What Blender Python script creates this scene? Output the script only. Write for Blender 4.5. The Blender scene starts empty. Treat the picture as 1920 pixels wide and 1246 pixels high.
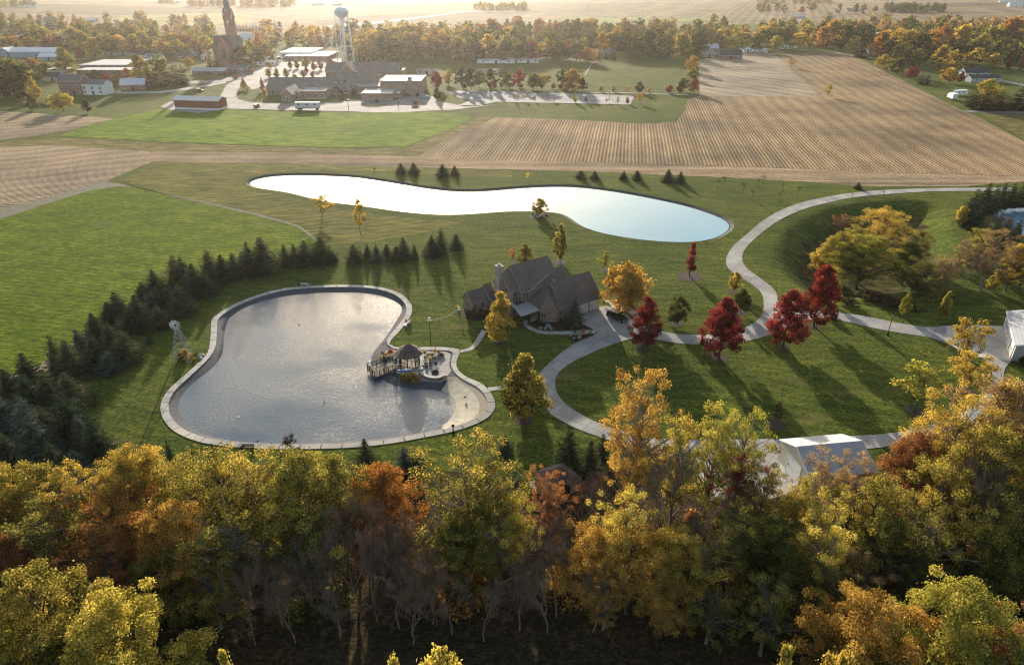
import bpy, math, random
import numpy as np
from mathutils import Vector, Matrix
from mathutils.geometry import delaunay_2d_cdt
R = math.radians
SC = bpy.context.scene
COL = SC.collection

# ------------------------------------------------------------------ camera, sky, sun, exposure
CAM_H = 65.0
FOC = 1280.0                                   # focal length in pixels of a 1920 px wide frame
PITCH = math.atan(678 / FOC)
cam_d = bpy.data.cameras.new('camera'); cam = bpy.data.objects.new('camera', cam_d); COL.objects.link(cam)
cam.location = (0, 0, CAM_H); cam.rotation_euler = (math.pi / 2 - PITCH, 0, 0)
cam_d.sensor_width = 36.0; cam_d.lens = 36.0 * FOC / 1920; cam_d.clip_start = 1.0; cam_d.clip_end = 20000
SC.camera = cam
SUN_EL, SUN_AZ = R(12.5), R(-10.0)             # azimuth from +Y, positive to the right
world = bpy.data.worlds.new('World'); SC.world = world; world.use_nodes = True
nt = world.node_tree; bg = nt.nodes['Background']
sky = nt.nodes.new('ShaderNodeTexSky'); sky.sky_type = 'NISHITA'; sky.sun_disc = False
sky.sun_elevation = SUN_EL; sky.sun_rotation = SUN_AZ; sky.altitude = 200; sky.dust_density = 2.0; sky.ozone_density = 0.6
nt.links.new(sky.outputs[0], bg.inputs[0]); bg.inputs[1].default_value = 0.13
sun_d = bpy.data.lights.new('sun', 'SUN'); sun = bpy.data.objects.new('sun', sun_d); COL.objects.link(sun)
sun_d.energy = 5.0; sun_d.angle = R(0.6); sun_d.color = (1.0, 0.90, 0.76)
sun_vec = Vector((math.sin(SUN_AZ) * math.cos(SUN_EL), math.cos(SUN_AZ) * math.cos(SUN_EL), math.sin(SUN_EL)))
sun.rotation_euler = sun_vec.to_track_quat('Z', 'Y').to_euler(); sun.location = sun_vec * 300
vs = SC.view_settings; vs.view_transform = 'Standard'; vs.look = 'None'; vs.exposure = 1.14; vs.gamma = 1; vs.use_curve_mapping = False
SC.cycles.use_denoising = True; SC.cycles.denoising_input_passes = 'RGB_ALBEDO_NORMAL'; SC.cycles.denoising_prefilter = 'ACCURATE'; SC.cycles.use_adaptive_sampling = False; SC.cycles.filter_width = 1.15
SC.cycles.max_bounces = 5; SC.cycles.diffuse_bounces = 2; SC.cycles.glossy_bounces = 2
SC.cycles.transmission_bounces = 3; SC.cycles.volume_bounces = 0; SC.cycles.transparent_max_bounces = 4
SC.cycles.sample_clamp_indirect = 4.0; SC.cycles.sample_clamp_direct = 12.0

# ------------------------------------------------------------------ where a point of the photograph lies in the place
_c, _s = math.cos(PITCH), math.sin(PITCH)
def G(px, py, z=0.0):
    u, v = (px - 960) / FOC, (623 - py) / FOC
    dy, dz = _c + v * _s, -_s + v * _c
    t = (z - CAM_H) / dz
    return Vector((u * t, dy * t, z))
def PX(x, y, z):
    dz = z - CAM_H; dep = y * _c - dz * _s; up = y * _s + dz * _c
    return 960 + FOC * x / dep, 623 - FOC * up / dep
def height_at(px, pyb, pyt, zb=0.0):
    g = G(px, pyb, zb); lo, hi = zb, 150
    for _ in range(50):
        m = (lo + hi) / 2
        if PX(g.x, g.y, m)[1] > pyt: lo = m
        else: hi = m
    return lo - zb
def mpp(px, py, z=0.0):                        # metres per photograph pixel at a place
    g = G(px, py, z); return (g.y * _c - (z - CAM_H) * _s) / FOC

# ------------------------------------------------------------------ objects and tags
def tag(o, label=None, cat=None, group=None, kind=None):
    if label: o['label'] = label
    if cat: o['category'] = cat
    if group: o['group'] = group
    if kind: o['kind'] = kind
    return o
def empty(name, loc, rz=0.0, label=None, cat=None, group=None):
    o = bpy.data.objects.new(name, None); COL.objects.link(o)
    o.location = loc; o.rotation_euler = (0, 0, rz); o.empty_display_size = 0.5
    return tag(o, label, cat, group)
def copy_tree(o, parent=None):
    c = o.copy(); COL.objects.link(c); c.parent = parent
    for ch in list(o.children): copy_tree(ch, c)
    return c

class MB:
    def __init__(s): s.v = []; s.f = []; s.m = []
    def poly(s, pts, mi=0):
        b = len(s.v); s.v += [tuple(p) for p in pts]; s.f.append(tuple(range(b, b + len(pts)))); s.m.append(mi)
    def box(s, x0, x1, y0, y1, z0, z1, mi=0):
        b = len(s.v)
        s.v += [(x, y, z) for z in (z0, z1) for y in (y0, y1) for x in (x0, x1)]
        for q in ((0, 2, 3, 1), (4, 5, 7, 6), (0, 1, 5, 4), (1, 3, 7, 5), (3, 2, 6, 7), (2, 0, 4, 6)):
            s.f.append(tuple(b + i for i in q)); s.m.append(mi)
    def obox(s, c, sx, sy, sz, rz=0, mi=0, tilt=0):
        M = Matrix.Translation(c) @ Matrix.Rotation(rz, 4, 'Z') @ Matrix.Rotation(tilt, 4, 'Y')
        b = len(s.v)
        for z in (-sz / 2, sz / 2):
            for y in (-sy / 2, sy / 2):
                for x in (-sx / 2, sx / 2): s.v.append(tuple(M @ Vector((x, y, z))))
        for q in ((0, 2, 3, 1), (4, 5, 7, 6), (0, 1, 5, 4), (1, 3, 7, 5), (3, 2, 6, 7), (2, 0, 4, 6)):
            s.f.append(tuple(b + i for i in q)); s.m.append(mi)
    def tube(s, p0, p1, r0, r1=None, n=6, mi=0, caps=False):
        r1 = r0 if r1 is None else r1
        p0, p1 = Vector(p0), Vector(p1); d = p1 - p0
        if d.length < 1e-6: return
        d.normalize(); a = d.orthogonal().normalized(); c = d.cross(a); b = len(s.v)
        for p, r in ((p0, r0), (p1, r1)):
            for i in range(n):
                t = 2 * math.pi * i / n; s.v.append(tuple(p + (a * math.cos(t) + c * math.sin(t)) * r))
        for i in range(n):
            j = (i + 1) % n; s.f.append((b + i, b + j, b + n + j, b + n + i)); s.m.append(mi)
        if caps:
            s.f.append(tuple(b + i for i in reversed(range(n)))); s.m.append(mi)
            s.f.append(tuple(b + n + i for i in range(n))); s.m.append(mi)
    def path(s, pts, r0, r1, n=6, mi=0):
        k = len(pts) - 1
        for i in range(k): s.tube(pts[i], pts[i + 1], r0 + (r1 - r0) * i / k, r0 + (r1 - r0) * (i + 1) / k, n, mi)
    def lathe(s, prof, n=16, c=(0, 0, 0), mi=0):
        b = len(s.v)
        for r, z in prof:
            for i in range(n):
                t = 2 * math.pi * i / n; s.v.append((c[0] + r * math.cos(t), c[1] + r * math.sin(t), c[2] + z))
        for k in range(len(prof) - 1):
            for i in range(n):
                j = (i + 1) % n; s.f.append((b + k * n + i, b + k * n + j, b + (k + 1) * n + j, b + (k + 1) * n + i)); s.m.append(mi)
    def prism(s, pts, z0, z1, mi=0):            # upright prism over a ground outline (counter-clockwise)
        n = len(pts); b = len(s.v)
        for z in (z0, z1): s.v += [(p[0], p[1], z) for p in pts]
        for i in range(n):
            j = (i + 1) % n; s.f.append((b + i, b + j, b + n + j, b + n + i)); s.m.append(mi)
        s.f.append(tuple(b + n + i for i in range(n))); s.m.append(mi)
        s.f.append(tuple(b + i for i in reversed(range(n)))); s.m.append(mi)
    def slab(s, pts, th, mi=0):                 # a tilted panel with thickness (roof plane)
        pts = [Vector(p) for p in pts]
        nrm = (pts[1] - pts[0]).cross(pts[2] - pts[0]).normalized()
        if nrm.z < 0: pts = pts[::-1]
        n = len(pts); b = len(s.v)
        s.v += [tuple(p) for p in pts] + [(p.x, p.y, p.z - th) for p in pts]
        s.f.append(tuple(b + i for i in range(n))); s.m.append(mi)
        s.f.append(tuple(b + n + i for i in reversed(range(n)))); s.m.append(mi)
        for i in range(n):
            j = (i + 1) % n; s.f.append((b + j, b + i, b + n + i, b + n + j)); s.m.append(mi)
    def build(s, name, mats, parent=None, smooth=False):
        me = bpy.data.meshes.new(name); me.from_pydata(s.v, [], s.f)
        if not isinstance(mats, (list, tuple)): mats = [mats]
        for m in mats: me.materials.append(m)
        if len(mats) > 1: me.polygons.foreach_set('material_index', s.m)
        if smooth: me.polygons.foreach_set('use_smooth', [True] * len(s.f))
        me.update()
        o = bpy.data.objects.new(name, me); COL.objects.link(o)
        if parent: o.parent = parent
        return o

# ------------------------------------------------------------------ materials
def _mix(nt, a, b, fac, bt='MIX'):
    n = nt.nodes.new('ShaderNodeMix'); n.data_type = 'RGBA'; n.blend_type = bt
    for sock, v in ((n.inputs[0], fac), (n.inputs[6], a), (n.inputs[7], b)):
        if hasattr(v, 'default_value') or hasattr(v, 'is_linked'): nt.links.new(v, sock)
        elif isinstance(v, tuple): sock.default_value = (*v, 1)
        else: sock.default_value = v
    return n.outputs[2]
def _noise(nt, vec, scale, detail=3, rough=0.55, dist=0.0):
    n = nt.nodes.new('ShaderNodeTexNoise'); n.inputs['Scale'].default_value = scale; n.inputs['Detail'].default_value = detail
    n.inputs['Roughness'].default_value = rough; n.inputs['Distortion'].default_value = dist
    if vec is not None: nt.links.new(vec, n.inputs['Vector'])
    return n.outputs['Fac']
def _ramp(nt, fac, stops):
    n = nt.nodes.new('ShaderNodeValToRGB'); e = n.color_ramp.elements
    while len(e) > 1: e.remove(e[-1])
    e[0].position = stops[0][0]; e[0].color = (*stops[0][1], 1) if len(stops[0][1]) == 3 else stops[0][1]
    for p, c in stops[1:]:
        k = e.new(p); k.color = (*c, 1)
    nt.links.new(fac, n.inputs[0]); return n.outputs[0]
def _map(nt, vec, rot=0.0, scale=(1, 1, 1)):
    n = nt.nodes.new('ShaderNodeMapping'); n.vector_type = 'POINT'
    n.inputs['Rotation'].default_value = (0, 0, rot); n.inputs['Scale'].default_value = scale
    nt.links.new(vec, n.inputs['Vector']); return n.outputs[0]
def _coord(nt):
    return nt.nodes.new('ShaderNodeTexCoord').outputs['Object']
def _bump(nt, h, strength, dist=0.1, prev=None):
    n = nt.nodes.new('ShaderNodeBump'); n.inputs['Strength'].default_value = strength; n.inputs['Distance'].default_value = dist
    nt.links.new(h, n.inputs['Height'])
    if prev is not None: nt.links.new(prev, n.inputs['Normal'])
    return n.outputs[0]
def new_mat(name):
    m = bpy.data.materials.new(name); m.use_nodes = True
    return m, m.node_tree, m.node_tree.nodes['Principled BSDF']
def mul(c, k): return tuple(min(1, x * k) for x in c)
def M(name, rgb, rough=0.85, ns=1.5, amt=0.22, bump=0.0, metal=0.0, spec=0.1):
    """plain surface with mottled colour"""
    m, t, p = new_mat(name); v = _coord(t)
    f = _noise(t, v, ns, 5, 0.62)
    col = _ramp(t, f, [(0.28, mul(rgb, 1 - amt)), (0.72, mul(rgb, 1 + amt))])
    t.links.new(col, p.inputs['Base Color']); p.inputs['Roughness'].default_value = rough
    p.inputs['Metallic'].default_value = metal; p.inputs['Specular IOR Level'].default_value = spec
    if bump: t.links.new(_bump(t, _noise(t, v, ns * 4, 3), bump, 0.05), p.inputs['Normal'])
    return m
def M_brick(name, rgb, mortar, sx=0.25, sz=0.085):
    m, t, p = new_mat(name); v = _coord(t)
    sep = t.nodes.new('ShaderNodeSeparateXYZ'); t.links.new(v, sep.inputs[0])
    add = t.nodes.new('ShaderNodeMath'); add.operation = 'ADD'; t.links.new(sep.outputs[0], add.inputs[0]); t.links.new(sep.outputs[1], add.inputs[1])
    cmb = t.nodes.new('ShaderNodeCombineXYZ'); t.links.new(add.outputs[0], cmb.inputs[0]); t.links.new(sep.outputs[2], cmb.inputs[1])
    b = t.nodes.new('ShaderNodeTexBrick'); b.inputs['Scale'].default_value = 1.0
    b.inputs['Brick Width'].default_value = sx; b.inputs['Row Height'].default_value = sz; b.inputs['Mortar Size'].default_value = 0.01
    b.inputs['Color1'].default_value = (*mul(rgb, 0.8), 1); b.inputs['Color2'].default_value = (*mul(rgb, 1.2), 1); b.inputs['Mortar'].default_value = (*mortar, 1)
    t.links.new(cmb.outputs[0], b.inputs['Vector'])
    col = _mix(t, b.outputs['Color'], _ramp(t, _noise(t, v, 0.6, 4), [(0.3, (0.72, 0.72, 0.72)), (0.7, (1.1, 1.08, 1.05))]), 1.0, 'MULTIPLY')
    t.links.new(col, p.inputs['Base Color']); p.inputs['Roughness'].default_value = 0.9
    return m
def M_roof(name, rgb, course=0.3, amt=0.3):
    m, t, p = new_mat(name); v = _coord(t)
    sep = t.nodes.new('ShaderNodeSeparateXYZ'); t.links.new(v, sep.inputs[0])
    w = t.nodes.new('ShaderNodeTexWave'); w.wave_type = 'BANDS'; w.bands_direction = 'Z'; w.inputs['Scale'].default_value = 0.31 / course
    w.inputs['Distortion'].default_value = 0.6; w.inputs['Detail'].default_value = 1; t.links.new(v, w.inputs['Vector'])
    f = _noise(t, v, 3.5, 5, 0.7)
    c1 = _ramp(t, f, [(0.25, mul(rgb, 1 - amt)), (0.75, mul(rgb, 1 + amt))])
    c2 = _mix(t, c1, _ramp(t, w.outputs['Fac'], [(0.0, (0.72, 0.72, 0.72)), (0.35, (1, 1, 1))]), 0.8, 'MULTIPLY')
    c3 = _mix(t, c2, _ramp(t, _noise(t, v, 0.35, 3), [(0.3, (0.8, 0.8, 0.8)), (0.7, (1.15, 1.12, 1.08))]), 1.0, 'MULTIPLY')
    t.links.new(c3, p.inputs['Base Color']); p.inputs['Roughness'].default_value = 0.9; p.inputs['Specular IOR Level'].default_value = 0.25
    return m
def M_metal_sheet(name, rgb, rib=0.4, rough=0.45, axis='X'):
    m, t, p = new_mat(name); v = _coord(t)
    w = t.nodes.new('ShaderNodeTexWave'); w.bands_direction = axis; w.inputs['Scale'].default_value = 0.31 / rib; t.links.new(v, w.inputs['Vector'])
    f = _noise(t, v, 0.7, 5, 0.6)
    t.links.new(_ramp(t, f, [(0.3, mul(rgb, 0.86)), (0.7, mul(rgb, 1.06))]), p.inputs['Base Color'])
    p.inputs['Roughness'].default_value = rough; p.inputs['Specular IOR Level'].default_value = 0.4
    t.links.new(_bump(t, w.outputs['Fac'], 0.5, 0.03), p.inputs['Normal'])
    return m
def M_glass(name, rgb=(0.02, 0.025, 0.03)):
    m, t, p = new_mat(name); v = _coord(t)
    t.links.new(_ramp(t, _noise(t, v, 1.2, 2), [(0.3, rgb), (0.7, mul(rgb, 2.2))]), p.inputs['Base Color'])
    p.inputs['Roughness'].default_value = 0.08
    return m
def M_water(name, c1, c2, wave, strength, rough, dist=0.12):
    m, t, p = new_mat(name); v = _coord(t)
    big = _noise(t, _map(t, v, 0.3, (1, 1.6, 1)), 0.045, 3, 0.55)
    t.links.new(_ramp(t, big, [(0.3, c1), (0.7, c2)]), p.inputs['Base Color'])
    p.inputs['Roughness'].default_value = rough; p.inputs['IOR'].default_value = 1.333
    n1 = _noise(t, _map(t, v, 0.5, (1.0, 1.9, 1)), wave, 4, 0.62, 0.3)
    gust = _ramp(t, _noise(t, _map(t, v, 0.2, (1, 2, 1)), 0.06, 3), [(0.3, (0.35, 0.35, 0.35)), (0.7, (1, 1, 1))])
    h = _mix(t, (0.5, 0.5, 0.5), n1, gust)
    t.links.new(_bump(t, h, strength, dist), p.inputs['Normal'])
    return m
def M_grass(name, ramp_stops, streak_rot, streak=(0.35, 1.6, 1), s1=0.5, bump=0.5, bd=0.25, mow=None, patch=None):
    m, t, p = new_mat(name); v = _coord(t)
    fine = _noise(t, _map(t, v, streak_rot, streak), s1, 6, 0.75, 0.4)
    k0 = [0.37, 0.5, 0.63]
    col = _ramp(t, fine, [(k0[i], c) for i, (_, c) in enumerate(ramp_stops)])
    grain = _ramp(t, _noise(t, _map(t, v, streak_rot, (0.7, 1.5, 1)), 2.6, 4, 0.8), [(0.36, (0.55, 0.58, 0.55)), (0.64, (1.45, 1.4, 1.35))])
    col = _mix(t, col, grain, 0.85, 'MULTIPLY')
    macro = _ramp(t, _noise(t, v, 0.022, 5, 0.6), [(0.3, (0.68, 0.74, 0.7)), (0.72, (1.28, 1.16, 1.0))])
    col = _mix(t, col, macro, 1.0, 'MULTIPLY')
    mid = _ramp(t, _noise(t, _map(t, v, streak_rot, (0.5, 1.2, 1)), 0.2, 5, 0.7), [(0.36, (0.66, 0.72, 0.70)), (0.64, (1.28, 1.2, 1.05))])
    col = _mix(t, col, mid, 0.9, 'MULTIPLY')
    if mow:
        w = t.nodes.new('ShaderNodeTexWave'); w.bands_direction = 'Y'; w.inputs['Scale'].default_value = 0.31 / mow[0]
        w.inputs['Distortion'].default_value = mow[2] if len(mow) > 2 else 3.0; w.inputs['Detail'].default_value = 2; w.inputs['Detail Scale'].default_value = 0.6
        t.links.new(_map(t, v, mow[1]), w.inputs['Vector'])
        col = _mix(t, col, _ramp(t, w.outputs['Fac'], [(0.2, (0.66, 0.70, 0.72)), (0.8, (1.22, 1.18, 1.05))]), 0.45, 'MULTIPLY')
    if patch:
        pf = _ramp(t, _noise(t, _map(t, v, patch[2], (1, 2.6, 1)), patch[1], 5, 0.65), [(patch[3], (0, 0, 0)), (patch[3] + 0.12, (1, 1, 1))])
        bw = t.nodes.new('ShaderNodeRGBToBW'); t.links.new(pf, bw.inputs[0])
        col = _mix(t, col, patch[0], bw.outputs[0])
    t.links.new(col, p.inputs['Base Color']); p.inputs['Roughness'].default_value = 1.0; p.inputs['Specular IOR Level'].default_value = 0.02
    h = _noise(t, _map(t, v, streak_rot, streak), s1 * 1.6, 5, 0.7)
    t.links.new(_bump(t, h, bump, bd), p.inputs['Normal'])
    return m
def M_rows(name, dark, light, period, rot, distort=1.2, bump=0.6, soft=(0.25, 0.75)):
    m, t, p = new_mat(name); v = _coord(t); mv = _map(t, v, rot)
    w = t.nodes.new('ShaderNodeTexWave'); w.bands_direction = 'X'; w.inputs['Scale'].default_value = 0.31 / period
    w.inputs['Distortion'].default_value = distort; w.inputs['Detail'].default_value = 3; w.inputs['Detail Scale'].default_value = 1.2; w.inputs['Detail Roughness'].default_value = 0.6
    t.links.new(mv, w.inputs['Vector'])
    w2 = t.nodes.new('ShaderNodeTexWave'); w2.bands_direction = 'X'; w2.inputs['Scale'].default_value = 0.31 / (period * 5.3)
    w2.inputs['Distortion'].default_value = 2.5; w2.inputs['Detail'].default_value = 2; t.links.new(mv, w2.inputs['Vector'])
    col = _ramp(t, w.outputs['Fac'], [(soft[0], dark), (soft[1], light)])
    col = _mix(t, col, _ramp(t, w2.outputs['Fac'], [(0.2, (0.82, 0.82, 0.82)), (0.8, (1.12, 1.1, 1.08))]), 0.8, 'MULTIPLY')
    fine = _ramp(t, _noise(t, _map(t, v, rot, (1.6, 0.5, 1)), 1.3, 5, 0.8), [(0.36, (0.5, 0.48, 0.47)), (0.64, (1.5, 1.46, 1.4))])
    col = _mix(t, col, fine, 0.9, 'MULTIPLY')
    macro = _ramp(t, _noise(t, v, 0.018, 5, 0.62), [(0.36, (0.6, 0.61, 0.63)), (0.62, (1.25, 1.2, 1.12))])
    col = _mix(t, col, macro, 1.0, 'MULTIPLY')
    t.links.new(col, p.inputs['Base Color']); p.inputs['Roughness'].default_value = 1.0; p.inputs['Specular IOR Level'].default_value = 0.02
    n1 = _bump(t, w.outputs['Fac'], bump, 0.18)
    t.links.new(_bump(t, _noise(t, v, 1.4, 4, 0.7), bump * 0.8, 0.15, n1), p.inputs['Normal'])
    return m
def M_concrete(name, rgb, joint=4.5, rot=0.0, amt=0.12):
    m, t, p = new_mat(name); v = _coord(t)
    b = t.nodes.new('ShaderNodeTexBrick'); b.offset = 0; b.inputs['Scale'].default_value = 1; b.inputs['Brick Width'].default_value = joint; b.inputs['Row Height'].default_value = joint
    b.inputs['Mortar Size'].default_value = 0.05; b.inputs['Color1'].default_value = (*mul(rgb, 0.86), 1); b.inputs['Color2'].default_value = (*mul(rgb, 1.12), 1); b.inputs['Mortar'].default_value = (*mul(rgb, 0.62), 1)
    t.links.new(_map(t, v, rot), b.inputs['Vector'])
    f = _ramp(t, _noise(t, v, 0.9, 6, 0.7), [(0.3, (1 - amt,) * 3), (0.7, (1 + amt, 1 + amt, 1 + amt * 0.9))])
    f2 = _ramp(t, _noise(t, v, 0.09, 4, 0.6), [(0.38, (0.78, 0.78, 0.79)), (0.62, (1.14, 1.13, 1.1))])
    c = _mix(t, _mix(t, b.outputs['Color'], f, 1, 'MULTIPLY'), f2, 1, 'MULTIPLY')
    t.links.new(c, p.inputs['Base Color']); p.inputs['Roughness'].default_value = 0.9; p.inputs['Specular IOR Level'].default_value = 0.12
    return m
def M_leaf(name, stops, trans=0.48):
    """leaves: colour varies by clump, by leaf and by tree; light shines through"""
    m, t, p = new_mat(name); out = t.nodes['Material Output']; t.nodes.remove(p)
    at = t.nodes.new('ShaderNodeAttribute'); at.attribute_name = 'tint'
    oi = t.nodes.new('ShaderNodeObjectInfo')
    ma = t.nodes.new('ShaderNodeMath'); ma.operation = 'MULTIPLY_ADD'; ma.inputs[1].default_value = 0.26; ma.inputs[2].default_value = -0.13
    t.links.new(oi.outputs['Random'], ma.inputs[0])
    ad = t.nodes.new('ShaderNodeMath'); ad.operation = 'ADD'; ad.use_clamp = True
    t.links.new(at.outputs['Fac'], ad.inputs[0]); t.links.new(ma.outputs[0], ad.inputs[1])
    def soft(c): l = 0.3 * c[0] + 0.6 * c[1] + 0.1 * c[2]; return tuple(x * 0.92 + l * 0.08 for x in c)
    stops = [soft(c) for c in stops]; stops[0] = mul(stops[0], 0.62); stops[-1] = mul(stops[-1], 1.1); k = len(stops) - 1
    col = _ramp(t, ad.outputs[0], [(0.12 + 0.76 * i / k, c) for i, c in enumerate(stops)])
    d = t.nodes.new('ShaderNodeBsdfDiffuse'); tr = t.nodes.new('ShaderNodeBsdfTranslucent'); mx = t.nodes.new('ShaderNodeMixShader')
    t.links.new(col, d.inputs[0]); t.links.new(_mix(t, col, (1.0, 0.95, 0.75), 1.0, 'MULTIPLY'), tr.inputs[0])
    mx.inputs[0].default_value = trans
    t.links.new(d.outputs[0], mx.inputs[1]); t.links.new(tr.outputs[0], mx.inputs[2]); t.links.new(mx.outputs[0], out.inputs[0])
    return m
# ------------------------------------------------------------------ THE SETTING: ground, fields, roads, ponds
def smooth_closed(pts, n=6):
    P = [Vector((p[0], p[1])) for p in pts]; k = len(P); out = []
    for i in range(k):
        a, b, c, d = P[i - 1], P[i], P[(i + 1) % k], P[(i + 2) % k]
        for j in range(n):
            t = j / n
            out.append(0.5 * ((2 * b) + (c - a) * t + (2 * a - 5 * b + 4 * c - d) * t * t + (3 * b - a - 3 * c + d) * t ** 3))
    return out
def smooth_open(pts, n=6):
    P = [Vector((p[0], p[1])) for p in pts]; P = [2 * P[0] - P[1]] + P + [2 * P[-1] - P[-2]]; out = []
    for i in range(1, len(P) - 2):
        a, b, c, d = P[i - 1], P[i], P[i + 1], P[i + 2]
        for j in range(n):
            t = j / n
            out.append(0.5 * ((2 * b) + (c - a) * t + (2 * a - 5 * b + 4 * c - d) * t * t + (3 * b - a - 3 * c + d) * t ** 3))
    out.append(P[-2]); return out
def area(p): return sum(p[i - 1][0] * p[i][1] - p[i][0] * p[i - 1][1] for i in range(len(p))) / 2
def resample(p, step):
    p = [Vector(q[:2]) for q in p]; out = []; L = [0.0]; n = len(p)
    for i in range(n): L.append(L[-1] + (p[(i + 1) % n] - p[i]).length)
    m = max(8, int(L[-1] / step)); j = 0
    for k in range(m):
        s = L[-1] * k / m
        while L[j + 1] < s: j += 1
        t = (s - L[j]) / max(1e-9, L[j + 1] - L[j]); out.append(p[j].lerp(p[(j + 1) % n], t))
    return out
def offset(p, d):                               # positive d grows the outline
    n = len(p); sg = 1 if area(p) > 0 else -1; out = []
    for i in range(n):
        t = (p[(i + 1) % n] - p[i - 1]); t.normalize()
        out.append(p[i] + Vector((t.y, -t.x)) * d * sg)
    for _ in range(2): out = [(out[i - 1] + out[i] * 2 + out[(i + 1) % n]) / 4 for i in range(n)]
    return out
def gp(pts, z=0.0): return [G(x, y, z).to_2d() for x, y in pts]
def inside(p, x, y):
    r = False; n = len(p); j = n - 1
    for i in range(n):
        if (p[i][1] > y) != (p[j][1] > y) and x < (p[j][0] - p[i][0]) * (y - p[i][1]) / (p[j][1] - p[i][1]) + p[i][0]: r = not r
        j = i
    return r
def sheet(name, pts, z, mat, kind='structure', world_pts=False):
    P = pts if world_pts else gp(pts, z)
    if area(P) < 0: P = P[::-1]
    b = MB(); b.poly([(p[0], p[1], z) for p in P]); o = b.build(name, mat); tag(o, kind=kind); return o

# near pond: outer edge of its concrete rim
rim_px = [(397,600),(395,630),(390,660),(370,682),(345,705),(317,730),(304,750),(301,770),(310,792),(332,812),(375,829),(425,837),(480,841),(505,842),(572,842),(655,839.5),(730,832),(792,821),(842,811),(880,800),(912,785),(925,772),(929,760),(925,745),(915,730),(900,717),(880,710),(862,697),(856,687),(856,677),(862,662),(862,656),(852,653),(830,651),(787,651),(760,652),(742,651),(733,647),(731,641),(750,620),(765,600),(770,592),(773,577),(767,565),(757,555),(740,546),(715,539),(680,535),(640,534.5),(592,535.5),(547,539),(512,545),(480,554.5),(440,570),(410,588)]
RIM = resample(smooth_closed(gp(rim_px), 5), 1.6)
if area(RIM) < 0: RIM = RIM[::-1]
RIM_IN = offset(RIM, -1.15)
water_px = [(426,602),(420,630),(416,664),(395,692),(362,717),(342,740),(335,757),(337,777),(352,797),(387,815),(437,826),(490,830),(572,831),(665,826),(730,819),(780,811),(817,803),(837,792),(850,775),(854,760),(850,747),(835,736),(817,731),(780,729),(745,724),(725,716),(708,704),(699,688),(697,676),(697,666),(704,655),(717,640),(730,622),(740,606),(750,590),(754,577),(742,565),(717,555),(680,549),(630,548),(567,551),(512,559),(480,568),(455,578),(435,592)]
POND = resample(smooth_closed(gp(water_px, -0.5), 5), 1.5)
if area(POND) < 0: POND = POND[::-1]
far_px = [(467,344),(480,336.5),(500,332),(545,329),(605,330),(665,333),(705,339),(755,347),(805,355),(855,360),(895,360),(930,358),(960,355),(1000,352),(1035,351),(1072,351),(1122,356),(1185,366),(1235,376),(1285,387),(1322,399),(1350,409),(1365,419),(1366,427),(1355,437),(1335,447),(1310,452),(1272,453),(1222,450),(1172,444),(1122,434),(1095,425),(1077,412),(1069,405),(1055,399),(1030,396),(960,395),(917,398),(855,402),(805,401),(755,396),(705,389),(655,382),(620,379),(585,371),(542,360),(480,351)]
LAGOON = resample(smooth_closed(gp(far_px, -0.45), 4), 3.0)
if area(LAGOON) < 0: LAGOON = LAGOON[::-1]
LAGOON_BANK = offset(LAGOON, 1.9)
side_px = [(1868,404),(1866,392),(1900,390),(1990,386),(2080,392),(2100,420),(2050,446),(1960,450),(1915,446),(1888,428)]
SIDE = resample(smooth_closed(gp(side_px, -0.8), 4), 3.0)
if area(SIDE) < 0: SIDE = SIDE[::-1]
SIDE_BANK = offset(SIDE, 1.8)

# the hollow inside the curve of the drive
BOWL = Vector(G(1655, 474).to_2d()); 
HOL = smooth_closed(gp([(1475,420),(1448,450),(1440,490),(1462,528),(1520,556),(1590,566),(1680,560),(1760,548),(1810,520),(1820,470),(1800,420),(1770,384),(1700,372),(1600,378),(1530,394)]), 4)
HOL_N = np.array([(p.x, p.y) for p in HOL])
def _dist_in(x, y):
    if not inside(HOL, x, y): return 0.0
    a = HOL_N; b = np.roll(HOL_N, -1, 0); d = b - a; p = np.array((x, y))
    t = np.clip(((p - a) * d).sum(1) / (d * d).sum(1), 0, 1)
    return float(np.sqrt((((a + d * t[:, None]) - p) ** 2).sum(1)).min())
def ground_z(x, y):
    d = _dist_in(x, y)
    if d <= 0: return 0.0
    t = min(1.0, d / 13.0); return -4.6 * (t * t * (3 - 2 * t))

def cdt(loops, extra, keep, zfun):
    V = []; E = []
    for lp in loops:
        b = len(V); n = len(lp); V += [Vector(p[:2]) for p in lp]; E += [(b + i, b + (i + 1) % n) for i in range(n)]
    V += [Vector(p) for p in extra]
    vo, eo, fo, *_ = delaunay_2d_cdt(V, E, [], 0, 1e-4)
    faces = []
    for f in fo:
        c = sum((vo[i] for i in f), Vector((0, 0))) / len(f)
        if keep(c.x, c.y): faces.append(tuple(f) if area([vo[i] for i in f]) > 0 else tuple(reversed(f)))
    return [(p.x, p.y, zfun(p.x, p.y)) for p in vo], faces
def mesh_obj(name, verts, faces, mat, smooth=False, mi=None):
    me = bpy.data.meshes.new(name); me.from_pydata(verts, [], faces)
    for m in (mat if isinstance(mat, list) else [mat]): me.materials.append(m)
    if mi: me.polygons.foreach_set('material_index', mi)
    if smooth: me.polygons.foreach_set('use_smooth', [True] * len(faces))
    me.update(); o = bpy.data.objects.new(name, me); COL.objects.link(o); return o

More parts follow.
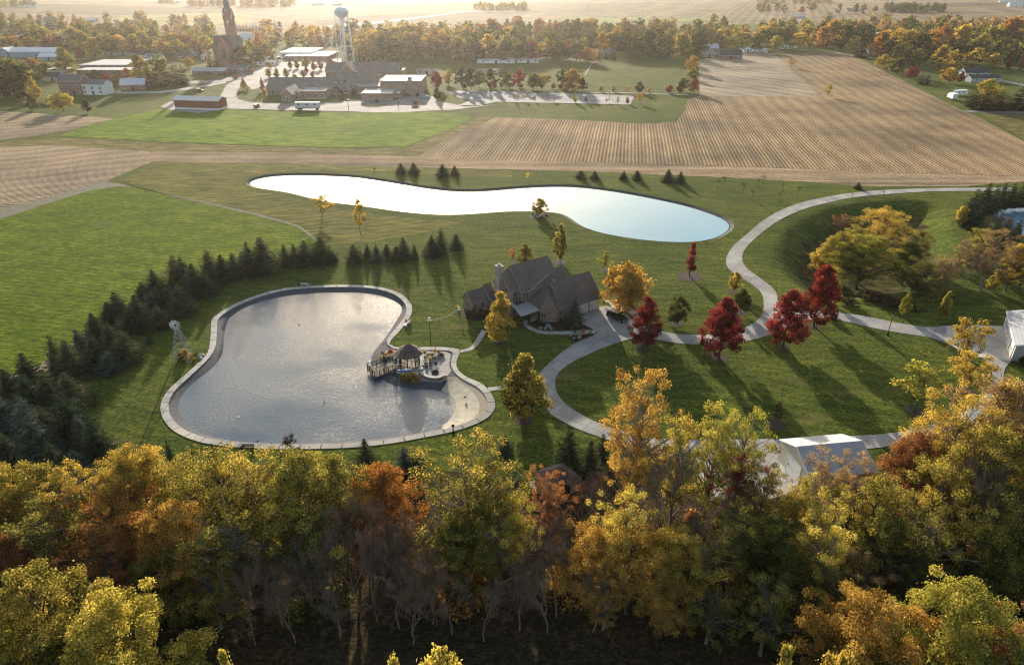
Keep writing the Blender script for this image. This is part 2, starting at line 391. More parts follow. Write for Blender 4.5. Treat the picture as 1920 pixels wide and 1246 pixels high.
lawn = M_grass('mown_lawn_grass', [(0.27, (0.032, 0.052, 0.010)), (0.5, (0.074, 0.098, 0.021)), (0.75, (0.138, 0.155, 0.040))], 0.25, (0.8, 1.3, 1), 1.7, 0.6, 0.2, mow=(2.6, 0.2, 14.0), patch=((0.13, 0.105, 0.045), 0.05, 0.3, 0.60))
SQ = 9000
extra = []
for ix in range(-60, 61):
    for iy in range(0, 42):
        x, y = ix * 6.0, 20 + iy * 12.0
        extra.append((x + 0.37, y + 0.21))
xs = [p.x for p in HOL]; ys = [p.y for p in HOL]
x = min(xs)
while x < max(xs):
    y = min(ys)
    while y < max(ys):
        if inside(HOL, x, y): extra.append((x + 0.11, y + 0.13))
        y += 2.2
    x += 2.2
gv, gf = cdt([[(-SQ, -SQ), (SQ, -SQ), (SQ, SQ), (-SQ, SQ)], RIM, LAGOON_BANK, SIDE_BANK], extra,
             lambda x, y: not (inside(RIM, x, y) or inside(LAGOON_BANK, x, y) or inside(SIDE_BANK, x, y)), ground_z)
hollow_brush = M_grass('hollow_brush', [(0.25, (0.022, 0.020, 0.012)), (0.5, (0.060, 0.058, 0.022)), (0.78, (0.13, 0.115, 0.045))], 0.6, (0.8, 1.2, 1), 0.5, 0.9, 0.5)
gmi = [1 if min(gv[i][2] for i in f) < -3.6 else 0 for f in gf]
tag(mesh_obj('ground', gv, gf, [lawn, hollow_brush], True, gmi), kind='structure')

# ---- near pond
conc_rim = M_concrete('rim_concrete', (0.40, 0.37, 0.325), 50, 0, 0.1)
b = MB(); n = len(RIM); dz = 0.10; acc = 0.0; gap = False
for i in range(n):
    j = (i + 1) % n; seg = (RIM[j] - RIM[i]).length; acc += seg
    a, c = RIM[i], RIM[j]; e, f = RIM_IN[j], RIM_IN[i]; k = 0.04
    if acc > 3.1: c = c.lerp(a, 0.09); e = e.lerp(f, 0.09); acc = 0.0
    q = [(f.x, f.y), (e.x, e.y), (c.x, c.y), (a.x, a.y)]
    q = q if area(q) > 0 else q[::-1]
    b.prism(q, -0.15, dz)
tag(b.build('pond_rim_path', conc_rim), kind='structure')
b = MB(); ro, ri = offset(RIM, 0.3), offset(RIM, -1.4)
for i in range(len(RIM)):
    j = (i + 1) % len(RIM); b.poly([(ri[i].x, ri[i].y, -0.16), (ro[i].x, ro[i].y, -0.06), (ro[j].x, ro[j].y, -0.06), (ri[j].x, ri[j].y, -0.16)])
tag(b.build('pond_rim_bed', M('rim_bed_soil', (0.05, 0.04, 0.03))), kind='structure')
PATIO = smooth_closed(gp([(733,654),(760,655),(790,657),(830,658),(843,662),(845,668),(842,684),(846,693),(842,701),(836,709),(834,716),(815,716),(790,714),(768,708),(752,701),(730,696),(716,690),(711,680),(716,666),(724,657)]), 3)
BEACH = smooth_closed(gp([(838,712),(850,705),(862,708),(885,719),(902,729),(914,747),(915,762),(904,777),(880,790),(840,802),(822,805),(830,796),(845,782),(853,762),(851,747),(835,736),(824,732)]), 3)
SAND = smooth_closed(gp([(839,713),(856,714),(874,723),(890,738),(899,756),(896,774),(882,786),(855,796),(835,803),(816,806),(800,806),(800,720)]), 3)
def basin_z(x, y):
    if inside(PATIO, x, y): return 0.02
    if inside(POND, x, y): return -0.9
    return 0.0
liner = M('pond_liner_gravel', (0.075, 0.076, 0.080), 0.9, 2.5, 0.3, 0.3)
sand = M('beach_sand', (0.44, 0.39, 0.29), 0.95, 0.8, 0.22, 0.5); gravel_tan = M('tan_gravel_path', (0.30, 0.25, 0.19), 0.95, 3.0, 0.2, 0.3)
pat = M_concrete('patio_concrete', (0.33, 0.31, 0.28), 2.0, 0.4, 0.1)
PIN = offset(POND, -1.2)
ppat = [p for p in resample(PATIO, 1.2)]
ex = [(p.x, p.y) for p in resample(SAND, 1.2) if inside(BEACH, p.x, p.y)]
bv, bf = cdt([RIM_IN, POND, ppat], ex, lambda x, y: inside(RIM_IN, x, y) and not inside(POND, x, y), lambda x, y: 0.0)
rset = {(round(p.x, 2), round(p.y, 2)) for p in RIM_IN}; pset = {(round(p.x, 2), round(p.y, 2)) for p in POND}
bv2 = []
for x, y, _ in bv:
    k = (round(x, 2), round(y, 2))
    if k in pset: z = -0.5
    elif k in rset: z = -0.06
    elif inside(PATIO, x, y) or any((Vector((x, y)) - p).length < 0.05 for p in ppat): z = 0.0
    elif inside(POND, x, y): z = -0.9
    else: z = -0.12
    bv2.append((x, y, z))
mi = []
for f in bf:
    cx = sum(bv[i][0] for i in f) / len(f); cy = sum(bv[i][1] for i in f) / len(f)
    mi.append(1 if inside(PATIO, cx, cy) and all(bv2[i][2] > -0.08 for i in f) else (2 if inside(SAND, cx, cy) else 3) if inside(BEACH, cx, cy) else 0)
tag(mesh_obj('pond_basin', bv2, bf, [liner, pat, sand, gravel_tan], False, mi), kind='structure')
wat = M_water('pond_water', (0.066, 0.098, 0.124), (0.092, 0.122, 0.148), 2.4, 1.0, 0.04, 0.08)
b = MB(); b.poly([(p.x, p.y, -0.505) for p in offset(POND, 0.15)]); tag(b.build('pond_water', wat), kind='structure')

# ---- long pond behind the house and the small pond at the right edge
stone = M('bank_stone', (0.085, 0.078, 0.072), 0.95, 2.0, 0.4, 0.8)
lag = M_water('lagoon_water', (0.085, 0.24, 0.31), (0.115, 0.29, 0.36), 1.6, 0.9, 0.045, 0.03)
def pond(nm, W, B, zw, wm, bm=None):
    b = MB(); n = len(W); mid = offset(W, 0.6)
    for i in range(n):
        j = (i + 1) % n
        for A, za, C, zc in ((W, zw - 0.3, B, 0.0),):
            b.poly([(A[i].x, A[i].y, za), (C[i].x, C[i].y, zc), (C[j].x, C[j].y, zc), (A[j].x, A[j].y, za)])
    tag(b.build(nm + '_bank', bm or stone), kind='structure')
    b = MB(); b.poly([(p.x, p.y, zw) for p in offset(W, 0.5)]); tag(b.build(nm + '_water', wm), kind='structure')
pond('long_pond', LAGOON, LAGOON_BANK, -0.45, lag)
pond('small_pond', SIDE, SIDE_BANK, -0.8, M_water('side_pond_water', (0.16, 0.27, 0.33), (0.20, 0.31, 0.37), 1.6, 0.6, 0.06, 0.04), M('bank_soil', (0.035, 0.036, 0.018)))

# ---- woodland floor at the bottom of the frame
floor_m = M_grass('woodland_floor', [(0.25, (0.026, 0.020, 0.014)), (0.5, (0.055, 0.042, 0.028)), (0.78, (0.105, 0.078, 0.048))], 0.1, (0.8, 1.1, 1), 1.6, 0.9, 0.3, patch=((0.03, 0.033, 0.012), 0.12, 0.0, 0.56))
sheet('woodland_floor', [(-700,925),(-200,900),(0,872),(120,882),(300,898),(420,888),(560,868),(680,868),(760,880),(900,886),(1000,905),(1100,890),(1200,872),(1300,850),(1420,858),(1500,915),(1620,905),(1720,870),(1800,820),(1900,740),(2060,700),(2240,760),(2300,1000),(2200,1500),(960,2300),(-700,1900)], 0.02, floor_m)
sheet('dirt_track', smooth_open([(1040,1262),(1080,1235),(1130,1222),(1190,1216),(1260,1214),(1330,1222),(1330,1232),(1260,1226),(1190,1229),(1130,1240),(1090,1262)], 4), 0.04, M('track_dirt', (0.11, 0.095, 0.08), 0.95, 1.2, 0.35, 0.5)) if False else None

# ---- fields
ROWV = -R(13)
stub = M_rows('corn_stubble', (0.145, 0.105, 0.064), (0.345, 0.255, 0.155), 1.4, R(9), 1.8, 0.6, (0.1, 0.9))
stub_flat = M_rows('corn_stubble_headland', (0.18, 0.135, 0.09), (0.36, 0.28, 0.185), 1.6, R(90), 3.5, 0.7, (0.1, 0.9))
stub_left = M_rows('bean_stubble', (0.18, 0.14, 0.098), (0.37, 0.29, 0.20), 1.6, R(62), 1.5, 0.6, (0.05, 0.95))
bean = M_rows('pale_stubble', (0.23, 0.195, 0.145), (0.33, 0.28, 0.21), 2.2, R(-35), 4.0, 0.3, (0.1, 0.9))
crop = M_grass('winter_cover_crop', [(0.27, (0.042, 0.072, 0.008)), (0.5, (0.100, 0.146, 0.015)), (0.73, (0.180, 0.220, 0.034))], R(12), (0.4, 1.6, 1), 1.1, 1.0, 0.5, mow=(1.8, R(12), 4.0), patch=((0.16, 0.15, 0.10), 0.028, R(15), 0.63))
crop2 = M_grass('green_cover_crop', [(0.27, (0.050, 0.085, 0.006)), (0.5, (0.115, 0.180, 0.013)), (0.73, (0.19, 0.255, 0.026))], R(8), (0.3, 1.5, 1), 0.35, 0.9, 0.5)
rough_grass = M_grass('rough_meadow', [(0.22, (0.055, 0.065, 0.018)), (0.5, (0.120, 0.125, 0.035)), (0.78, (0.215, 0.190, 0.075))], R(-28), (0.22, 2.0, 1), 0.6, 0.9, 0.35, mow=(3.2, R(-28), 6.0), patch=((0.26, 0.17, 0.085), 0.03, R(-25), 0.62))
ditch = M_grass('dry_ditch_grass', [(0.22, (0.05, 0.055, 0.02)), (0.5, (0.125, 0.115, 0.045)), (0.78, (0.24, 0.19, 0.09))], 0, (0.3, 2.0, 1), 0.35, 0.8, 0.4)
soil = M('grey_bare_soil', (0.115, 0.112, 0.075), 0.95, 0.5, 0.25, 0.5)
sheet('headland', [(-300,270),(0,273),(100,271),(280,284),(500,286),(785,293),(960,300),(1300,308),(1920,330),(2300,345),(2300,352),(1920,340),(1800,350),(1700,350),(1600,348),(1500,340),(1300,330),(1100,322),(960,318),(750,313),(500,306),(280,303),(200,340),(100,368),(0,392),(-300,450)], 0.03, stub_flat)
sheet('stubble_field', [(785,294),(850,252),(930,220),(1000,222),(1100,226),(1200,232),(1268,229),(1284,206),(1290,186),(1312,180),(1540,182),(1450,102),(1590,98),(1650,130),(1720,165),(1790,200),(1840,222),(1920,265),(2150,370),(1920,331),(1300,309),(960,301)], 0.06, stub)
sheet('left_stubble', [(-300,280),(0,275),(110,273),(280,285),(290,302),(200,338),(100,366),(0,388),(-300,470)], 0.06, stub_left)
sheet('upper_left_stubble', [(-200,205),(0,208),(215,222),(130,245),(0,264),(-200,285)], 0.06, stub_left)
sheet('pale_field', [(1310,112),(1400,99),(1450,100),(1540,182),(1312,180)], 0.09, bean)
sheet('cover_crop_field', [(110,255),(180,230),(300,205),(320,203),(440,206),(600,212),(800,210),(870,213),(885,222),(850,240),(760,275),(640,277),(480,272),(300,266)], 0.09, crop2)
sheet('ditch_strip', [(0,267),(110,258),(300,268),(480,274),(640,279),(760,277),(850,242),(895,220),(930,219),(850,252),(785,294),(500,286),(280,284),(100,272),(-200,285)], 0.045, ditch)
sheet('meadow', [(226,340),(290,303),(500,306),(750,313),(960,319),(960,334),(700,322),(560,318),(470,330),(455,344),(470,358),(540,368),(620,388),(720,404),(800,412),(870,415),(800,436),(700,452),(610,460),(575,440),(470,402),(350,374)], 0.02, rough_grass)
sheet('crop_field', [(-400,520),(0,405),(100,372),(200,346),(260,350),(350,373),(480,400),(560,424),(585,442),(600,458),(500,475),(400,505),(320,545),(260,580),(200,612),(130,650),(60,690),(-20,715),(-400,850)], 0.03, crop)
sheet('field_track', [(-200,455),(0,392),(100,367),(190,340),(228,345),(350,370.5),(475,399),(560,422),(600,452),(596,454),(557,424.5),(472,401.5),(348,374),(255,350),(215,350),(170,357),(100,378),(0,411),(-200,475)], 0.05, soil)
sheet('soil_margin', [(-60,735),(60,690),(130,650),(150,628),(260,575),(320,540),(330,546),(260,588),(160,650),(100,690),(40,722),(-60,760)], 0.05, M('field_edge_soil', (0.20, 0.155, 0.10), 0.95, 0.8, 0.3, 0.4))
sheet('right_verge', [(1838,212),(1880,206),(2000,206),(2100,262),(1920,262)], 0.10, ditch)
# far fields
def ff(nm, pts, c1, c2, per, rot, z): return sheet(nm, pts, z, M_rows(nm + '_soil', c1, c2, per, rot, 1.0, 0.2))
tan1, tan2 = (0.14, 0.11, 0.074), (0.19, 0.152, 0.10)
ff('far_farmland', [(-3000,-30),(5000,-30),(2600,48),(1900,52),(1400,44),(1000,60),(600,75),(300,58),(0,56),(-900,70)], tan1, tan2, 14, R(20), 0.12)
ff('far_brown_field', [(60,7),(500,19),(480,23),(200,28),(40,26),(-100,22)], (0.07, 0.057, 0.042), (0.095, 0.078, 0.056), 9, R(70), 0.20)
ff('far_green_strip', [(210,30),(480,23),(470,45),(330,50),(215,40)], (0.17, 0.18, 0.07), (0.22, 0.215, 0.09), 10, R(80), 0.22)
ff('far_tilled_field', [(590,40),(700,28),(960,20),(1000,22),(900,62),(700,76),(600,70)], (0.07, 0.056, 0.04), (0.095, 0.076, 0.054), 8, R(60), 0.20)
ff('far_striped_field', [(940,46),(1080,32),(1364,34),(1372,49),(1200,50),(1050,52),(960,56)], (0.05, 0.11, 0.02), (0.22, 0.25, 0.09), 9, R(-25), 0.22)
ff('far_beige_field', [(960,5),(1240,6),(1180,22),(1080,26),(960,24)], (0.10, 0.082, 0.058), (0.13, 0.105, 0.075), 12, R(80), 0.24)
ff('far_plough_field', [(1750,6),(2000,5),(2000,12),(1760,13)], (0.08, 0.062, 0.045), (0.10, 0.08, 0.056), 9, R(80), 0.22)
lane = M('far_lane_gravel', (0.33, 0.29, 0.22), 0.95, 0.2, 0.15)
sheet('far_lane', [(590,51),(700,41.5),(800,30),(870,21.5),(960,21),(960,22),(872,23),(805,32),(705,44),(592,54)], 0.3, lane)
sheet('highway', [(-500,0.5),(960,1.5),(1920,4),(2500,6),(2500,7),(1920,5),(960,2.4),(-500,1.2)], 0.34, M('highway_asphalt', (0.16, 0.15, 0.14), 0.9, 0.2, 0.1))

# ---- roads and paths
drive = M_concrete('drive_concrete', (0.30, 0.285, 0.262), 3.0, R(35), 0.1)
up = [(1900,352),(1810,352),(1740,353),(1660,356),(1600,361),(1550,369),(1500,380),(1460,396),(1430,414),(1400,439),(1375,461),(1363,480),(1362,495),(1370,507),(1390,520),(1415,537),(1428,550),(1432,568),(1430,585),(1420,600),(1400,612),(1370,622),(1330,627),(1290,627),(1260,624),(1237,620)]
lo = [(1900,358),(1810,358),(1740,359),(1660,364),(1600,370),(1560,378),(1510,391),(1470,408),(1440,427),(1410,452),(1395,470),(1392,487),(1400,502),(1420,517),(1445,536),(1456,550),(1459,564),(1470,572),(1500,578),(1560,585),(1615,591),(1660,600),(1690,606),(1740,613),(1777,610)]
br = [(1770,641),(1740,632),(1690,624),(1640,615),(1580,601),(1540,597),(1500,603),(1470,615),(1440,628),(1417,635),(1385,641),(1350,644),(1310,645),(1272,643),(1237,637)]
def dense(pl): return smooth_open(pl, 4)
sheet('road', [tuple(p) for p in dense(lo)] + [tuple(p) for p in dense(br)] + [tuple(p) for p in reversed(dense(up))], 0.06, drive)
sheet('driveway_loop', [tuple(p) for p in dense([(1237,637),(1208,633),(1182,635),(1135,650),(1085,672),(1060,687),(1045,702),(1041,720),(1047,740),(1065,760),(1100,782),(1135,797),(1162,806),(1210,818),(1300,824),(1450,822)])] + [tuple(p) for p in reversed(dense([(1237,619),(1200,608),(1165,585),(1140,574),(1129,574),(1119,578),(1103,583),(1092,590),(1089,604),(1100,611),(1116,619),(1117,626),(1085,640),(1060,655),(1030,680),(1014,697),(1008,715),(1011,738),(1024,764),(1035,777),(1060,792),(1092,807),(1135,822),(1172,834),(1230,850),(1320,870),(1450,890),(1460,845)]))], 0.065, drive)
sheet('barn_apron', [(1777,610),(1830,609),(1880,611),(1960,640),(1960,690),(1895,676),(1835,669),(1800,656),(1770,641)], 0.062, M_concrete('apron_concrete', (0.46, 0.42, 0.36), 5, 0.1, 0.1))
grav = M('lane_gravel', (0.30, 0.285, 0.26), 0.95, 1.6, 0.28, 0.6)
sheet('gravel_lane', [tuple(p) for p in dense([(1840,669),(1852,680),(1860,700),(1858,720),(1840,745),(1810,770),(1755,791),(1715,802),(1665,812),(1590,817),(1515,820),(1445,823)])] + [tuple(p) for p in reversed(dense([(1900,672),(1885,690),(1880,712),(1872,735),(1860,760),(1820,790),(1760,812),(1702,827),(1665,836),(1612,842),(1560,846),(1445,848)]))], 0.05, grav)
sheet('shed_yard', [(1310,830),(1445,835),(1475,850),(1500,905),(1530,960),(1330,940),(1300,880)], 0.055, M_concrete('yard_concrete', (0.40, 0.38, 0.34), 5, 0.3, 0.12))
walk = M_concrete('walk_concrete', (0.42, 0.39, 0.34), 1.8, 0.5, 0.08)
sheet('garden_path', [tuple(p) for p in dense([(862,656),(880,651),(890,640),(897,628),(904,618)])] + [tuple(p) for p in reversed(dense([(863,661),(886,655),(900,641),(908,628),(912,620)]))], 0.05, walk)
sheet('front_path', [tuple(p) for p in dense([(985,604),(996,612),(1012,619),(1040,621),(1080,620),(1118,618)])] + [tuple(p) for p in reversed(dense([(982,610),(995,619),(1015,625),(1045,627),(1080,626),(1116,625)]))], 0.05, walk)
sheet('garage_path', [tuple(p) for p in dense([(1128,562),(1142,563),(1152,568),(1157,576),(1150,583)])] + [tuple(p) for p in reversed(dense([(1129,565),(1138,566),(1145,571),(1147,577),(1143,582)]))], 0.055, walk)
sheet('pond_spur_path', [(914,726),(930,724),(948,722),(948,727),(930,731),(917,733)], 0.05, walk)
mulch = M('planting_bed_mulch', (0.030, 0.022, 0.017), 0.95, 2.0, 0.4, 0.6)
sheet('front_garden_bed', [(990,598),(1000,611),(1015,618),(1060,619),(1115,617),(1089,603),(1075,596),(1050,600),(1015,600)], 0.03, mulch)
sheet('corner_garden_bed', [(1064,627),(1116,625),(1100,633),(1082,640),(1072,640)], 0.03, mulch)
sheet('side_garden_bed', [(862,578),(872,582),(890,592),(912,586),(915,598),(890,602),(868,596),(860,586)], 0.03, mulch)
# school grounds
lot = M_concrete('parking_concrete', (0.21, 0.195, 0.175), 5, 0, 0.08)
sheet('school_drive', [(405,191),(414,178),(424,160),(440,151),(455,147),(470,150),(452,160),(444,172),(446,186),(470,192),(510,193),(570,192.5),(640,189.5),(660,186),(700,189),(740,188),(756,178),(800,178),(812,181),(820,190),(860,197),(870,200),(930,196),(850,206),(800,208),(750,211),(700,210.5),(640,208.5),(560,207),(480,205),(420,204)], 0.14, lot)
sheet('east_parking', [(835,171),(870,170),(960,172),(1100,176),(1190,180),(1182,196.5),(1080,194),(1000,192.5),(930,191),(905,197),(860,197),(880,189),(855,181)], 0.15, M_concrete('east_lot_concrete', (0.23, 0.228, 0.22), 6, 0, 0.08))
sheet('school_parking', [(455,148),(470,138),(500,124),(560,108),(640,110),(640,140),(560,150),(500,160),(475,168),(460,165)], 0.13, lot)
asph = M('street_asphalt', (0.17, 0.165, 0.16), 0.9, 0.5, 0.15)
sheet('village_street', [(352,152),(400,150),(440,142),(480,128),(520,112),(530,112),(490,130),(452,147),(430,152),(400,156),(352,157)], 0.15, asph)
sheet('farm_lane', [(218,172),(300,171),(360,163),(424,153),(424,156),(362,167),(300,175),(218,176)], 0.12, grav)
sheet('red_barn_yard', [(300,200),(320,190),(414,203),(418,206),(372,212),(322,207)], 0.16, grav)
sheet('park_path', [(1085,172.5),(1200,174),(1300,178),(1300,179.5),(1200,175.5),(1085,174)], 0.16, lot)
sheet('park_side_path', [(1095,140),(1110,118),(1112,118),(1098,141)], 0.16, lot)
sheet('right_road', [(1840,140),(1920,158),(1990,170),(1990,178),(1905,158),(1840,144)], 0.12, asph)
sheet('verge_road', [(1800,207),(1920,209),(2100,212),(2100,216),(1920,213),(1820,211)], 0.12, asph)
for k, (pl, nm) in enumerate((([(680,198.5),(727,196),(712,201),(690,201.5)], 'lot_island'), ([(770,202),(789,198.5),(785,202),(776,204)], 'lot_island'))):
    sheet(nm, pl, 0.2, lawn)
# ------------------------------------------------------------------ TREES
rng = np.random.default_rng(7)
def quads_mesh(name, P, tint, mat):
    """P: (n,4,3) leaf quads"""
    n = len(P); me = bpy.data.meshes.new(name)
    me.vertices.add(n * 4); me.vertices.foreach_set('co', P.reshape(-1).astype(np.float32))
    me.loops.add(n * 4); me.loops.foreach_set('vertex_index', np.arange(n * 4, dtype=np.int32))
    me.polygons.add(n); me.polygons.foreach_set('loop_start', np.arange(0, n * 4, 4, dtype=np.int32))
    me.update(calc_edges=True)
    a = me.attributes.new('tint', 'FLOAT', 'POINT'); a.data.foreach_set('value', np.repeat(tint, 4).astype(np.float32))
    me.materials.append(mat); return me
def unit(v): return v / np.maximum(1e-9, np.linalg.norm(v, axis=-1, keepdims=True))
def leaf_quads(c, nrm, size, r):
    n = len(c); t = unit(np.cross(nrm, unit(r.normal(size=(n, 3))))); b = np.cross(nrm, t)
    s = (size * r.uniform(0.65, 1.35, n))[:, None]; w = s * r.uniform(0.55, 0.9, (n, 1))
    k = nrm * s * r.uniform(-0.25, 0.25, (n, 1))
    return np.stack([c - t * s * 0.5 , c - b * w * 0.5 + k, c + t * s * 0.5, c + b * w * 0.5 + k], 1)
ENV = {
 'round': lambda t: np.sqrt(np.clip(1 - (2 * t - 0.95) ** 2 / 1.1, 0, 1)),
 'oak':   lambda t: np.clip(1 - np.abs(t - 0.45) ** 2.2 * 3.3, 0.02, 1) ** 0.6,
 'oval':  lambda t: np.clip(np.where(t < 0.32, (t / 0.32) ** 0.5 * 0.98 + 0.02, np.clip((1 - t) / 0.68, 0, 1) ** 0.72), 0.02, 1),
 'egg':   lambda t: np.clip(np.where(t < 0.3, 0.62 + 1.27 * t, np.clip((1 - t) / 0.7, 0, 1) ** 0.46), 0.02, 1),
 'column':lambda t: np.clip(np.where(t < 0.2, 0.5 + 2.5 * t, np.clip((1 - t) / 0.8, 0, 1) ** 0.45), 0.05, 1),
 'vase':  lambda t: np.clip(0.35 + 0.75 * np.sin(np.clip(t, 0, 1) * 2.6), 0.1, 1),
 'dome':  lambda t: np.clip(1 - t ** 2.2, 0.02, 1) ** 0.5,
}
def gen_tree(name, seed, H, Rr, form, nclump, nleaf, lsize, base=0.18, crc=0.24, bark=None, leaf=None, limbs=22, trunk_r=None, lobe=0.28, flat=0.7):
    r = np.random.default_rng(seed); zc0 = H * base; zh = H - zc0
    env = ENV[form]; ph = r.uniform(0, 6.28, 6)
    t = np.clip(r.beta(1.25, 1.1, nclump * 3), 0.02, 0.985); e = env(t); keep = r.random(nclump * 3) < (0.25 + 0.75 * e)
    t = t[keep][:nclump]; e = e[keep][:nclump]; m = len(t)
    th = r.uniform(0, 2 * np.pi, m)
    lob = 1 + lobe * (0.6 * np.sin(2 * th + ph[0] + 3 * t) + 0.5 * np.sin(3 * th + ph[1] - 5 * t) + 0.4 * np.sin(5 * th + ph[2] + 7 * t))
    rad = Rr * e * lob * r.random(m) ** 0.38
    rc = Rr * crc * r.uniform(0.65, 1.3, m)
    rad = np.maximum(0, rad - rc * 0.55)
    cx = np.stack([rad * np.cos(th), rad * np.sin(th), zc0 + t * zh - rc * 0.4], 1)
    cx[:, 2] -= 0.10 * rad
    ct = np.clip(r.normal(0.5, 0.17, m) + 0.10 * (t - 0.5), 0, 1)
    per = np.maximum(4, (nleaf * (rc ** 2) / (rc ** 2).sum()).astype(int))
    idx = np.repeat(np.arange(m), per); n = len(idx)
    d = unit(r.normal(size=(n, 3))); rr = rc[idx] * r.random(n) ** 0.42
    stray = r.random(n) < 0.07; rr = np.where(stray, rr * 1.5, rr)
    P = cx[idx] + d * rr[:, None] * np.array([1, 1, flat])
    nrm = unit(d * 0.55 + np.array([0, 0, 0.45]) + r.normal(size=(n, 3)) * 0.75)
    tint = np.clip(ct[idx] + r.normal(0, 0.27, n), 0, 1)
    ok = P[:, 2] > 0.25
    me = quads_mesh(name + '_crown', leaf_quads(P[ok], nrm[ok], lsize, r), tint[ok], leaf)
    b = MB(); tr = trunk_r or H * 0.016
    wob = r.normal(0, 0.012 * H, (6, 2)); wob[0] = 0
    zs = np.linspace(0, H * 0.80, 6); tp = [Vector((wob[i][0], wob[i][1], zs[i])) for i in range(6)]
    b.tube(Vector((0, 0, -0.4)), Vector((0, 0, 0.35)), tr * 1.5, tr * 1.08, 8)
    b.path(tp, tr * 1.05, tr * 0.25, 7)
    order = np.argsort(-rad)[:limbs] if limbs < m else np.arange(m)
    order = r.permutation(m)[:limbs]
    for i in order:
        c = Vector(cx[i]); zt = max(H * 0.12, min(H * 0.74, c.z - rad[i] * r.uniform(0.55, 1.0)))
        k = zt / (H * 0.80) * 5; j = int(min(4, k)); s = tp[j].lerp(tp[j + 1], k - j)
        mid = s.lerp(c, 0.5) + Vector((0, 0, 0.08 * rad[i])) + Vector(r.normal(0, 0.05 * Rr, 3))
        r0 = tr * (0.5 * (1 - zt / H) + 0.12)
        b.path([s, mid, c], r0, r0 * 0.25, 5)
        for q in range(2):
            c2 = c + Vector(unit(r.normal(size=3) + np.array([0, 0, 0.6])) * rc[i] * 0.95); b.path([mid.lerp(c, 0.55), c2], r0 * 0.4, r0 * 0.1, 3)
    tm = bpy.data.meshes.new(name + '_trunk'); tm.from_pydata(b.v, [], b.f); tm.materials.append(bark)
    tm.polygons.foreach_set('use_smooth', [True] * len(b.f)); tm.update()
    return dict(trunk=tm, crown=me, H=H, R=Rr)
def gen_conifer(name, seed, H, Rr, levels, per, sprays, ssize, bark, leaf, form=0.85, droop=0.25, ragged=0.2):
    r = np.random.default_rng(seed); Cs = []; Ns = []; Ts = []; tint = []
    Q = []
    for L in range(levels):
        t = (L + r.uniform(-0.3, 0.3)) / levels; t = min(0.985, max(0.0, t)); z0 = H * (0.04 + 0.95 * t)
        ln0 = Rr * ((1 - t) ** form) * (0.72 + 0.28 * min(1, t * 8)) + 0.05
        nb = max(4, int(per * (0.45 + 0.55 * (1 - t))))
        off = r.uniform(0, 6.28)
        for k in range(nb):
            a = off + 2 * math.pi * k / nb + r.normal(0, 0.16); ln = ln0 * r.uniform(1 - ragged, 1 + ragged * 0.8)
            dirv = np.array([math.cos(a), math.sin(a), 0]); side = np.array([-math.sin(a), math.cos(a), 0])
            ct = np.clip(r.normal(0.5, 0.16), 0, 1)
            ns = max(2, int(sprays * (0.4 + 0.6 * (1 - t))))
            for s in range(ns):
                f = (s + 0.7) / ns; p = dirv * ln * f; z = z0 - droop * ln * f * (1.1 - 0.55 * f) + (0.16 * ln if f > 0.85 else 0)
                wd = ssize * (1.05 - 0.45 * f) * (0.38 + 0.62 * (1 - t) ** 0.8)
                for sg in (-1, 1):
                    tip = p + side * sg * wd * r.uniform(0.7, 1.15) + dirv * wd * 0.55
                    u = np.array([p[0], p[1], z]); w = np.array([tip[0], tip[1], z - 0.20 * wd + r.normal(0, 0.10 * ssize)])
                    ax = dirv * wd * 0.42 + np.array([0, 0, r.normal(0, 0.18) * wd])
                    Q.append([u - ax * 0.5, w - ax * 0.35, w + ax * 0.55, u + ax * 0.7]); tint.append(np.clip(ct + r.normal(0, 0.12), 0, 1))
                if r.random() < 0.6:       # needles hanging under and standing over the branch
                    u = np.array([p[0], p[1], z]); up = np.array([0, 0, wd * 0.5]); ax = dirv * wd * 0.6
                    Q.append([u - ax, u - up, u + ax, u + up * 0.8]); tint.append(np.clip(ct + r.normal(0, 0.12), 0, 1))
    Q = np.array(Q); me = quads_mesh(name + '_crown', Q, np.array(tint), leaf)
    b = MB(); b.tube((0, 0, -0.4), (0, 0, H * 0.97), H * 0.016, 0.02, 6)
    for L in range(0, levels, 3):
        z0 = H * (0.05 + 0.9 * L / levels); ln = Rr * (1 - L / levels) ** form * 0.8
        for k in range(4):
            a = k * 1.57 + L; b.tube((0, 0, z0), (math.cos(a) * ln, math.sin(a) * ln, z0 - 0.18 * ln), 0.035, 0.012, 3)
    tm = bpy.data.meshes.new(name + '_trunk'); tm.from_pydata(b.v, [], b.f); tm.materials.append(bark); tm.update()
    return dict(trunk=tm, crown=me, H=H, R=Rr)
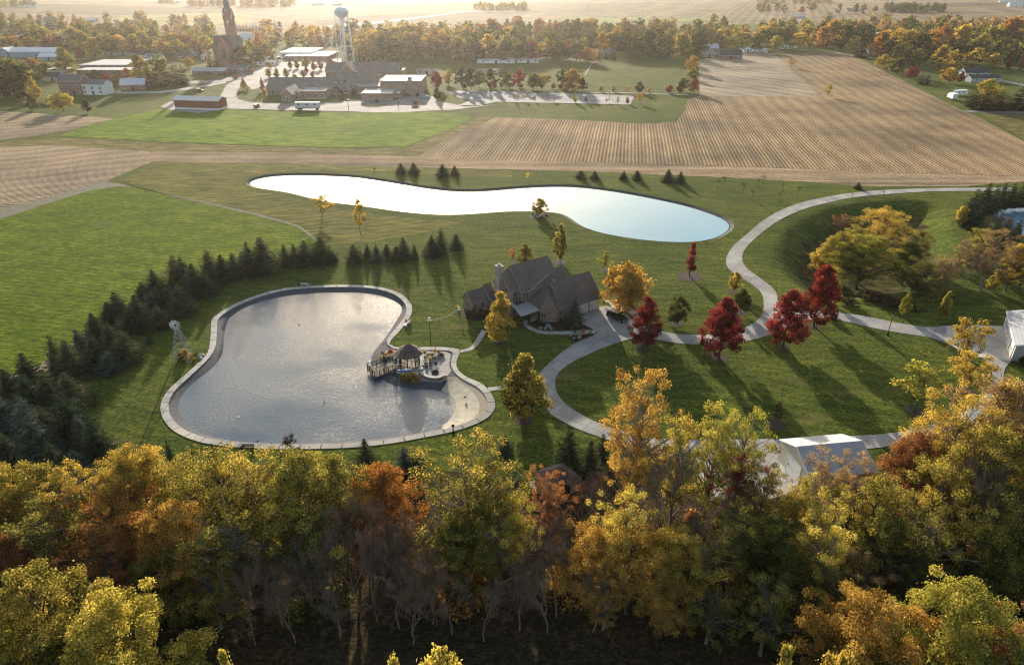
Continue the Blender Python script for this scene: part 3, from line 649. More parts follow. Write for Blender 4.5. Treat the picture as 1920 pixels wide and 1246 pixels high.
def gen_bare(name, seed, H, Rr, depth, bark, spread=0.55, r0=None, first=0.22, kids=(3, 5), thin=0.014):
    r = np.random.default_rng(seed); bt = MB(); bc = MB()
    def grow(p, d, L, rad, k):
        q = p + d * L * 0.5 + Vector(r.normal(0, 0.05 * L, 3)); e = q + (d + Vector(r.normal(0, 0.12, 3))) * L * 0.5
        tgt = bt if k >= depth - 1 else bc
        tgt.path([p, q, e], rad, max(thin, rad * 0.62), 6 if k >= depth - 1 else 3)
        if k == 0: return
        for _ in range(int(r.integers(*kids)) + (1 if k == 1 else 0)):
            nd = (d + Vector(unit(r.normal(size=3))) * spread * r.uniform(0.7, 1.5) + Vector((0, 0, 0.18))).normalized()
            st = p.lerp(e, r.uniform(0.55, 1.0)) if k < depth else p.lerp(e, r.uniform(0.6, 1.0))
            grow(st, nd, L * r.uniform(0.60, 0.82), max(thin, rad * 0.58), k - 1)
    grow(Vector((0, 0, -0.3)), Vector((0, 0, 1)), H * first * 1.4, r0 or H * 0.017, depth)
    out = {}
    zmax = max(v[2] for v in bc.v); rm = np.percentile([math.hypot(v[0], v[1]) for v in bc.v], 97)
    for nm, bb in (('trunk', bt), ('crown', bc)):
        v = [(x * Rr / rm, y * Rr / rm, z * H / zmax if z > 0 else z) for x, y, z in bb.v]
        me = bpy.data.meshes.new(name + '_' + nm); me.from_pydata(v, [], bb.f); me.materials.append(bark); me.update(); out[nm] = me
    out.update(H=H, R=Rr); return out

bark = M('bark_grey_brown', (0.085, 0.065, 0.050), 0.95, 3.0, 0.4, 0.5)
bark_l = M('bark_pale', (0.20, 0.17, 0.14), 0.95, 3.0, 0.35, 0.4)
twig = M('twig_grey', (0.190, 0.135, 0.095), 0.95, 2.0, 0.35)
twig_d = M('twig_brown', (0.135, 0.092, 0.062), 0.95, 2.0, 0.35)
L = dict(
 yellow=M_leaf('leaf_yellow', [(0.24, 0.22, 0.032), (0.48, 0.38, 0.045), (0.64, 0.51, 0.075)]),
 lime=M_leaf('leaf_lime', [(0.13, 0.16, 0.025), (0.30, 0.29, 0.040), (0.48, 0.40, 0.055)]),
 gold=M_leaf('leaf_gold', [(0.22, 0.175, 0.032), (0.46, 0.31, 0.036), (0.62, 0.44, 0.07)]),
 amber=M_leaf('leaf_amber', [(0.27, 0.165, 0.03), (0.48, 0.265, 0.04), (0.60, 0.38, 0.07)]),
 orange=M_leaf('leaf_orange', [(0.27, 0.115, 0.026), (0.46, 0.185, 0.030), (0.56, 0.29, 0.055)]),
 rust=M_leaf('leaf_rust', [(0.15, 0.065, 0.028), (0.30, 0.115, 0.04), (0.44, 0.21, 0.07)]),
 red=M_leaf('leaf_red', [(0.12, 0.013, 0.020), (0.25, 0.022, 0.028), (0.42, 0.070, 0.055)], 0.45),
 maroon=M_leaf('leaf_maroon', [(0.085, 0.010, 0.014), (0.17, 0.018, 0.020), (0.34, 0.045, 0.030)], 0.45),
 olive=M_leaf('leaf_olive', [(0.07, 0.095, 0.020), (0.18, 0.175, 0.032), (0.44, 0.36, 0.06)]),
 olivegold=M_leaf('leaf_olive_gold', [(0.09, 0.105, 0.022), (0.28, 0.235, 0.036), (0.58, 0.43, 0.065)]),
 green=M_leaf('leaf_green', [(0.040, 0.062, 0.016), (0.085, 0.105, 0.024), (0.19, 0.175, 0.04)]),
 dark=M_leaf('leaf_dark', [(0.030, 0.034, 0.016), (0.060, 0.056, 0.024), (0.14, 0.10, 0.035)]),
 tan=M_leaf('leaf_tan', [(0.17, 0.115, 0.060), (0.31, 0.20, 0.085), (0.42, 0.28, 0.12)]),
 spruce=M_leaf('needle_green', [(0.020, 0.036, 0.019), (0.042, 0.064, 0.030), (0.10, 0.118, 0.048)], 0.15),
 pine=M_leaf('needle_brown_green', [(0.027, 0.037, 0.019), (0.058, 0.068, 0.032), (0.13, 0.125, 0.054)], 0.15),
 blue=M_leaf('needle_blue', [(0.030, 0.044, 0.034), (0.060, 0.080, 0.060), (0.12, 0.145, 0.105)], 0.15),
)
V = {}                                           # prototypes: mesh variants, never linked on their own
def proto(kind, lst): V[kind] = lst
g = L['olive']
proto('big', [gen_tree('big%d' % i, 11 + i, 18, 6.6, fm, 170, (40000, 24000, 36000, 27000, 21000)[i], 0.215, bs, 0.155, bark, g, 80, lobe=0.45, flat=0.6) for i, (fm, bs) in enumerate((('oak', 0.26), ('round', 0.3), ('egg', 0.24), ('oak', 0.2), ('vase', 0.3)))])
proto('near', [gen_tree('near%d' % i, 21 + i, 18, 6.6, fm, 200, 62000, 0.19, 0.25, 0.15, bark, g, 80, lobe=0.4, flat=0.6) for i, fm in enumerate(('oak', 'round', 'egg'))])
proto('airy', [gen_tree('airy%d' % i, 31 + i, 20, 6.0, 'vase', 120, 14000, 0.22, 0.30, 0.145, bark_l, g, 90, lobe=0.45) for i in range(3)])
proto('oval', [gen_tree('oval%d' % i, 41 + i, 11, 4.0, 'oval', 110, 11000, 0.30, 0.12, 0.20, bark, g, 24, lobe=0.1) for i in range(2)])
proto('egg', [gen_tree('egg%d' % i, 51 + i, 11, 3.8, 'egg', 150, 13000, 0.27, 0.14, 0.19, bark, g, 24, lobe=0.05) for i in range(2)])
proto('round', [gen_tree('round%d' % i, 61 + i, 9, 4.0, 'round', 60, 7500, 0.34, 0.16, 0.25, bark, g, 16, lobe=0.2) for i in range(2)])
proto('column', [gen_tree('column0', 71, 8, 1.4, 'column', 40, 3200, 0.26, 0.2, 0.42, bark, g, 10, lobe=0.1)])
proto('young', [gen_tree('young%d' % i, 81 + i, 7, 2.2, fm, 26, 1500, 0.24, 0.34, 0.24, bark, g, 24, 0.07, 0.35) for i, fm in enumerate(('vase', 'oval'))])
proto('spread', [gen_tree('spread0', 91, 8, 4.2, 'vase', 46, 4200, 0.28, 0.26, 0.2, bark, g, 34, 0.12, 0.35)])
proto('bush', [gen_tree('bush%d' % i, 101 + i, 3.2, 2.4, 'dome', 28, 2600, 0.28, 0.0, 0.34, bark, g, 12, 0.05, 0.3) for i in range(3)])
proto('smallbush', [gen_tree('smallbush%d' % i, 111 + i, 1.0, 0.8, 'dome', 12, 500, 0.15, 0.0, 0.45, bark, g, 5, 0.02, 0.25) for i in range(2)])
proto('far', [gen_tree('far%d' % i, 121 + i, 12, 5.0, fm, 42, 2600, 0.72, bs, 0.27, bark, g, 12, lobe=0.3) for i, (fm, bs) in enumerate((('oak', 0.1), ('round', 0.12), ('oval', 0.1), ('vase', 0.22), ('egg', 0.1)))])
proto('conifer', [gen_conifer('conifer%d' % i, 141 + i, 9, 2.7, 21, 13, 8, 0.50, bark, L['spruce'], fm, dr, rg) for i, (fm, dr, rg) in enumerate(((0.95, 0.28, 0.22), (0.75, 0.08, 0.36), (1.05, 0.36, 0.18), (0.7, -0.02, 0.4), (0.85, 0.2, 0.3)))])
proto('farconifer', [gen_conifer('farconifer%d' % i, 151 + i, 11, 2.6, 15, 9, 5, 0.9, bark, L['spruce'], fm) for i, fm in enumerate((0.8, 0.55))])
proto('bare', [gen_bare('bare%d' % i, 161 + i, 12, 4.8, 6, twig, 0.55, 0.13, 0.2, (3, 4), 0.013) for i in range(3)])
proto('baretall', [gen_bare('baretall%d' % i, 171 + i, 15, 4.5, 6, twig, 0.42, 0.15, 0.24, (3, 4), 0.014) for i in range(2)])
proto('scrub', [gen_bare('scrub%d' % i, 181 + i, 4.5, 3.2, 4, twig_d, 0.8, 0.06, 0.14, (4, 6), 0.014) for i in range(2)])
proto('orchard', [gen_bare('orchard0', 191, 4.2, 2.2, 5, twig, 0.6, 0.06, 0.18, (2, 4), 0.010)])

REG = []                                          # (object, description, region, category) -> labels at the end
CNT = {}
def plant(kind, loc, H, W, leafm, name, desc, region, cat='tree', group=None, rot=None, tilt=0.0):
    """one tree or bush: an Empty at its foot > trunk, crown"""
    k = CNT[kind] = CNT.get(kind, -1) + 1
    p = V[kind][k % len(V[kind])]
    o = bpy.data.objects.new(name, None); COL.objects.link(o); o.empty_display_size = 0.5
    o.location = loc; o.rotation_euler = (tilt, 0, rot if rot is not None else rng.uniform(0, 6.28))
    sx = W / (2 * p['R']); sz = H / p['H']; o.scale = (sx, sx, sz)
    for part in ('trunk', 'crown'):
        c = bpy.data.objects.new(part, p[part]); COL.objects.link(c); c.parent = o
        if part == 'crown' and leafm is not None:
            c.material_slots[0].link = 'OBJECT'; c.material_slots[0].material = L[leafm]
    o['category'] = cat
    if group: o['group'] = group
    REG.append((o, desc, region)); return o
def by_base(kind, px, pyt, pyb, wpx, leafm, name, desc, region, cat='tree', group=None, zb=None):
    g = G(px, pyb)
    if zb is None: zb = ground_z(g.x, g.y)
    if zb < -0.05:
        for _ in range(4): g = G(px, pyb, zb); zb = ground_z(g.x, g.y)
    h = height_at(px, pyb, pyt, zb); return plant(kind, (g.x, g.y, zb), h, wpx * mpp(px, (pyt + pyb) / 2 if False else pyb, zb) , leafm, name, desc, region, cat, group)
def by_top(kind, px, pyt, H, wpx, leafm, name, desc, region, cat='tree', group=None):
    g = G(px, pyt, H); return plant(kind, (g.x, g.y, 0.0), H, wpx * mpp(px, pyt, H * 0.75), leafm, name, desc, region, cat, group)
CW = dict(yellow='bright yellow', lime='yellow green', gold='golden', amber='amber', orange='orange', rust='rust brown', red='red', maroon='dark maroon', olive='olive', olivegold='olive gold', green='green', dark='dark brown green', tan='tan')

# ---- front woodland: far row (against the lawn), middle row, near row -- (top x, top y, height, crown width, colour, kind)
W1 = [(-10,872,15,150,'olivegold','big'),(70,866,15,150,'olivegold','big'),(135,862,15,130,'gold','big'),(222,834,17,170,'gold','big'),(318,856,15,140,'olivegold','big'),(400,850,18,170,'olivegold','big'),(462,852,18,140,'olivegold','big'),(545,850,19,180,'olive','big'),(622,846,17,130,'olive','big'),(712,868,14,150,'orange','big'),
 (868,828,20,180,'olivegold','big'),(915,842,19,110,'olive','big'),(958,925,14,95,'yellow','big'),(1032,878,13,80,'rust','airy'),(1215,694,23,130,'amber','airy'),(1190,800,17,90,'amber','airy'),(1285,768,20,105,'yellow','airy'),(1355,760,20,110,'lime','airy'),(1410,770,19,110,'lime','airy'),(1392,846,14,90,'red','airy'),(1445,880,13,90,'olive','airy'),
 (1588,846,14,115,'tan','airy'),(1545,898,15,130,'yellow','big'),(1495,925,14,90,'gold','big'),(1665,884,17,130,'olivegold','big'),(1738,808,16,140,'rust','big'),(1822,742,20,160,'gold','big'),(1900,698,22,150,'tan','big'),(1790,868,17,130,'olivegold','big'),(1885,800,20,150,'olivegold','big'),(1980,720,22,160,'gold','big'),(2060,735,20,150,'olivegold','big'),(2150,760,19,150,'amber','big'),(-110,876,15,150,'gold','big'),(-210,884,15,150,'olive','big')]
W2 = [(60,955,14,180,'olive','big'),(190,925,14,190,'orange','big'),(310,950,15,160,'amber','big'),(425,938,16,180,'olive','big'),(560,935,14,120,'olive','big'),(850,955,14,140,'olive','big'),(925,950,14,120,'olive','big'),(880,1035,8,120,'orange','bush'),(1110,985,13,130,'amber','big'),(1180,925,16,120,'yellow','big'),(1190,990,13,150,'amber','big'),(1262,1000,13,140,'gold','big'),(1330,995,13,140,'olivegold','big'),(1400,935,15,120,'olive','airy'),(1465,960,15,150,'green','big'),(1560,985,15,140,'yellow','big'),(1640,1022,12,100,'tan','airy'),(1665,950,15,140,'olive','big'),(1760,950,15,160,'olive','big'),(1870,965,15,160,'olive','big'),(1940,900,17,150,'olive','big'),
 (180,1010,12,150,'rust','big'),(285,1045,10,140,'olive','big'),(95,1045,10,160,'rust','big'),(380,1055,10,140,'olivegold','big'),(-10,1000,13,150,'rust','big'),(1570,1080,10,140,'olive','big'),(1345,1095,9,120,'olive','big'),(1255,1085,9,110,'amber','big'),(1745,1050,11,150,'green','big'),(1460,1090,11,130,'olive','big'),(1140,1070,9,100,'amber','airy'),(790,1040,8,110,'tan','airy'),(660,960,10,100,'rust','airy'),(1860,1050,11,140,'green','big'),(1500,1040,12,130,'olive','big'),(2030,860,16,160,'olive','big'),(2120,880,15,160,'gold','big'),(2030,1000,14,160,'rust','big'),(2150,1010,13,160,'olivegold','big'),(-120,970,14,170,'amber','big'),(-230,980,14,170,'olive','big')]
W3 = [(48,1078,18,250,'olivegold','near'),(192,1128,18,250,'yellow','near'),(-40,1150,17,200,'yellow','near'),(414,1216,15,60,'yellow','oval'),(735,1224,15,80,'yellow','oval'),(828,1214,16,140,'yellow','round'),(1480,1208,16,90,'yellow','oval'),(1655,1122,17,230,'amber','near'),(1838,1096,19,230,'lime','near'),(1590,1222,16,100,'gold','round'),(1760,1215,15,120,'yellow','round'),(1945,1160,17,150,'rust','airy')]
W2 = [t if i % 3 else t[:5] + ('airy' if t[5] == 'big' else t[5],) for i, t in enumerate(W2)]
W1 = [t if i % 4 != 2 else t[:5] + ('airy' if t[5] == 'big' else t[5],) for i, t in enumerate(W1)]
for rows, rg in ((W1, 'along the far edge of the front woodland'), (W2, 'in the middle of the front woodland'), (W3, 'at the very front of the woodland')):
    for x, y, H, w, c, k in rows:
        nm = 'airy_tree' if k == 'airy' else ('shrub' if k == 'bush' else 'broadleaf_tree')
        by_top(k, x, y, H, w, c, nm, CW[c] + {'airy': ' thin crowned tree', 'bush': ' bush', 'oval': ' small pointed tree', 'round': ' round topped tree'}.get(k, ' leafy tree'), rg, 'shrub' if k == 'bush' else 'tree', 'woodland trees in front')
for x, y, H, w, k in [(600,930,14,120,'bare'),(670,930,14,120,'bare'),(740,940,13,110,'bare'),(590,990,12,130,'bare'),(500,1040,11,120,'bare'),(690,1030,11,130,'bare'),(780,975,12,110,'bare'),(840,1080,9,110,'bare'),(1050,1010,12,120,'bare'),(560,1025,11,130,'bare'),(650,1000,12,140,'bare'),(700,965,13,130,'bare'),(735,1055,10,130,'bare'),(620,1085,9,120,'bare'),(530,1095,9,120,'bare'),(800,1035,11,110,'bare'),(1010,985,12,120,'bare'),(1070,950,12,130,'bare'),(1095,900,12,110,'bare'),(1140,890,12,110,'bare'),(1030,1075,9,130,'bare'),(765,1110,8,130,'bare'),(975,1060,10,120,'bare'),(905,1105,8,120,'bare'),(1120,1075,9,110,'bare'),(1880,840,19,130,'baretall'),(1840,820,18,110,'baretall'),(440,1060,12,90,'baretall'),(1265,850,17,120,'baretall'),(1385,900,15,110,'baretall'),(1300,960,13,90,'bare'),(470,1000,12,110,'bare'),(1700,1060,10,110,'bare')]:
    by_top(k, x, y, H, w, None, 'bare_tree', 'leafless grey tree' if k == 'bare' else 'tall leafless grey tree', 'among the front woodland', 'tree', 'leafless woodland trees')
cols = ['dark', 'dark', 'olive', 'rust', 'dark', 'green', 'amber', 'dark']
def shrub_lab(c): return 'low %s shrub in the shade under the front woodland' % CW[c]
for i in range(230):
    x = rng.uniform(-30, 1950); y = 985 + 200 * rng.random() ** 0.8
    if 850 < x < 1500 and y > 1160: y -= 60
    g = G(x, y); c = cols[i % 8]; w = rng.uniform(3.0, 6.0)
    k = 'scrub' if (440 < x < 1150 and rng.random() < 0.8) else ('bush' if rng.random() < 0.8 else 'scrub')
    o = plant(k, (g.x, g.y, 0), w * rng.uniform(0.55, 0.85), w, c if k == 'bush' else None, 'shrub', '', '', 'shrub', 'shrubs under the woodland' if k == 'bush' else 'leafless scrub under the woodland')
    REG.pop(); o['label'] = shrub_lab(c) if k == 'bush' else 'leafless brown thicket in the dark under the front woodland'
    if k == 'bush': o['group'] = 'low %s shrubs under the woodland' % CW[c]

# ---- conifers round the near pond -- (top x, top y, base y, width)
CB = [(497,443,510,64),(537,457,500,28),(555,455,498,30),(575,450,497,38),(605,445,491,46),(624,470,490,20),(665,457,492,32),(690,455,483,18),(726,457,478,18),(745,460,488,32),(758,443,486,30),(778,457,485,16),(811,440,480,36),(828,427,475,28),(856,437,468,26),
 (472,450,517,38),(441,472,512,30),(422,475,527,48),(397,467,522,40),(370,492,552,50),(350,480,542,46),(335,477,537,46),(390,507,552,44),(294,505,547,36),(310,525,572,46),(345,530,587,50),(272,527,560,36),(265,550,607,50),(225,547,592,42),(210,565,607,40),(302,570,614,44),(250,575,622,48),(185,585,637,50),
 (112,627,692,34),(140,637,702,64),(185,627,682,52),(240,617,675,54),(215,602,657,48),(281,630,643,14),(25,690,747,54),(62,700,762,62),(100,690,757,48),(140,695,760,70),(142,737,814,68),(185,785,847,56),(28,815,872,42),(60,660,722,50),(-15,720,790,60),(100,760,830,50),(110,830,885,50),(55,850,900,50),(-10,860,910,60),(327,822,882,24),(407,830,876,20),(688,820,872,36),(782,838,887,36),(1065,795,882,50),(1105,823,892,50),(1128,812,862,30),(948,815,850,30)]
BL = [(707,458,490,26),(460,470,515,34),(360,522,560,36),(287,547,580,32),(327,570,596,26),(157,615,670,40),(211,657,698,40),(10,725,797,58),(62,740,815,54),(82,777,860,74),(160,775,832,42),(10,797,870,54),(148,840,882,42),(760,837,882,34)]
for lst, lm, d in ((CB, None, 'dark green conifer'), (BL, 'blue', 'blue grey spruce')):
    for i, (x, yt, yb, w) in enumerate(lst):
        rg = 'in the evergreen row left of the near pond' if x < 470 and yb < 905 and x not in (327, 407) else ('in the evergreen row behind the near pond' if yb < 520 else 'on the grass below the near pond')
        by_base('conifer', x, yt, yb, w * 1.38, lm or ('spruce' if i % 3 else 'pine'), 'conifer', d, rg, 'conifer', 'evergreens round the near pond')
for x, yt, yb, w in [(752,305,325,18),(776,304,325,19),(830,307,331,22),(853,309,328,15),(1089,319,334,17),(1115,320,336,16),(1169,320,337,15),(1194,318,337,16),(1252,316,341,22),(1275,321,342,17),(1608,341,354,12)]:
    by_base('conifer', x, yt, yb, w * 1.6, 'spruce', 'conifer', 'stubby round conifer', 'on the grass beyond the long pond', 'conifer', 'conifers behind the long pond')
o = by_base('conifer', 1076, 553, 608, 46, 'blue', 'blue_spruce', '', '', 'conifer'); REG.pop(); tag(o, 'blue spruce standing alone in the front garden of the stone house')

# ---- lawn trees, each one its own
LT = [(1011,372,405,32,'olivegold','round','olive round tree in a stone planting ring beside the long pond'),(1050,418,491,34,'olivegold','oval','slim olive gold pointed tree between the house and the long pond'),(985,457,494,40,'olivegold','oval','olive gold bushy tree just behind the tallest house roof'),(960,462,493,16,'orange','young','small rusty sapling behind the house chimney'),(1133,470,506,30,'lime','young','pale lime young tree on the lawn behind the golden tree'),
 (1172,492,583,102,'amber','round','wide round golden orange tree right of the garage'),(1293,453,518,24,'red','column','narrow red column tree alone on the lawn'),(1376,510,546,28,'gold','round','small golden tree beside the bend of the drive'),(1388,541,586,40,'green','round','dark green yellow tipped round tree inside the drive bend'),(1270,555,607,44,'green','round','dark green yellow tipped lollipop tree in the middle of the lawn'),
 (1206,556,654,66,'red','egg','crimson egg shaped maple nearest the black car'),(1347,557,670,88,'red','egg','bright red maple between the lawn and the lower drive bend'),(1468,543,652,82,'red','egg','orange red maple at the road junction left of the maroon one'),(1526,496,612,82,'maroon','egg','dark maroon maple at the road junction, tallest of the four'),(1565,528,572,24,'olivegold','oval','small olive gold tree peeping out behind the maroon maple'),
 (1692,546,594,28,'lime','oval','left one of two slim yellow green trees below the hollow'),(1764,545,600,26,'lime','oval','right one of two slim yellow green trees below the hollow'),(1804,597,678,80,'gold','spread','golden spreading tree before the concrete barn apron'),(1810,664,734,92,'gold','spread','golden low spreading tree in a mulch ring below the apron'),(1716,665,772,84,'lime','young','leaning yellow green tree in a mulch ring near the gravel lane'),
 (1455,752,795,26,'dark','young','small dark almost bare sapling on the striped lawn'),(939,546,644,70,'gold','oval','golden pointed tree in front of the house terrace'),(983,660,788,108,'olivegold','oval','large gold pointed tree beside the concrete loop drive'),(604,360,411,36,'gold','young','left one of two thin golden saplings by the long pond'),(677,370,441,38,'gold','young','right one of two thin golden saplings by the long pond'),
 (990,322,338,10,'gold','smallbush','tiny golden shrub between the long pond and the stubble'),(702,313,321,5,'dark','smallbush','tiny dark sapling at the meadow edge behind the long pond')]
for x, yt, yb, w, c, k, lab in LT:
    o = by_base(k, x, yt, yb, w, c, 'maple_tree' if k == 'egg' else ('sapling' if k == 'young' else ('shrub' if k == 'smallbush' else 'lawn_tree')), '', '', 'shrub' if k == 'smallbush' else 'tree'); REG.pop(); tag(o, lab)
ring = M('mulch_ring', (0.055, 0.043, 0.033), 0.95, 3.0, 0.4, 0.5)
RG = [(1050,491,1.7),(1293,518,3.0),(1388,586,1.5),(1270,607,1.4),(1206,654,1.4),(1347,669,1.9),(1468,652,1.4),(1526,612,1.4),(1810,734,1.8),(1716,771,1.7),(939,643,1.3),(983,787,1.6),(1376,546,1.6),(1455,795,1.6),(1133,506,1.5),(1172,583,3.6),(1011,406,3.2),(960,493,1.0)]
for i, (x, y, r_) in enumerate(RG):
    g = G(x, y); b = MB(); rr = [r_ * (1 + 0.08 * math.sin(k * 2.1 + i) + 0.05 * math.sin(k * 5)) for k in range(22)]
    b.poly([(g.x + rr[k] * math.cos(k * 0.2856), g.y + rr[k] * math.sin(k * 0.2856), 0.025) for k in range(22)])
    tag(b.build('mulch_bed', ring), kind='structure')
# orchard saplings
for x, yt, yb in [(1345,336,353),(1357,330,348),(1392,342,362),(1409,356,375),(1421,334,354),(1431,328,346),(1466,342,360),(1495,349,370),(1462,358,375),(1598,362,368),(1655,356,370),(1680,362,378)]:
    by_base('orchard', x, yt, yb, 16, None, 'fruit_tree', 'small bare orchard tree', 'beside the curve of the far road', 'tree', 'orchard saplings')
# trees in and round the hollow
HT = [(1560,432,528,76,'olivegold','big'),(1592,418,520,90,'olivegold','big'),(1640,392,500,96,'gold','big'),(1605,440,540,120,'lime','big'),(1535,460,515,50,'gold','round'),(1708,428,500,62,'olive','big'),(1690,450,535,74,'green','big'),(1715,486,552,74,'green','big'),(1748,478,550,40,'tan','airy'),(1765,480,552,40,'tan','airy'),(1838,430,545,84,'tan','airy'),(1822,428,505,54,'olive','big'),(1885,458,545,64,'gold','big'),(1908,470,545,64,'olivegold','big'),(1862,505,545,30,'yellow','round'),(1798,384,424,24,'yellow','round'),(1575,400,430,36,'rust','airy'),(1790,450,520,30,'tan','airy'),(1945,450,540,60,'olive','big')]
for x, yt, yb, w, c, k in HT:
    by_base(k, x, yt, yb, w, c, 'airy_tree' if k == 'airy' else 'broadleaf_tree', CW[c] + {'airy': ' thin crowned tree', 'round': ' small round tree'}.get(k, ' leafy tree'), 'in the hollow inside the road curve', 'tree', 'trees round the hollow')
for x, yt, yb, w in [(1802,470,548,36),(1780,490,550,30),(1850,400,465,40),(1868,402,470,30)]:
    by_base('baretall', x, yt, yb, w, None, 'bare_tree', 'tall leafless grey tree', 'between the hollow and the small pond', 'tree', 'bare trees by the small pond')
for x, yt, yb, w in [(1815,352,420,44),(1840,340,400,44),(1858,346,396,34),(1872,342,391,36),(1890,340,388,34),(1908,341,387,34),(1928,342,388,34),(1950,342,388,34),(1812,385,425,36),(1830,378,432,40),(1838,400,452,34),(1882,402,448,30),(1902,412,450,30),(1858,396,462,34),(1872,408,470,32),(1890,415,468,28),(1828,450,500,40)]:
    by_base('conifer', x, yt, yb, w * 1.15, 'spruce', 'conifer', 'dark tall conifer', 'around the small pond at the right edge', 'conifer', 'conifers by the small pond')
for x, yt, yb, w, c in [(1560,560,600,30,'dark'),(1700,545,575,60,'green'),(1640,520,560,70,'dark'),(1740,515,552,60,'lime'),(1765,525,556,50,'olive'),(1590,535,570,50,'dark'),(1670,530,572,60,'dark')]:
    g = G(x, yb); z = ground_z(g.x, g.y); o = plant('bush', (g.x, g.y, z), 1.6, w * mpp(x, yb), c, 'shrub', CW[c] + ' low bush', 'on the floor of the hollow', 'shrub', 'bushes in the hollow')
# ------------------------------------------------------------------ BUILDING HELPERS
trim = M('trim_cream', (0.33, 0.285, 0.235), 0.7, 2.0, 0.08)
white = M('paint_white', (0.75, 0.74, 0.71), 0.6, 1.5, 0.06)
glass = M_glass('window_glass')
wood_d = M('dark_wood', (0.045, 0.034, 0.028), 0.8, 3.0, 0.3)
black = M('black_metal', (0.018, 0.018, 0.018), 0.85, 3.0, 0.2, spec=0.08)
steel = M('galvanised_steel', (0.26, 0.27, 0.27), 0.7, 3.0, 0.12)
def gable(W, Rf, T, x0, x1, y0, y1, z0, ze, zr, axis='x', ov=0.35, rk=0.3, th=0.16):
    """walls into W, two roof slopes into Rf, rake boards into T"""
    if axis == 'x':
        ym = (y0 + y1) / 2; s = (zr - ze) / (ym - y0)
        for y in (y0, y1): W.poly([(x0, y, z0), (x1, y, z0), (x1, y, ze), (x0, y, ze)])
        for x in (x0, x1): W.poly([(x, y0, z0), (x, y1, z0), (x, y1, ze), (x, ym, zr), (x, y0, ze)])
        u = 0.06
        for sg, ye in ((-1, y0), (1, y1)):
            yo = ye + sg * ov; zo = ze - ov * s
            Rf.slab([(x0 - rk, ym, zr + u), (x1 + rk, ym, zr + u), (x1 + rk, yo, zo + u), (x0 - rk, yo, zo + u)], th)
            if T is not None:
                for x in (x0 - rk - 0.03, x1 + rk + 0.03): T.tube((x, ym, zr - 0.08), (x, yo, zo - 0.08), 0.09, n=4)
                T.tube((x0 - rk, yo + sg * 0.05, zo - 0.06), (x1 + rk, yo + sg * 0.05, zo - 0.06), 0.075, n=4)
    else:
        xm = (x0 + x1) / 2; s = (zr - ze) / (xm - x0)
        for x in (x0, x1): W.poly([(x, y0, z0), (x, y1, z0), (x, y1, ze), (x, y0, ze)])
        for y in (y0, y1): W.poly([(x0, y, z0), (x1, y, z0), (x1, y, ze), (xm, y, zr), (x0, y, ze)])
        u = 0.06
        for sg, xe in ((-1, x0), (1, x1)):
            xo = xe + sg * ov; zo = ze - ov * s
            Rf.slab([(xm, y0 - rk, zr + u), (xm, y1 + rk, zr + u), (xo, y1 + rk, zo + u), (xo, y0 - rk, zo + u)], th)
            if T is not None:
                for y in (y0 - rk - 0.03, y1 + rk + 0.03): T.tube((xm, y, zr - 0.08), (xo, y, zo - 0.08), 0.09, n=4)
                T.tube((xo + sg * 0.05, y0 - rk, zo - 0.06), (xo + sg * 0.05, y1 + rk, zo - 0.06), 0.10, n=4)
def hip(Rf, x0, x1, y0, y1, ze, zr, ov=0.4, th=0.16):
    x0 -= ov; x1 += ov; y0 -= ov; y1 += ov; r = min(x1 - x0, y1 - y0) / 2
    if x1 - x0 >= y1 - y0:
        a, c = ((x0 + r, (y0 + y1) / 2, zr), (x1 - r, (y0 + y1) / 2, zr))
        Rf.slab([(x0, y0, ze), (x1, y0, ze), c, a], th); Rf.slab([(x1, y1, ze), (x0, y1, ze), a, c], th)
        Rf.slab([(x0, y1, ze), (x0, y0, ze), a], th); Rf.slab([(x1, y0, ze), (x1, y1, ze), c], th)
    else:
        a, c = (((x0 + x1) / 2, y0 + r, zr), ((x0 + x1) / 2, y1 - r, zr))
        Rf.slab([(x0, y1, ze), (x0, y0, ze), a, c], th); Rf.slab([(x1, y0, ze), (x1, y1, ze), c, a], th)
        Rf.slab([(x0, y0, ze), (x1, y0, ze), a], th); Rf.slab([(x1, y1, ze), (x0, y1, ze), c], th)
def window(parent, x, y, z, ang, w, h, arch=False, fm=None, name='window', gm=None, bars=1):
    """z is the sill height; ang the outward direction of the wall in the parent's frame"""
    f = MB(); p = MB(); fm = fm or trim; t = 0.09
    f.box(-w / 2 - t, -w / 2, -0.06, 0.07, -t, h + (0 if arch else t)); f.box(w / 2, w / 2 + t, -0.06, 0.07, -t, h + (0 if arch else t))
    f.box(-w / 2, w / 2, -0.06, 0.09, -t, 0)
    if not arch: f.box(-w / 2, w / 2, -0.06, 0.07, h, h + t)
    for k in range(bars): xx = -w / 2 + w * (k + 1) / (bars + 1); f.box(xx - 0.03, xx + 0.03, -0.02, 0.05, 0, h)
    f.box(-w / 2, w / 2, -0.02, 0.045, h * 0.5 - 0.03, h * 0.5 + 0.03)
    pts = [(-w / 2, 0.02, 0), (w / 2, 0.02, 0), (w / 2, 0.02, h)]
    if arch:
        for k in range(1, 8): a = math.pi * k / 8; pts.append((w / 2 * math.cos(a), 0.02, h + w / 2 * math.sin(a)))
        for k in range(8):
            a, b_ = math.pi * k / 8, math.pi * (k + 1) / 8
            f.tube(((w / 2 + 0.04) * math.cos(a), 0.02, h + (w / 2 + 0.04) * math.sin(a)), ((w / 2 + 0.04) * math.cos(b_), 0.02, h + (w / 2 + 0.04) * math.sin(b_)), 0.07, n=4)
    pts.append((-w / 2, 0.02, h)); p.poly(pts[::-1])
    o = f.build(name, fm, parent); o.location = (x, y, z); o.rotation_euler = (0, 0, ang - math.pi / 2)
    p.build('pane', gm or glass, o); return o
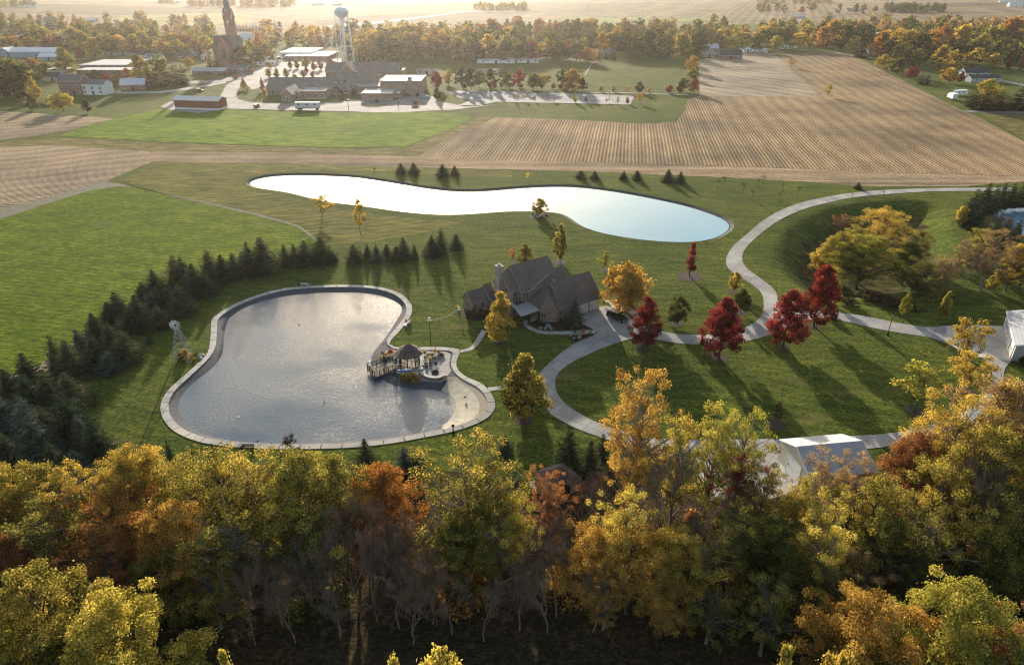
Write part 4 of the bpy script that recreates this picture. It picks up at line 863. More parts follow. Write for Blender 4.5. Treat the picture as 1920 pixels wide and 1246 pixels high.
def door(parent, x, y, z, ang, w, h, mat, name='door', rows=0, handle=True):
    d = MB(); d.box(-w / 2, w / 2, -0.05, 0.05, 0, h)
    for k in range(rows): d.box(-w / 2 + 0.06, w / 2 - 0.06, 0.05, 0.075, h * k / rows + 0.05, h * (k + 1) / rows - 0.05)
    d.box(-w / 2 - 0.1, -w / 2, -0.05, 0.09, 0, h + 0.1); d.box(w / 2, w / 2 + 0.1, -0.05, 0.09, 0, h + 0.1); d.box(-w / 2, w / 2, -0.05, 0.09, h, h + 0.1)
    o = d.build(name, mat, parent); o.location = (x, y, z); o.rotation_euler = (0, 0, ang - math.pi / 2)
    if handle:
        k = MB(); k.box(w * 0.32, w * 0.36, 0.05, 0.14, h * 0.44, h * 0.52); k.build('handle', black, o)
    return o

# ------------------------------------------------------------------ THE STONE HOUSE (local x along the ridges, local -y to the front)
brick = M_brick('house_brick', (0.285, 0.185, 0.140), (0.29, 0.24, 0.20), 0.42, 0.16)
siding = M('house_siding', (0.25, 0.205, 0.165), 0.85, 2.0, 0.1)
shingle = M_roof('shingle_charcoal', (0.150, 0.117, 0.095), 0.32)
H0 = empty('house', (7.9, 128.2, 0), R(35), 'large brown brick house with many charcoal gables, chimney and garage', 'house')
W = MB(); Rf = MB(); T = MB()
# upper block, its long ridge
gable(W, Rf, T, -3.5, 6.2, 5.2, 13.6, 0, 5.9, 10.0, 'x', 0.35)
b1 = MB()
# chimney step block
gable(W, Rf, T, -5.9, -3.55, 6.0, 12.0, 0, 6.1, 9.25, 'x', 0.25, 0.2)
# low wings to the left
gable(W, Rf, T, -11.7, -7.7, 11.7, 15.5, 0, 2.75, 4.55, 'x', 0.3)
gable(W, Rf, T, -7.65, -5.95, 11.3, 15.9, 0, 2.95, 5.2, 'x', 0.25, 0.1)
# main body: hipped left end running into the garage ridge
W.prism([(-1.9, 0.75), (0.55, -1.45), (3.0, -1.45), (3.0, 5.15), (-1.9, 5.15)], 0, 3.0); W.box(2.2, 8.0, 4.0, 12.0, 0, 3.4)
Rf.slab([(-2.3, 0.9, 2.85), (-2.3, 5.2, 2.85), (4.3, 6.4, 7.05), (4.9, 2.5, 7.28)], 0.16)
Rf.slab([(-2.3, 0.9, 2.85), (4.9, 2.5, 7.28), (0.8, -1.85, 3.0)], 0.16); Rf.slab([(0.8, -1.85, 3.0), (4.9, 2.5, 7.28), (6.0, 2.5, 7.28), (2.4, -1.9, 3.1)], 0.16)
gable(W, Rf, T, 3.2, 8.6, 2.9, 11.5, 0, 3.6, 7.9, 'x', 0.35, 0.25)
# garage
gable(W, Rf, T, 2.3, 12.4, -1.4, 6.4, 0, 3.1, 7.25, 'x', 0.5, 0.3)
T.tube((-2.35, 0.9, 2.72), (-2.35, 5.2, 2.72), 0.1, n=4); T.tube((0.8, -1.88, 2.85), (2.0, -1.95, 2.98), 0.08, n=4)
T.tube((-2.2, 4.5, 5.35), (4.3, 6.35, 7.15), 0.12, n=4)
# front gable at the corner, turned towards the lawn
wall_o = W.build('wall', brick, H0); Rf.build('roof', shingle, H0); T.build('fascia', trim, H0)
fg = MB(); fr = MB(); ft = MB()
gable(fg, fr, ft, -1.75, 1.75, -0.4, 5.0, 0, 3.0, 5.9, 'y', 0.25, 0.25)
for nm, bb, mm in (('corner_wall', fg, brick), ('corner_roof', fr, shingle), ('corner_fascia', ft, trim)):
    o = bb.build(nm, mm, H0); o.location = (-0.65, -0.35, 0); o.rotation_euler = (0, 0, R(-38))
ca = R(-90 - 38)
def onfg(u, v, z): c, s = math.cos(R(-38)), math.sin(R(-38)); return (-0.65 + u * c - v * s, -0.35 + u * s + v * c, z)
x, y, z = onfg(-1.0, -0.42, 1.1); window(H0, x, y, z, ca, 0.9, 1.1)
# upper dormer side wall under the cut roof edge
dw = MB(); dw.poly([(-2.2, 4.75, 2.9), (-2.2, 4.75, 5.5), (4.0, 6.25, 7.1), (0.5, 5.5, 5.0)]); dw.build('dormer_wall', siding, H0)
# chimney
ch = MB(); ch.box(-6.75, -5.62, 8.85, 10.35, 0, 10.3); ch.box(-6.85, -5.52, 8.75, 10.45, 10.3, 10.62)
cho = ch.build('chimney', M_brick('chimney_stone', (0.34, 0.28, 0.24), (0.36, 0.32, 0.28), 0.4, 0.16), H0)
cp_ = MB()
for yy in (9.2, 9.95): cp_.tube((-6.2, yy, 10.6), (-6.2, yy, 11.0), 0.2, n=10, caps=True)
cp_.build('chimney_pot', trim, cho)
LW = math.pi                                      # wall direction of the left gables
FR = -math.pi / 2
for yy in (7.4, 11.2): window(H0, -5.92, yy, 4.0, LW, 0.7, 1.9, True)
window(H0, -5.92, 11.3, 1.0, LW, 0.8, 1.4); window(H0, -5.92, 7.6, 1.0, LW, 0.9, 1.5)
window(H0, -4.7, 5.98, 3.5, FR, 1.0, 1.9, True, bars=2); window(H0, -4.7, 5.98, 0.6, FR, 1.2, 1.9)
for xx in (-3.0, -2.3): window(H0, xx, 5.18, 3.5, FR, 0.42, 1.7)
window(H0, -3.52, 5.75, 3.6, LW, 0.5, 1.6)
window(H0, -11.72, 13.6, 1.0, LW, 0.7, 1.2); window(H0, -9.2, 11.68, 1.0, FR, 0.8, 1.2); window(H0, -6.8, 11.28, 1.0, FR, 0.7, 1.1)
window(H0, -1.92, 2.8, 1.0, LW, 1.2, 1.3); door(H0, -1.92, 0.7, 0.05, LW, 1.0, 2.1, wood_d)
gd = M('garage_door_white', (0.58, 0.56, 0.52), 0.6, 2.0, 0.05)
for xx in (5.6, 8.2, 10.9): door(H0, xx, -1.42, 0.02, FR, 2.1, 2.2, gd, 'garage_door', 4, True)
vn = MB(); vn.tube((3.2, 3.0, 5.9), (3.2, 3.0, 7.5), 0.09, n=8, caps=True); vn.build('vent_pipe', white, H0)
# terrace roof
aw = MB(); aw.slab([(-7.1, 0.4, 2.78), (-2.35, 0.4, 2.95), (-2.35, 6.3, 3.2), (-5.8, 6.3, 3.2)], 0.18); awo = aw.build('terrace_roof', M_metal_sheet('terrace_sheet', (0.30, 0.29, 0.28), 0.5), H0)
sk = MB(); sk.slab([(-5.2, 4.6, 3.14), (-3.2, 4.6, 3.2), (-3.2, 6.2, 3.27), (-5.2, 6.2, 3.25)], 0.04); sk.build('dark_panel', M('terrace_felt', (0.06, 0.055, 0.055)), awo)
for k in range(9): 
    xx = -7.0 + k * 0.56; b = MB(); b.box(xx, xx + 0.12, 0.05, 0.42, 2.5, 2.72); b.build('rafter', wood_d, awo)
for xx, yy in ((-6.9, 0.6), (-4.7, 0.6), (-2.6, 0.6), (-6.1, 4.6)):
    b = MB(); b.box(xx - 0.1, xx + 0.1, yy - 0.1, yy + 0.1, 0, 2.8); b.build('post', wood_d, H0)
# low garden wall, garden things by the front
stonew = M_brick('garden_wall_stone', (0.36, 0.31, 0.26), (0.30, 0.27, 0.24), 0.5, 0.2)
def wall_run(pts, hgt, th, mat, name, label, cap=None):
    g0 = G(*pts[0]); e = empty(name, (g0.x, g0.y, 0), 0, label, 'wall'); b = MB(); c = MB(); P = smooth_open([(G(*p) - g0).to_2d() for p in pts], 4)
    for i in range(len(P) - 1):
        d = P[i + 1] - P[i]; m = (P[i] + P[i + 1]) / 2; a = math.atan2(d.y, d.x)
        b.obox((m.x, m.y, hgt / 2), d.length + 0.03, th, hgt, a); c.obox((m.x, m.y, hgt + 0.06), d.length + 0.05, th + 0.16, 0.12, a)
    b.build('wall_body', mat, e); c.build('coping', cap or trim, e); return e
wall_run([(994,604),(1004,600),(1015,597)], 0.75, 0.4, stonew, 'garden_wall', 'low pale stone wall with capstones beside the house terrace')
wall_run([(977,612),(983,609),(988,606)], 0.6, 0.4, stonew, 'garden_wall', 'short curved stone wall stub at the start of the front path')
rock = M('boulder_grey', (0.20, 0.21, 0.205), 0.9, 2.0, 0.3, 0.5); rock_t = M('boulder_tan', (0.30, 0.24, 0.16), 0.9, 2.0, 0.3, 0.5)
def boulder(px, py, r, mat, label, grp=None, z=0.0, sz=0.7):
    rs = np.random.default_rng(int(px * 7 + py)); g = G(px, py, z); b = MB(); n = 10; prof = []
    for k in range(6):
        a = math.pi * k / 5 - math.pi / 2
        for i in range(n):
            t = 2 * math.pi * i / n; q = r * math.cos(a) * (1 + rs.uniform(-0.18, 0.18)); b.v.append((q * math.cos(t), q * math.sin(t), r * sz * (math.sin(a) * (1 + rs.uniform(-0.1, 0.1)) + 0.75)))
    for k in range(5):
        for i in range(n):
            j = (i + 1) % n; b.f.append((k * n + i, k * n + j, (k + 1) * n + j, (k + 1) * n + i)); b.m.append(0)
    o = b.build('boulder', mat, smooth=True); o.location = (g.x, g.y, z); return tag(o, label, 'rock', grp)
boulder(1032, 603, 0.75, rock, 'largest grey boulder standing in the front garden bed'); boulder(1028, 613, 0.65, rock, 'grey green boulder before the largest one in the front bed')
for i, x in enumerate((1013, 1022.5, 1034)): boulder(x, 616.5 + i * 0.4, 0.42, rock_t, ('leftmost', 'middle', 'rightmost')[i] + ' of three tan round stones edging the front garden bed', 'tan edging stones')
for i, (x, y) in enumerate(((1070, 630), (1079, 628), (1088, 627), (1076, 635), (1086, 634))): boulder(x, y, 0.35 + 0.12 * (i % 3), rock if i % 2 else rock_t, ('brown stone at the left tip', 'grey stone', 'tan stone at the right', 'grey stone at the front', 'tan stone at the front')[i] + ' of the corner garden bed', 'corner bed stones')
def bush_at(px, py, h, w, c, label, z=0.0, kind='smallbush', nm='shrub', grp=None):
    g = G(px, py, z); o = plant(kind, (g.x, g.y, z), h, w, c, nm, '', '', 'shrub', grp); REG.pop(); o['label'] = label; return o
for px, py, h, w, c, lab in [(889,590,2.6,1.3,'green','upright green column shrub against the left wing wall'),(876,586,0.9,1.6,'rust','low rusty shrub at the left gable foot'),(883,589,0.9,1.6,'dark','dark low shrub left of the green column shrub'),(903,590,1.6,2.2,'dark','dark rounded shrub right of the green column shrub'),(858,577,0.8,1.2,'amber','small amber shrub at the far left corner of the house'),(980,615,1.2,1.8,'dark','dark shrub beside the front path foot'),(1010,606,0.9,1.4,'dark','dark low shrub behind the tan edging stones'),(1044,607,1.3,1.2,'olive','olive grassy shrub beside the grey boulder'),(1093,627,1.4,1.9,'rust','rust dark shrub in the corner bed by the drive'),(1078,626,0.9,1.2,'dark','dark low shrub at the left end of the corner bed'),(1107,626,0.8,1.2,'olive','olive low shrub at the drive end of the corner bed'),
    (1131,573,1.5,1.2,'green','dark green upright shrub at the garage corner'),(1162,581,1.6,2.6,'rust','rust shrub behind the black car'),(1175,583,1.5,2.8,'dark','dark shrub mass behind the crimson maple'),(1157,576,1.0,1.4,'amber','amber low shrub on the path bend by the car'),(1167,590,1.0,1.8,'dark','dark clipped shrub beside the car bonnet')]:
    bush_at(px, py, h, w, c, lab)
# small lamp in the front bed
def lamp_post(px, py, pyt, label, grp=None, two=False):
    g = G(px, py); h = height_at(px, py, pyt); e = empty('street_lamp', (g.x, g.y, 0), 0, label, 'lamp post', grp)
    b = MB(); b.lathe([(0.26, 0), (0.26, 0.15), (0.16, 0.25), (0.10, 0.6), (0.075, 0.8), (0.065, h - 0.55)], 10); b.build('post', black, e)
    c = MB(); c.lathe([(0.05, h - 0.58), (0.17, h - 0.50), (0.22, h - 0.15)], 8); c.build('lantern', M('lamp_glass', (0.5, 0.48, 0.42), 0.3), e)
    d = MB(); d.lathe([(0.30, h - 0.15), (0.18, h - 0.03), (0.05, h + 0.05), (0.0, h + 0.1)], 8); d.build('cap', black, e); return e
lamp_post(1664, 628, 588, 'black lantern post beside the concrete road to the barn')
lamp_post(1051, 601, 588, 'short lantern post before the front garden spruce')
lamp_post(850, 812, 796, 'black lamp post on the rim path below the beach')
pl = []
for px, py, pyt, lab in ((808, 648, 597, 'tall dark pole on the lawn carrying the left end of the wires'), (861, 592, 577, 'dark pole by the house wing carrying the right end of the wires')):
    g = G(px, py); h = height_at(px, py, pyt); e = empty('wire_pole', (g.x, g.y, 0), 0, lab, 'pole')
    b = MB(); b.tube((0, 0, -0.3), (0, 0, h), 0.075, 0.06, 8, caps=True); b.build('post', wood_d, e)
    b = MB(); b.box(-0.35, 0.35, -0.06, 0.06, h - 0.45, h - 0.33); b.box(-0.14, 0.14, -0.14, 0.14, h, h + 0.18); b.build('crossarm', white, e); pl.append(Vector((g.x, g.y, h - 0.38)))
for k, off in enumerate((-0.3, 0.3)):
    b = MB(); a, c = pl[0] + Vector((off, 0, 0)), pl[1] + Vector((off, 0, 0)); P = [a.lerp(c, t / 10) - Vector((0, 0, 0.5 * 4 * (t / 10) * (1 - t / 10))) for t in range(11)]
    b.path(P, 0.02, 0.02, 4); tag(b.build('overhead_wire', steel), ('left' if k == 0 else 'right') + ' white wire strung between the two dark poles', 'wire', 'overhead wires')

# ------------------------------------------------------------------ CAR on the drive
def car(g, rz, body_col, label, Ln=4.9, Wd=1.95, Ht=1.75, suv=True, cat='car', grp=None):
    e = empty('parked_car', (g.x, g.y, 0.07), rz, label, cat, grp)
    paint = M('car_paint_' + label.split()[0], body_col, 0.25, 0.5, 0.05, spec=0.6)
    secs = [(-0.5, 0.36, 0.72, 0.84), (-0.47, 0.28, 0.92, 0.94), (-0.2, 0.26, 1.0, 1.0), (0.12, 0.26, 1.0, 1.0), (0.30, 0.28, 0.98, 0.97), (0.46, 0.30, 0.86, 0.92), (0.5, 0.38, 0.70, 0.82)]
    b = MB()
    for x, zb, zt, wy in secs:
        y = Wd / 2 * wy; b.v += [(x * Ln, -y * 0.92, zb), (x * Ln, -y, zb + 0.25), (x * Ln, -y * 0.95, zt), (x * Ln, y * 0.95, zt), (x * Ln, y, zb + 0.25), (x * Ln, y * 0.92, zb)]
    for k in range(len(secs) - 1):
        for i in range(6):
            j = (i + 1) % 6; b.f.append((k * 6 + i, (k + 1) * 6 + i, (k + 1) * 6 + j, k * 6 + j)); b.m.append(0)
    b.f.append((0, 1, 2, 3, 4, 5)); b.f.append(tuple(reversed(range(36, 42)))); b.m += [0, 0]
    b.build('body', paint, e)
    x0, x1, x2, x3 = -0.46 * Ln, -0.40 * Ln, 0.10 * Ln, 0.26 * Ln; w0, w1 = Wd * 0.46, Wd * 0.39; z0, z1 = 0.95, Ht
    gmb = MB(); q = [(x0, -w0, z0), (x3, -w0, z0), (x2, -w1, z1 - 0.05), (x1, -w1, z1 - 0.05)]; p = [(x, -y, z) for x, y, z in q]
    gmb.poly(q); gmb.poly(p[::-1]); gmb.poly([q[1], p[1], p[2], q[2]]); gmb.poly([q[0], q[3], p[3], p[0]]); gmb.build('windows', M_glass('car_glass', (0.008, 0.009, 0.010)), e)
    r_ = MB(); r_.slab([(x1 - 0.05, -w1, z1), (x2 + 0.05, -w1, z1), (x2 + 0.05, w1, z1), (x1 - 0.05, w1, z1)], 0.07); ro = r_.build('roof', paint, e)
    pm = MB()
    for s in (-1, 1):
        pm.tube((x3, s * w0, z0), (x2, s * w1, z1), 0.045, n=4); pm.tube((x0, s * w0, z0), (x1, s * w1, z1), 0.06, n=4); pm.tube((-0.12 * Ln, s * (w0 + w1) / 2 * 1.08, z0), (-0.12 * Ln, s * w1, z1), 0.05, n=4)
    pm.build('pillar', paint, e)
    for sx in (-0.31, 0.31):
        for s in (-1, 1):
            t = MB(); t.tube((sx * Ln, s * (Wd / 2 - 0.2), 0.34), (sx * Ln, s * (Wd / 2 + 0.01), 0.34), 0.35, n=16, caps=True); w = t.build('wheel', M('tyre_rubber', (0.02, 0.02, 0.02)), e)
            t = MB(); t.tube((sx * Ln, s * (Wd / 2 - 0.02), 0.34), (sx * Ln, s * (Wd / 2 + 0.025), 0.34), 0.22, n=12, caps=True); t.build('rim', steel, w)
    for s in (-1, 1):
        h = MB(); h.box(0.47 * Ln, 0.497 * Ln, s * Wd * 0.36 - 0.18, s * Wd * 0.36 + 0.18, 0.62, 0.76); h.build('headlight', white, e)
    return e
gA, gB = G(1141.5, 597), G(1163, 605.5)
gc = (gA + gB) / 2; ang = math.atan2(gB.y - gA.y, gB.x - gA.x); nrm = Vector((-math.sin(ang), math.cos(ang), 0)) * 0.9
car(gc + nrm, ang, (0.010, 0.010, 0.012), 'black sport utility car parked on the concrete drive by the garage', 4.7)

# ------------------------------------------------------------------ GAZEBO, DECK, WATERSIDE GARDEN
gz = G(768, 683); gz0 = empty('gazebo', (gz.x, gz.y, 0.0), R(20), 'dark wooden gazebo with two tier octagonal roof beside the near pond', 'gazebo')
def ngon(n, r, rot=0.0, ex=0.0): return [(r * math.cos(2 * math.pi * (i + 0.5) / n + rot) + (ex if math.cos(2 * math.pi * (i + 0.5) / n + rot) > 0 else -ex), r * math.sin(2 * math.pi * (i + 0.5) / n + rot)) for i in range(n)]
fl = MB(); fl.prism(ngon(8, 2.0), 0, 0.3); fl.build('floor', M('gazebo_boards', (0.42, 0.36, 0.28), 0.8, 2, 0.2), gz0)
gshingle = M_roof('gazebo_shingle', (0.16, 0.118, 0.092), 0.25)
r_ = MB(); A8 = ngon(8, 2.35, 0, 0.3); B8 = ngon(8, 1.15, 0, 0.35); C8 = ngon(8, 1.42, 0, 0.35)
for i in range(8):
    j = (i + 1) % 8
    r_.slab([(*A8[i], 2.45), (*A8[j], 2.45), (*B8[j], 3.35), (*B8[i], 3.35)], 0.1)
    r_.poly([(*B8[i], 3.3), (*B8[j], 3.3), (*B8[j], 3.55), (*B8[i], 3.55)])
    ap = (0.45 if A8[i][0] + A8[j][0] > 0.3 else (-0.45 if A8[i][0] + A8[j][0] < -0.3 else 0), 0)
    r_.slab([(*C8[i], 3.48), (*C8[j], 3.48), (0.45 if C8[j][0] > 0 else -0.45, 0, 4.25), (0.45 if C8[i][0] > 0 else -0.45, 0, 4.2500)] if (C8[i][0] > 0) != (C8[j][0] > 0) else [(*C8[i], 3.48), (*C8[j], 3.48), (0.45 if C8[j][0] > 0 else -0.45, 0, 4.25)], 0.08)
r_.build('roof', gshingle, gz0)
P8 = ngon(8, 1.9)
for i in range(8):
    b = MB(); b.box(P8[i][0] - 0.08, P8[i][0] + 0.08, P8[i][1] - 0.08, P8[i][1] + 0.08, 0.3, 2.5); b.build('post', wood_d, gz0)
    j = (i + 1) % 8
    b = MB(); a, c = Vector((*P8[i], 0)), Vector((*P8[j], 0))
    b.tube(a + Vector((0, 0, 2.3)), c + Vector((0, 0, 2.3)), 0.09, n=4)
    for q in (0.18, 0.82): b.tube(a.lerp(c, q) + Vector((0, 0, 2.3)), a.lerp(c, 0.04 if q < 0.5 else 0.96) + Vector((0, 0, 1.75)), 0.05, n=4)
    if i not in (5, 2):
        b.tube(a + Vector((0, 0, 1.25)), c + Vector((0, 0, 1.25)), 0.06, n=4); b.tube(a + Vector((0, 0, 0.5)), c + Vector((0, 0, 0.5)), 0.05, n=4)
        for q in range(1, 8): m = a.lerp(c, q / 8); b.tube(m + Vector((0, 0, 0.5)), m + Vector((0, 0, 1.25)), 0.025, n=4)
    b.build('railing', wood_d, gz0)
sc_ = MB()
for i in (0, 1, 3, 6): a, c = Vector((*P8[i], 0)) * 0.98, Vector((*P8[(i + 1) % 8], 0)) * 0.98; sc_.poly([a.lerp(c, .1) + Vector((0, 0, 1.3)), a.lerp(c, .9) + Vector((0, 0, 1.3)), a.lerp(c, .9) + Vector((0, 0, 2.2)), a.lerp(c, .1) + Vector((0, 0, 2.2))])
sc_.build('insect_screen', M('screen_cloth', (0.5, 0.47, 0.42), 0.8), gz0)
# deck over the water
dk = [G(*p, 0.15) for p in ((689, 690), (703.5, 706.5), (737, 693), (723, 679))]
d0 = empty('deck', dk[0], 0, 'small wooden deck with black railing reaching over the pond water', 'deck')
D = [p - dk[0] for p in dk]
boards = M_rows('deck_boards', (0.30, 0.26, 0.21), (0.44, 0.39, 0.32), 0.3, R(30), 0.1, 0.3)
b = MB(); b.prism([(p.x, p.y) for p in (D if area([(q.x, q.y) for q in D]) > 0 else D[::-1])], -0.22, 0.0); b.build('platform', boards, d0)
b = MB()
for i, j in ((0, 1), (1, 2), (3, 0)): b.tube(D[i] + Vector((0, 0, -0.14)), D[j] + Vector((0, 0, -0.14)), 0.16, n=4)
b.build('edge_beam', M('deck_beam', (0.14, 0.12, 0.10)), d0)
for i, j, n in ((0, 1, 3), (1, 2, 4), (3, 0, 4)):
    for k in range(n):
        p = D[i].lerp(D[j], k / n); b = MB(); b.box(p.x - 0.06, p.x + 0.06, p.y - 0.06, p.y + 0.06, -1.3, 1.1); b.build('post', black, d0)
    b = MB(); b.tube(D[i] + Vector((0, 0, 1.0)), D[j] + Vector((0, 0, 1.0)), 0.05, n=4); b.tube(D[i] + Vector((0, 0, 0.15)), D[j] + Vector((0, 0, 0.15)), 0.035, n=4)
    m = int((D[j] - D[i]).length / 0.22)
    for k in range(1, m): p = D[i].lerp(D[j], k / m); b.tube(p + Vector((0, 0, 0.15)), p + Vector((0, 0, 1.0)), 0.02, n=4)
    b.build('railing', black, d0)
# boardwalk rail from deck to gazebo
def rail(pts, label, hgt=1.0):
    g0 = G(*pts[0]); e = empty('handrail', (g0.x, g0.y, 0), 0, label, 'railing'); P = [(G(*p) - g0) for p in pts]; b = MB()
    for i in range(len(P) - 1):
        b.tube(P[i] + Vector((0, 0, hgt)), P[i + 1] + Vector((0, 0, hgt)), 0.05, n=4); b.tube(P[i] + Vector((0, 0, 0.2)), P[i + 1] + Vector((0, 0, 0.2)), 0.04, n=4)
        m = max(2, int((P[i + 1] - P[i]).length / 0.25))
        for k in range(1, m): p = P[i].lerp(P[i + 1], k / m); b.tube(p + Vector((0, 0, 0.2)), p + Vector((0, 0, hgt)), 0.018, n=4)
    b.build('rails', black, e)
    for p in P: c = MB(); c.box(p.x - 0.06, p.x + 0.06, p.y - 0.06, p.y + 0.06, 0, hgt + 0.12); c.build('post', black, e)
rail([(737, 694), (752, 695), (769, 697)], 'black railing in front of the gazebo along the shore'); rail([(725, 680), (736, 675), (748, 671)], 'black railing from the deck back towards the gazebo')
deckw = sheet('boardwalk', [(723, 680), (737, 693), (768, 694), (760, 680), (745, 674)], 0.10, boards)
# curved seat wall, fire pit, blue board
wall_run([(788, 697), (790, 702), (797, 708), (808, 711.5), (820, 712), (835, 708)], 0.55, 0.45, M_brick('seat_wall_stone', (0.25, 0.20, 0.17), (0.5, 0.46, 0.4), 0.5, 0.28), 'seat_wall', 'curved stone seat wall with pale cap edging the pond patio', M('pale_cap', (0.60, 0.55, 0.47)))
for px, py, lab in ((834, 711, 'square stone pillar at the right end of the seat wall'), (789, 699, 'pale capped stone pillar at the left end of the seat wall')):
    g = G(px, py); e = empty('pillar', (g.x, g.y, 0), R(20), lab, 'pillar'); b = MB(); b.box(-0.36, 0.36, -0.36, 0.36, 0, 0.95); b.build('shaft', stonew, e); c = MB(); c.box(-0.45, 0.45, -0.45, 0.45, 0.953, 1.08); c.build('cap', trim, e)
g = G(816, 699); e = empty('fire_pit', (g.x, g.y, 0), 0, 'round dark fire pit on the pond patio', 'fire pit'); b = MB(); b.lathe([(0.62, 0), (0.70, 0.32), (0.56, 0.38), (0.45, 0.15), (0, 0.12)], 14); b.build('bowl', M('iron_rust', (0.06, 0.05, 0.045)), e); b = MB()
for k in range(5): a = k * 1.26; b.tube((0.35 * math.cos(a), 0.35 * math.sin(a), 0.2), (-0.2 * math.cos(a + 0.4), -0.2 * math.sin(a + 0.4), 0.42), 0.07, n=6, caps=True)
b.build('logs', wood_d, e)
g = G(758, 695.5); e = empty('paddle_boat', (g.x, g.y, 0.1), R(4), 'blue and white paddle board lying on the shore before the gazebo', 'paddle board'); b = MB()
pts = [(1.35 * math.cos(t) * (1 if abs(math.cos(t)) < 0.9 else 1), 0.34 * math.sin(t)) for t in [2 * math.pi * k / 18 for k in range(18)]]; b.prism(pts, 0, 0.16); b.build('hull', M('blue_board', (0.12, 0.25, 0.6), 0.4), e)
b = MB(); b.prism([(x * 0.8, y * 0.55) for x, y in pts], 0.165, 0.19); b.build('deck_pad', white, e)
for px, py, h, w, c, lab in [(724,667,0.8,1.8,'rust','rusty low shrub at the tip of the waterside bed'),(733,662,0.9,2.0,'red','reddish low shrub between the rim path and the gazebo'),(738,664,0.8,1.5,'amber','amber low shrub left of the gazebo'),(716,664,0.7,1.6,'rust','rusty ground shrub beside the liner slope'),(714,672,0.7,1.4,'lime','lime low shrub on the slope behind the deck'),(796,664,0.9,1.6,'olive','olive shrub right of the gazebo roof'),(808,668,1.0,1.8,'green','green shrub in the boulder ring'),(806,677,1.0,1.6,'olivegold','olive gold shrub in the boulder ring'),(816,661,0.9,1.4,'tan','tan grass clump near the rim path'),(822,663,0.9,1.5,'olive','olive grass clump near the rim path'),(826,668,0.8,1.6,'dark','dark grass clump at the patio edge'),(818,683,0.6,1.2,'dark','dark low plant near the fire pit'),(808,687,0.6,1.0,'dark','small dark plant right of the gazebo foot'),(800,690,0.6,1.1,'dark','dark small plant beside the seat wall'),(768,711,1.1,3.8,'amber','wide amber ornamental grass bush on the shore slope'),(757,708,0.9,2.4,'olivegold','olive gold ornamental grass bush beside the wide amber one'),(780,712,1.0,2.4,'olivegold','olive gold bush at the right of the amber grass')]:
    bush_at(px, py, h, w, c, lab, kind='bush' if w > 2 else 'smallbush')
for px, yt, yb, w, lab in ((721, 660, 679, 10, 'small dark cone evergreen beside the deck back corner'), (741, 686, 704, 10, 'small dark cone evergreen at the shore end of the deck')):
    o = by_base('conifer', px, yt, yb, w, 'spruce', 'cone_shrub', '', '', 'shrub'); REG.pop(); tag(o, lab)
for i, (px, py) in enumerate([(802,665),(811,672),(816,672),(813,676),(807,681),(799,683),(816,679),(824,671),(829,666),(797,670),(741,676),(729,671),(793,687),(785,690)]):
    boulder(px, py, 0.28 + 0.1 * (i % 3), rock_t if i % 2 else rock, 'small landscaping rock bordering the plants round the gazebo', 'rocks round the gazebo')
boulder(878.0 - 6, 745, 0.25, rock, 'small dark rock on the pale beach slope')
# patio chairs in the shade between deck and gazebo
def chair(px, py, rz, label):
    g = G(px, py); e = empty('patio_chair', (g.x, g.y, 0.1), rz, label, 'chair', 'chairs beside the gazebo'); m = M('chair_grey', (0.12, 0.12, 0.125), 0.6)
    b = MB(); b.box(-0.28, 0.28, -0.28, 0.28, 0.38, 0.45); b.build('seat', m, e); b = MB(); b.box(-0.28, 0.28, 0.24, 0.30, 0.45, 1.0); b.build('backrest', m, e)
    for sx in (-0.25, 0.25):
        for sy in (-0.25, 0.25): b = MB(); b.tube((sx, sy, 0), (sx, sy, 0.4), 0.025, n=5); b.build('leg', m, e)
chair(745, 681, R(40), 'grey patio chair nearest the deck'); chair(751, 684, R(-60), 'grey patio chair nearest the gazebo step')

# ------------------------------------------------------------------ WINDMILL, BENCHES
g = G(346, 674); wm = empty('windmill', (g.x, g.y, 0), R(8), 'silver lattice farm windmill with bladed wheel on the lawn', 'windmill')
Hm = 7.4; wb, wt = 1.75, 0.3; cor = [(-1, -1), (1, -1), (1, 1), (-1, 1)]
for cx, cy in cor: b = MB(); b.tube((cx * wb, cy * wb, 0), (cx * wt * 0.4, cy * wt * 0.4, Hm), 0.055, 0.04, 5); b.build('leg', steel, wm)
b = MB(); lv = [0, 1.5, 2.9, 4.1, 5.1, 6.0, 6.7]
def wc(k, z): f = 1 - z / Hm; s = wb * f + wt * 0.4 * (1 - f); return Vector((cor[k % 4][0] * s, cor[k % 4][1] * s, z))
for i, z in enumerate(lv):
    for k in range(4):
        if i: b.tube(wc(k, z), wc(k + 1, z), 0.035, n=4)
        if i < len(lv) - 1: b.tube(wc(k, z), wc(k, lv[i + 1]).lerp(wc(k + 1, lv[i + 1]), 0.5), 0.03, n=4); b.tube(wc(k + 1, z), wc(k, lv[i + 1]).lerp(wc(k + 1, lv[i + 1]), 0.5), 0.03, n=4)
b.build('lattice', steel, wm)
bladem = M('blade_grey', (0.42, 0.43, 0.43), 0.6); wh = MB(); hub = Vector((0.1, -0.5, Hm + 0.2))
wh.tube(hub + Vector((0, -0.1, 0)), hub + Vector((0, 0.35, 0)), 0.14, n=10, caps=True); hb = wh.build('hub', black, wm)
for k in range(14):
    a = 2 * math.pi * k / 14; u = Vector((math.cos(a), 0, math.sin(a))); w = Vector((-math.sin(a), 0, math.cos(a))); b = MB(); i0, o0 = hub + u * 0.25, hub + u * 1.0
    b.slab([i0 - w * 0.04 + Vector((0, 0.03, 0)), i0 + w * 0.04 - Vector((0, 0.03, 0)), o0 + w * 0.13 - Vector((0, 0.08, 0)), o0 - w * 0.13 + Vector((0, 0.08, 0))], 0.02); b.build('blade', bladem, wm)
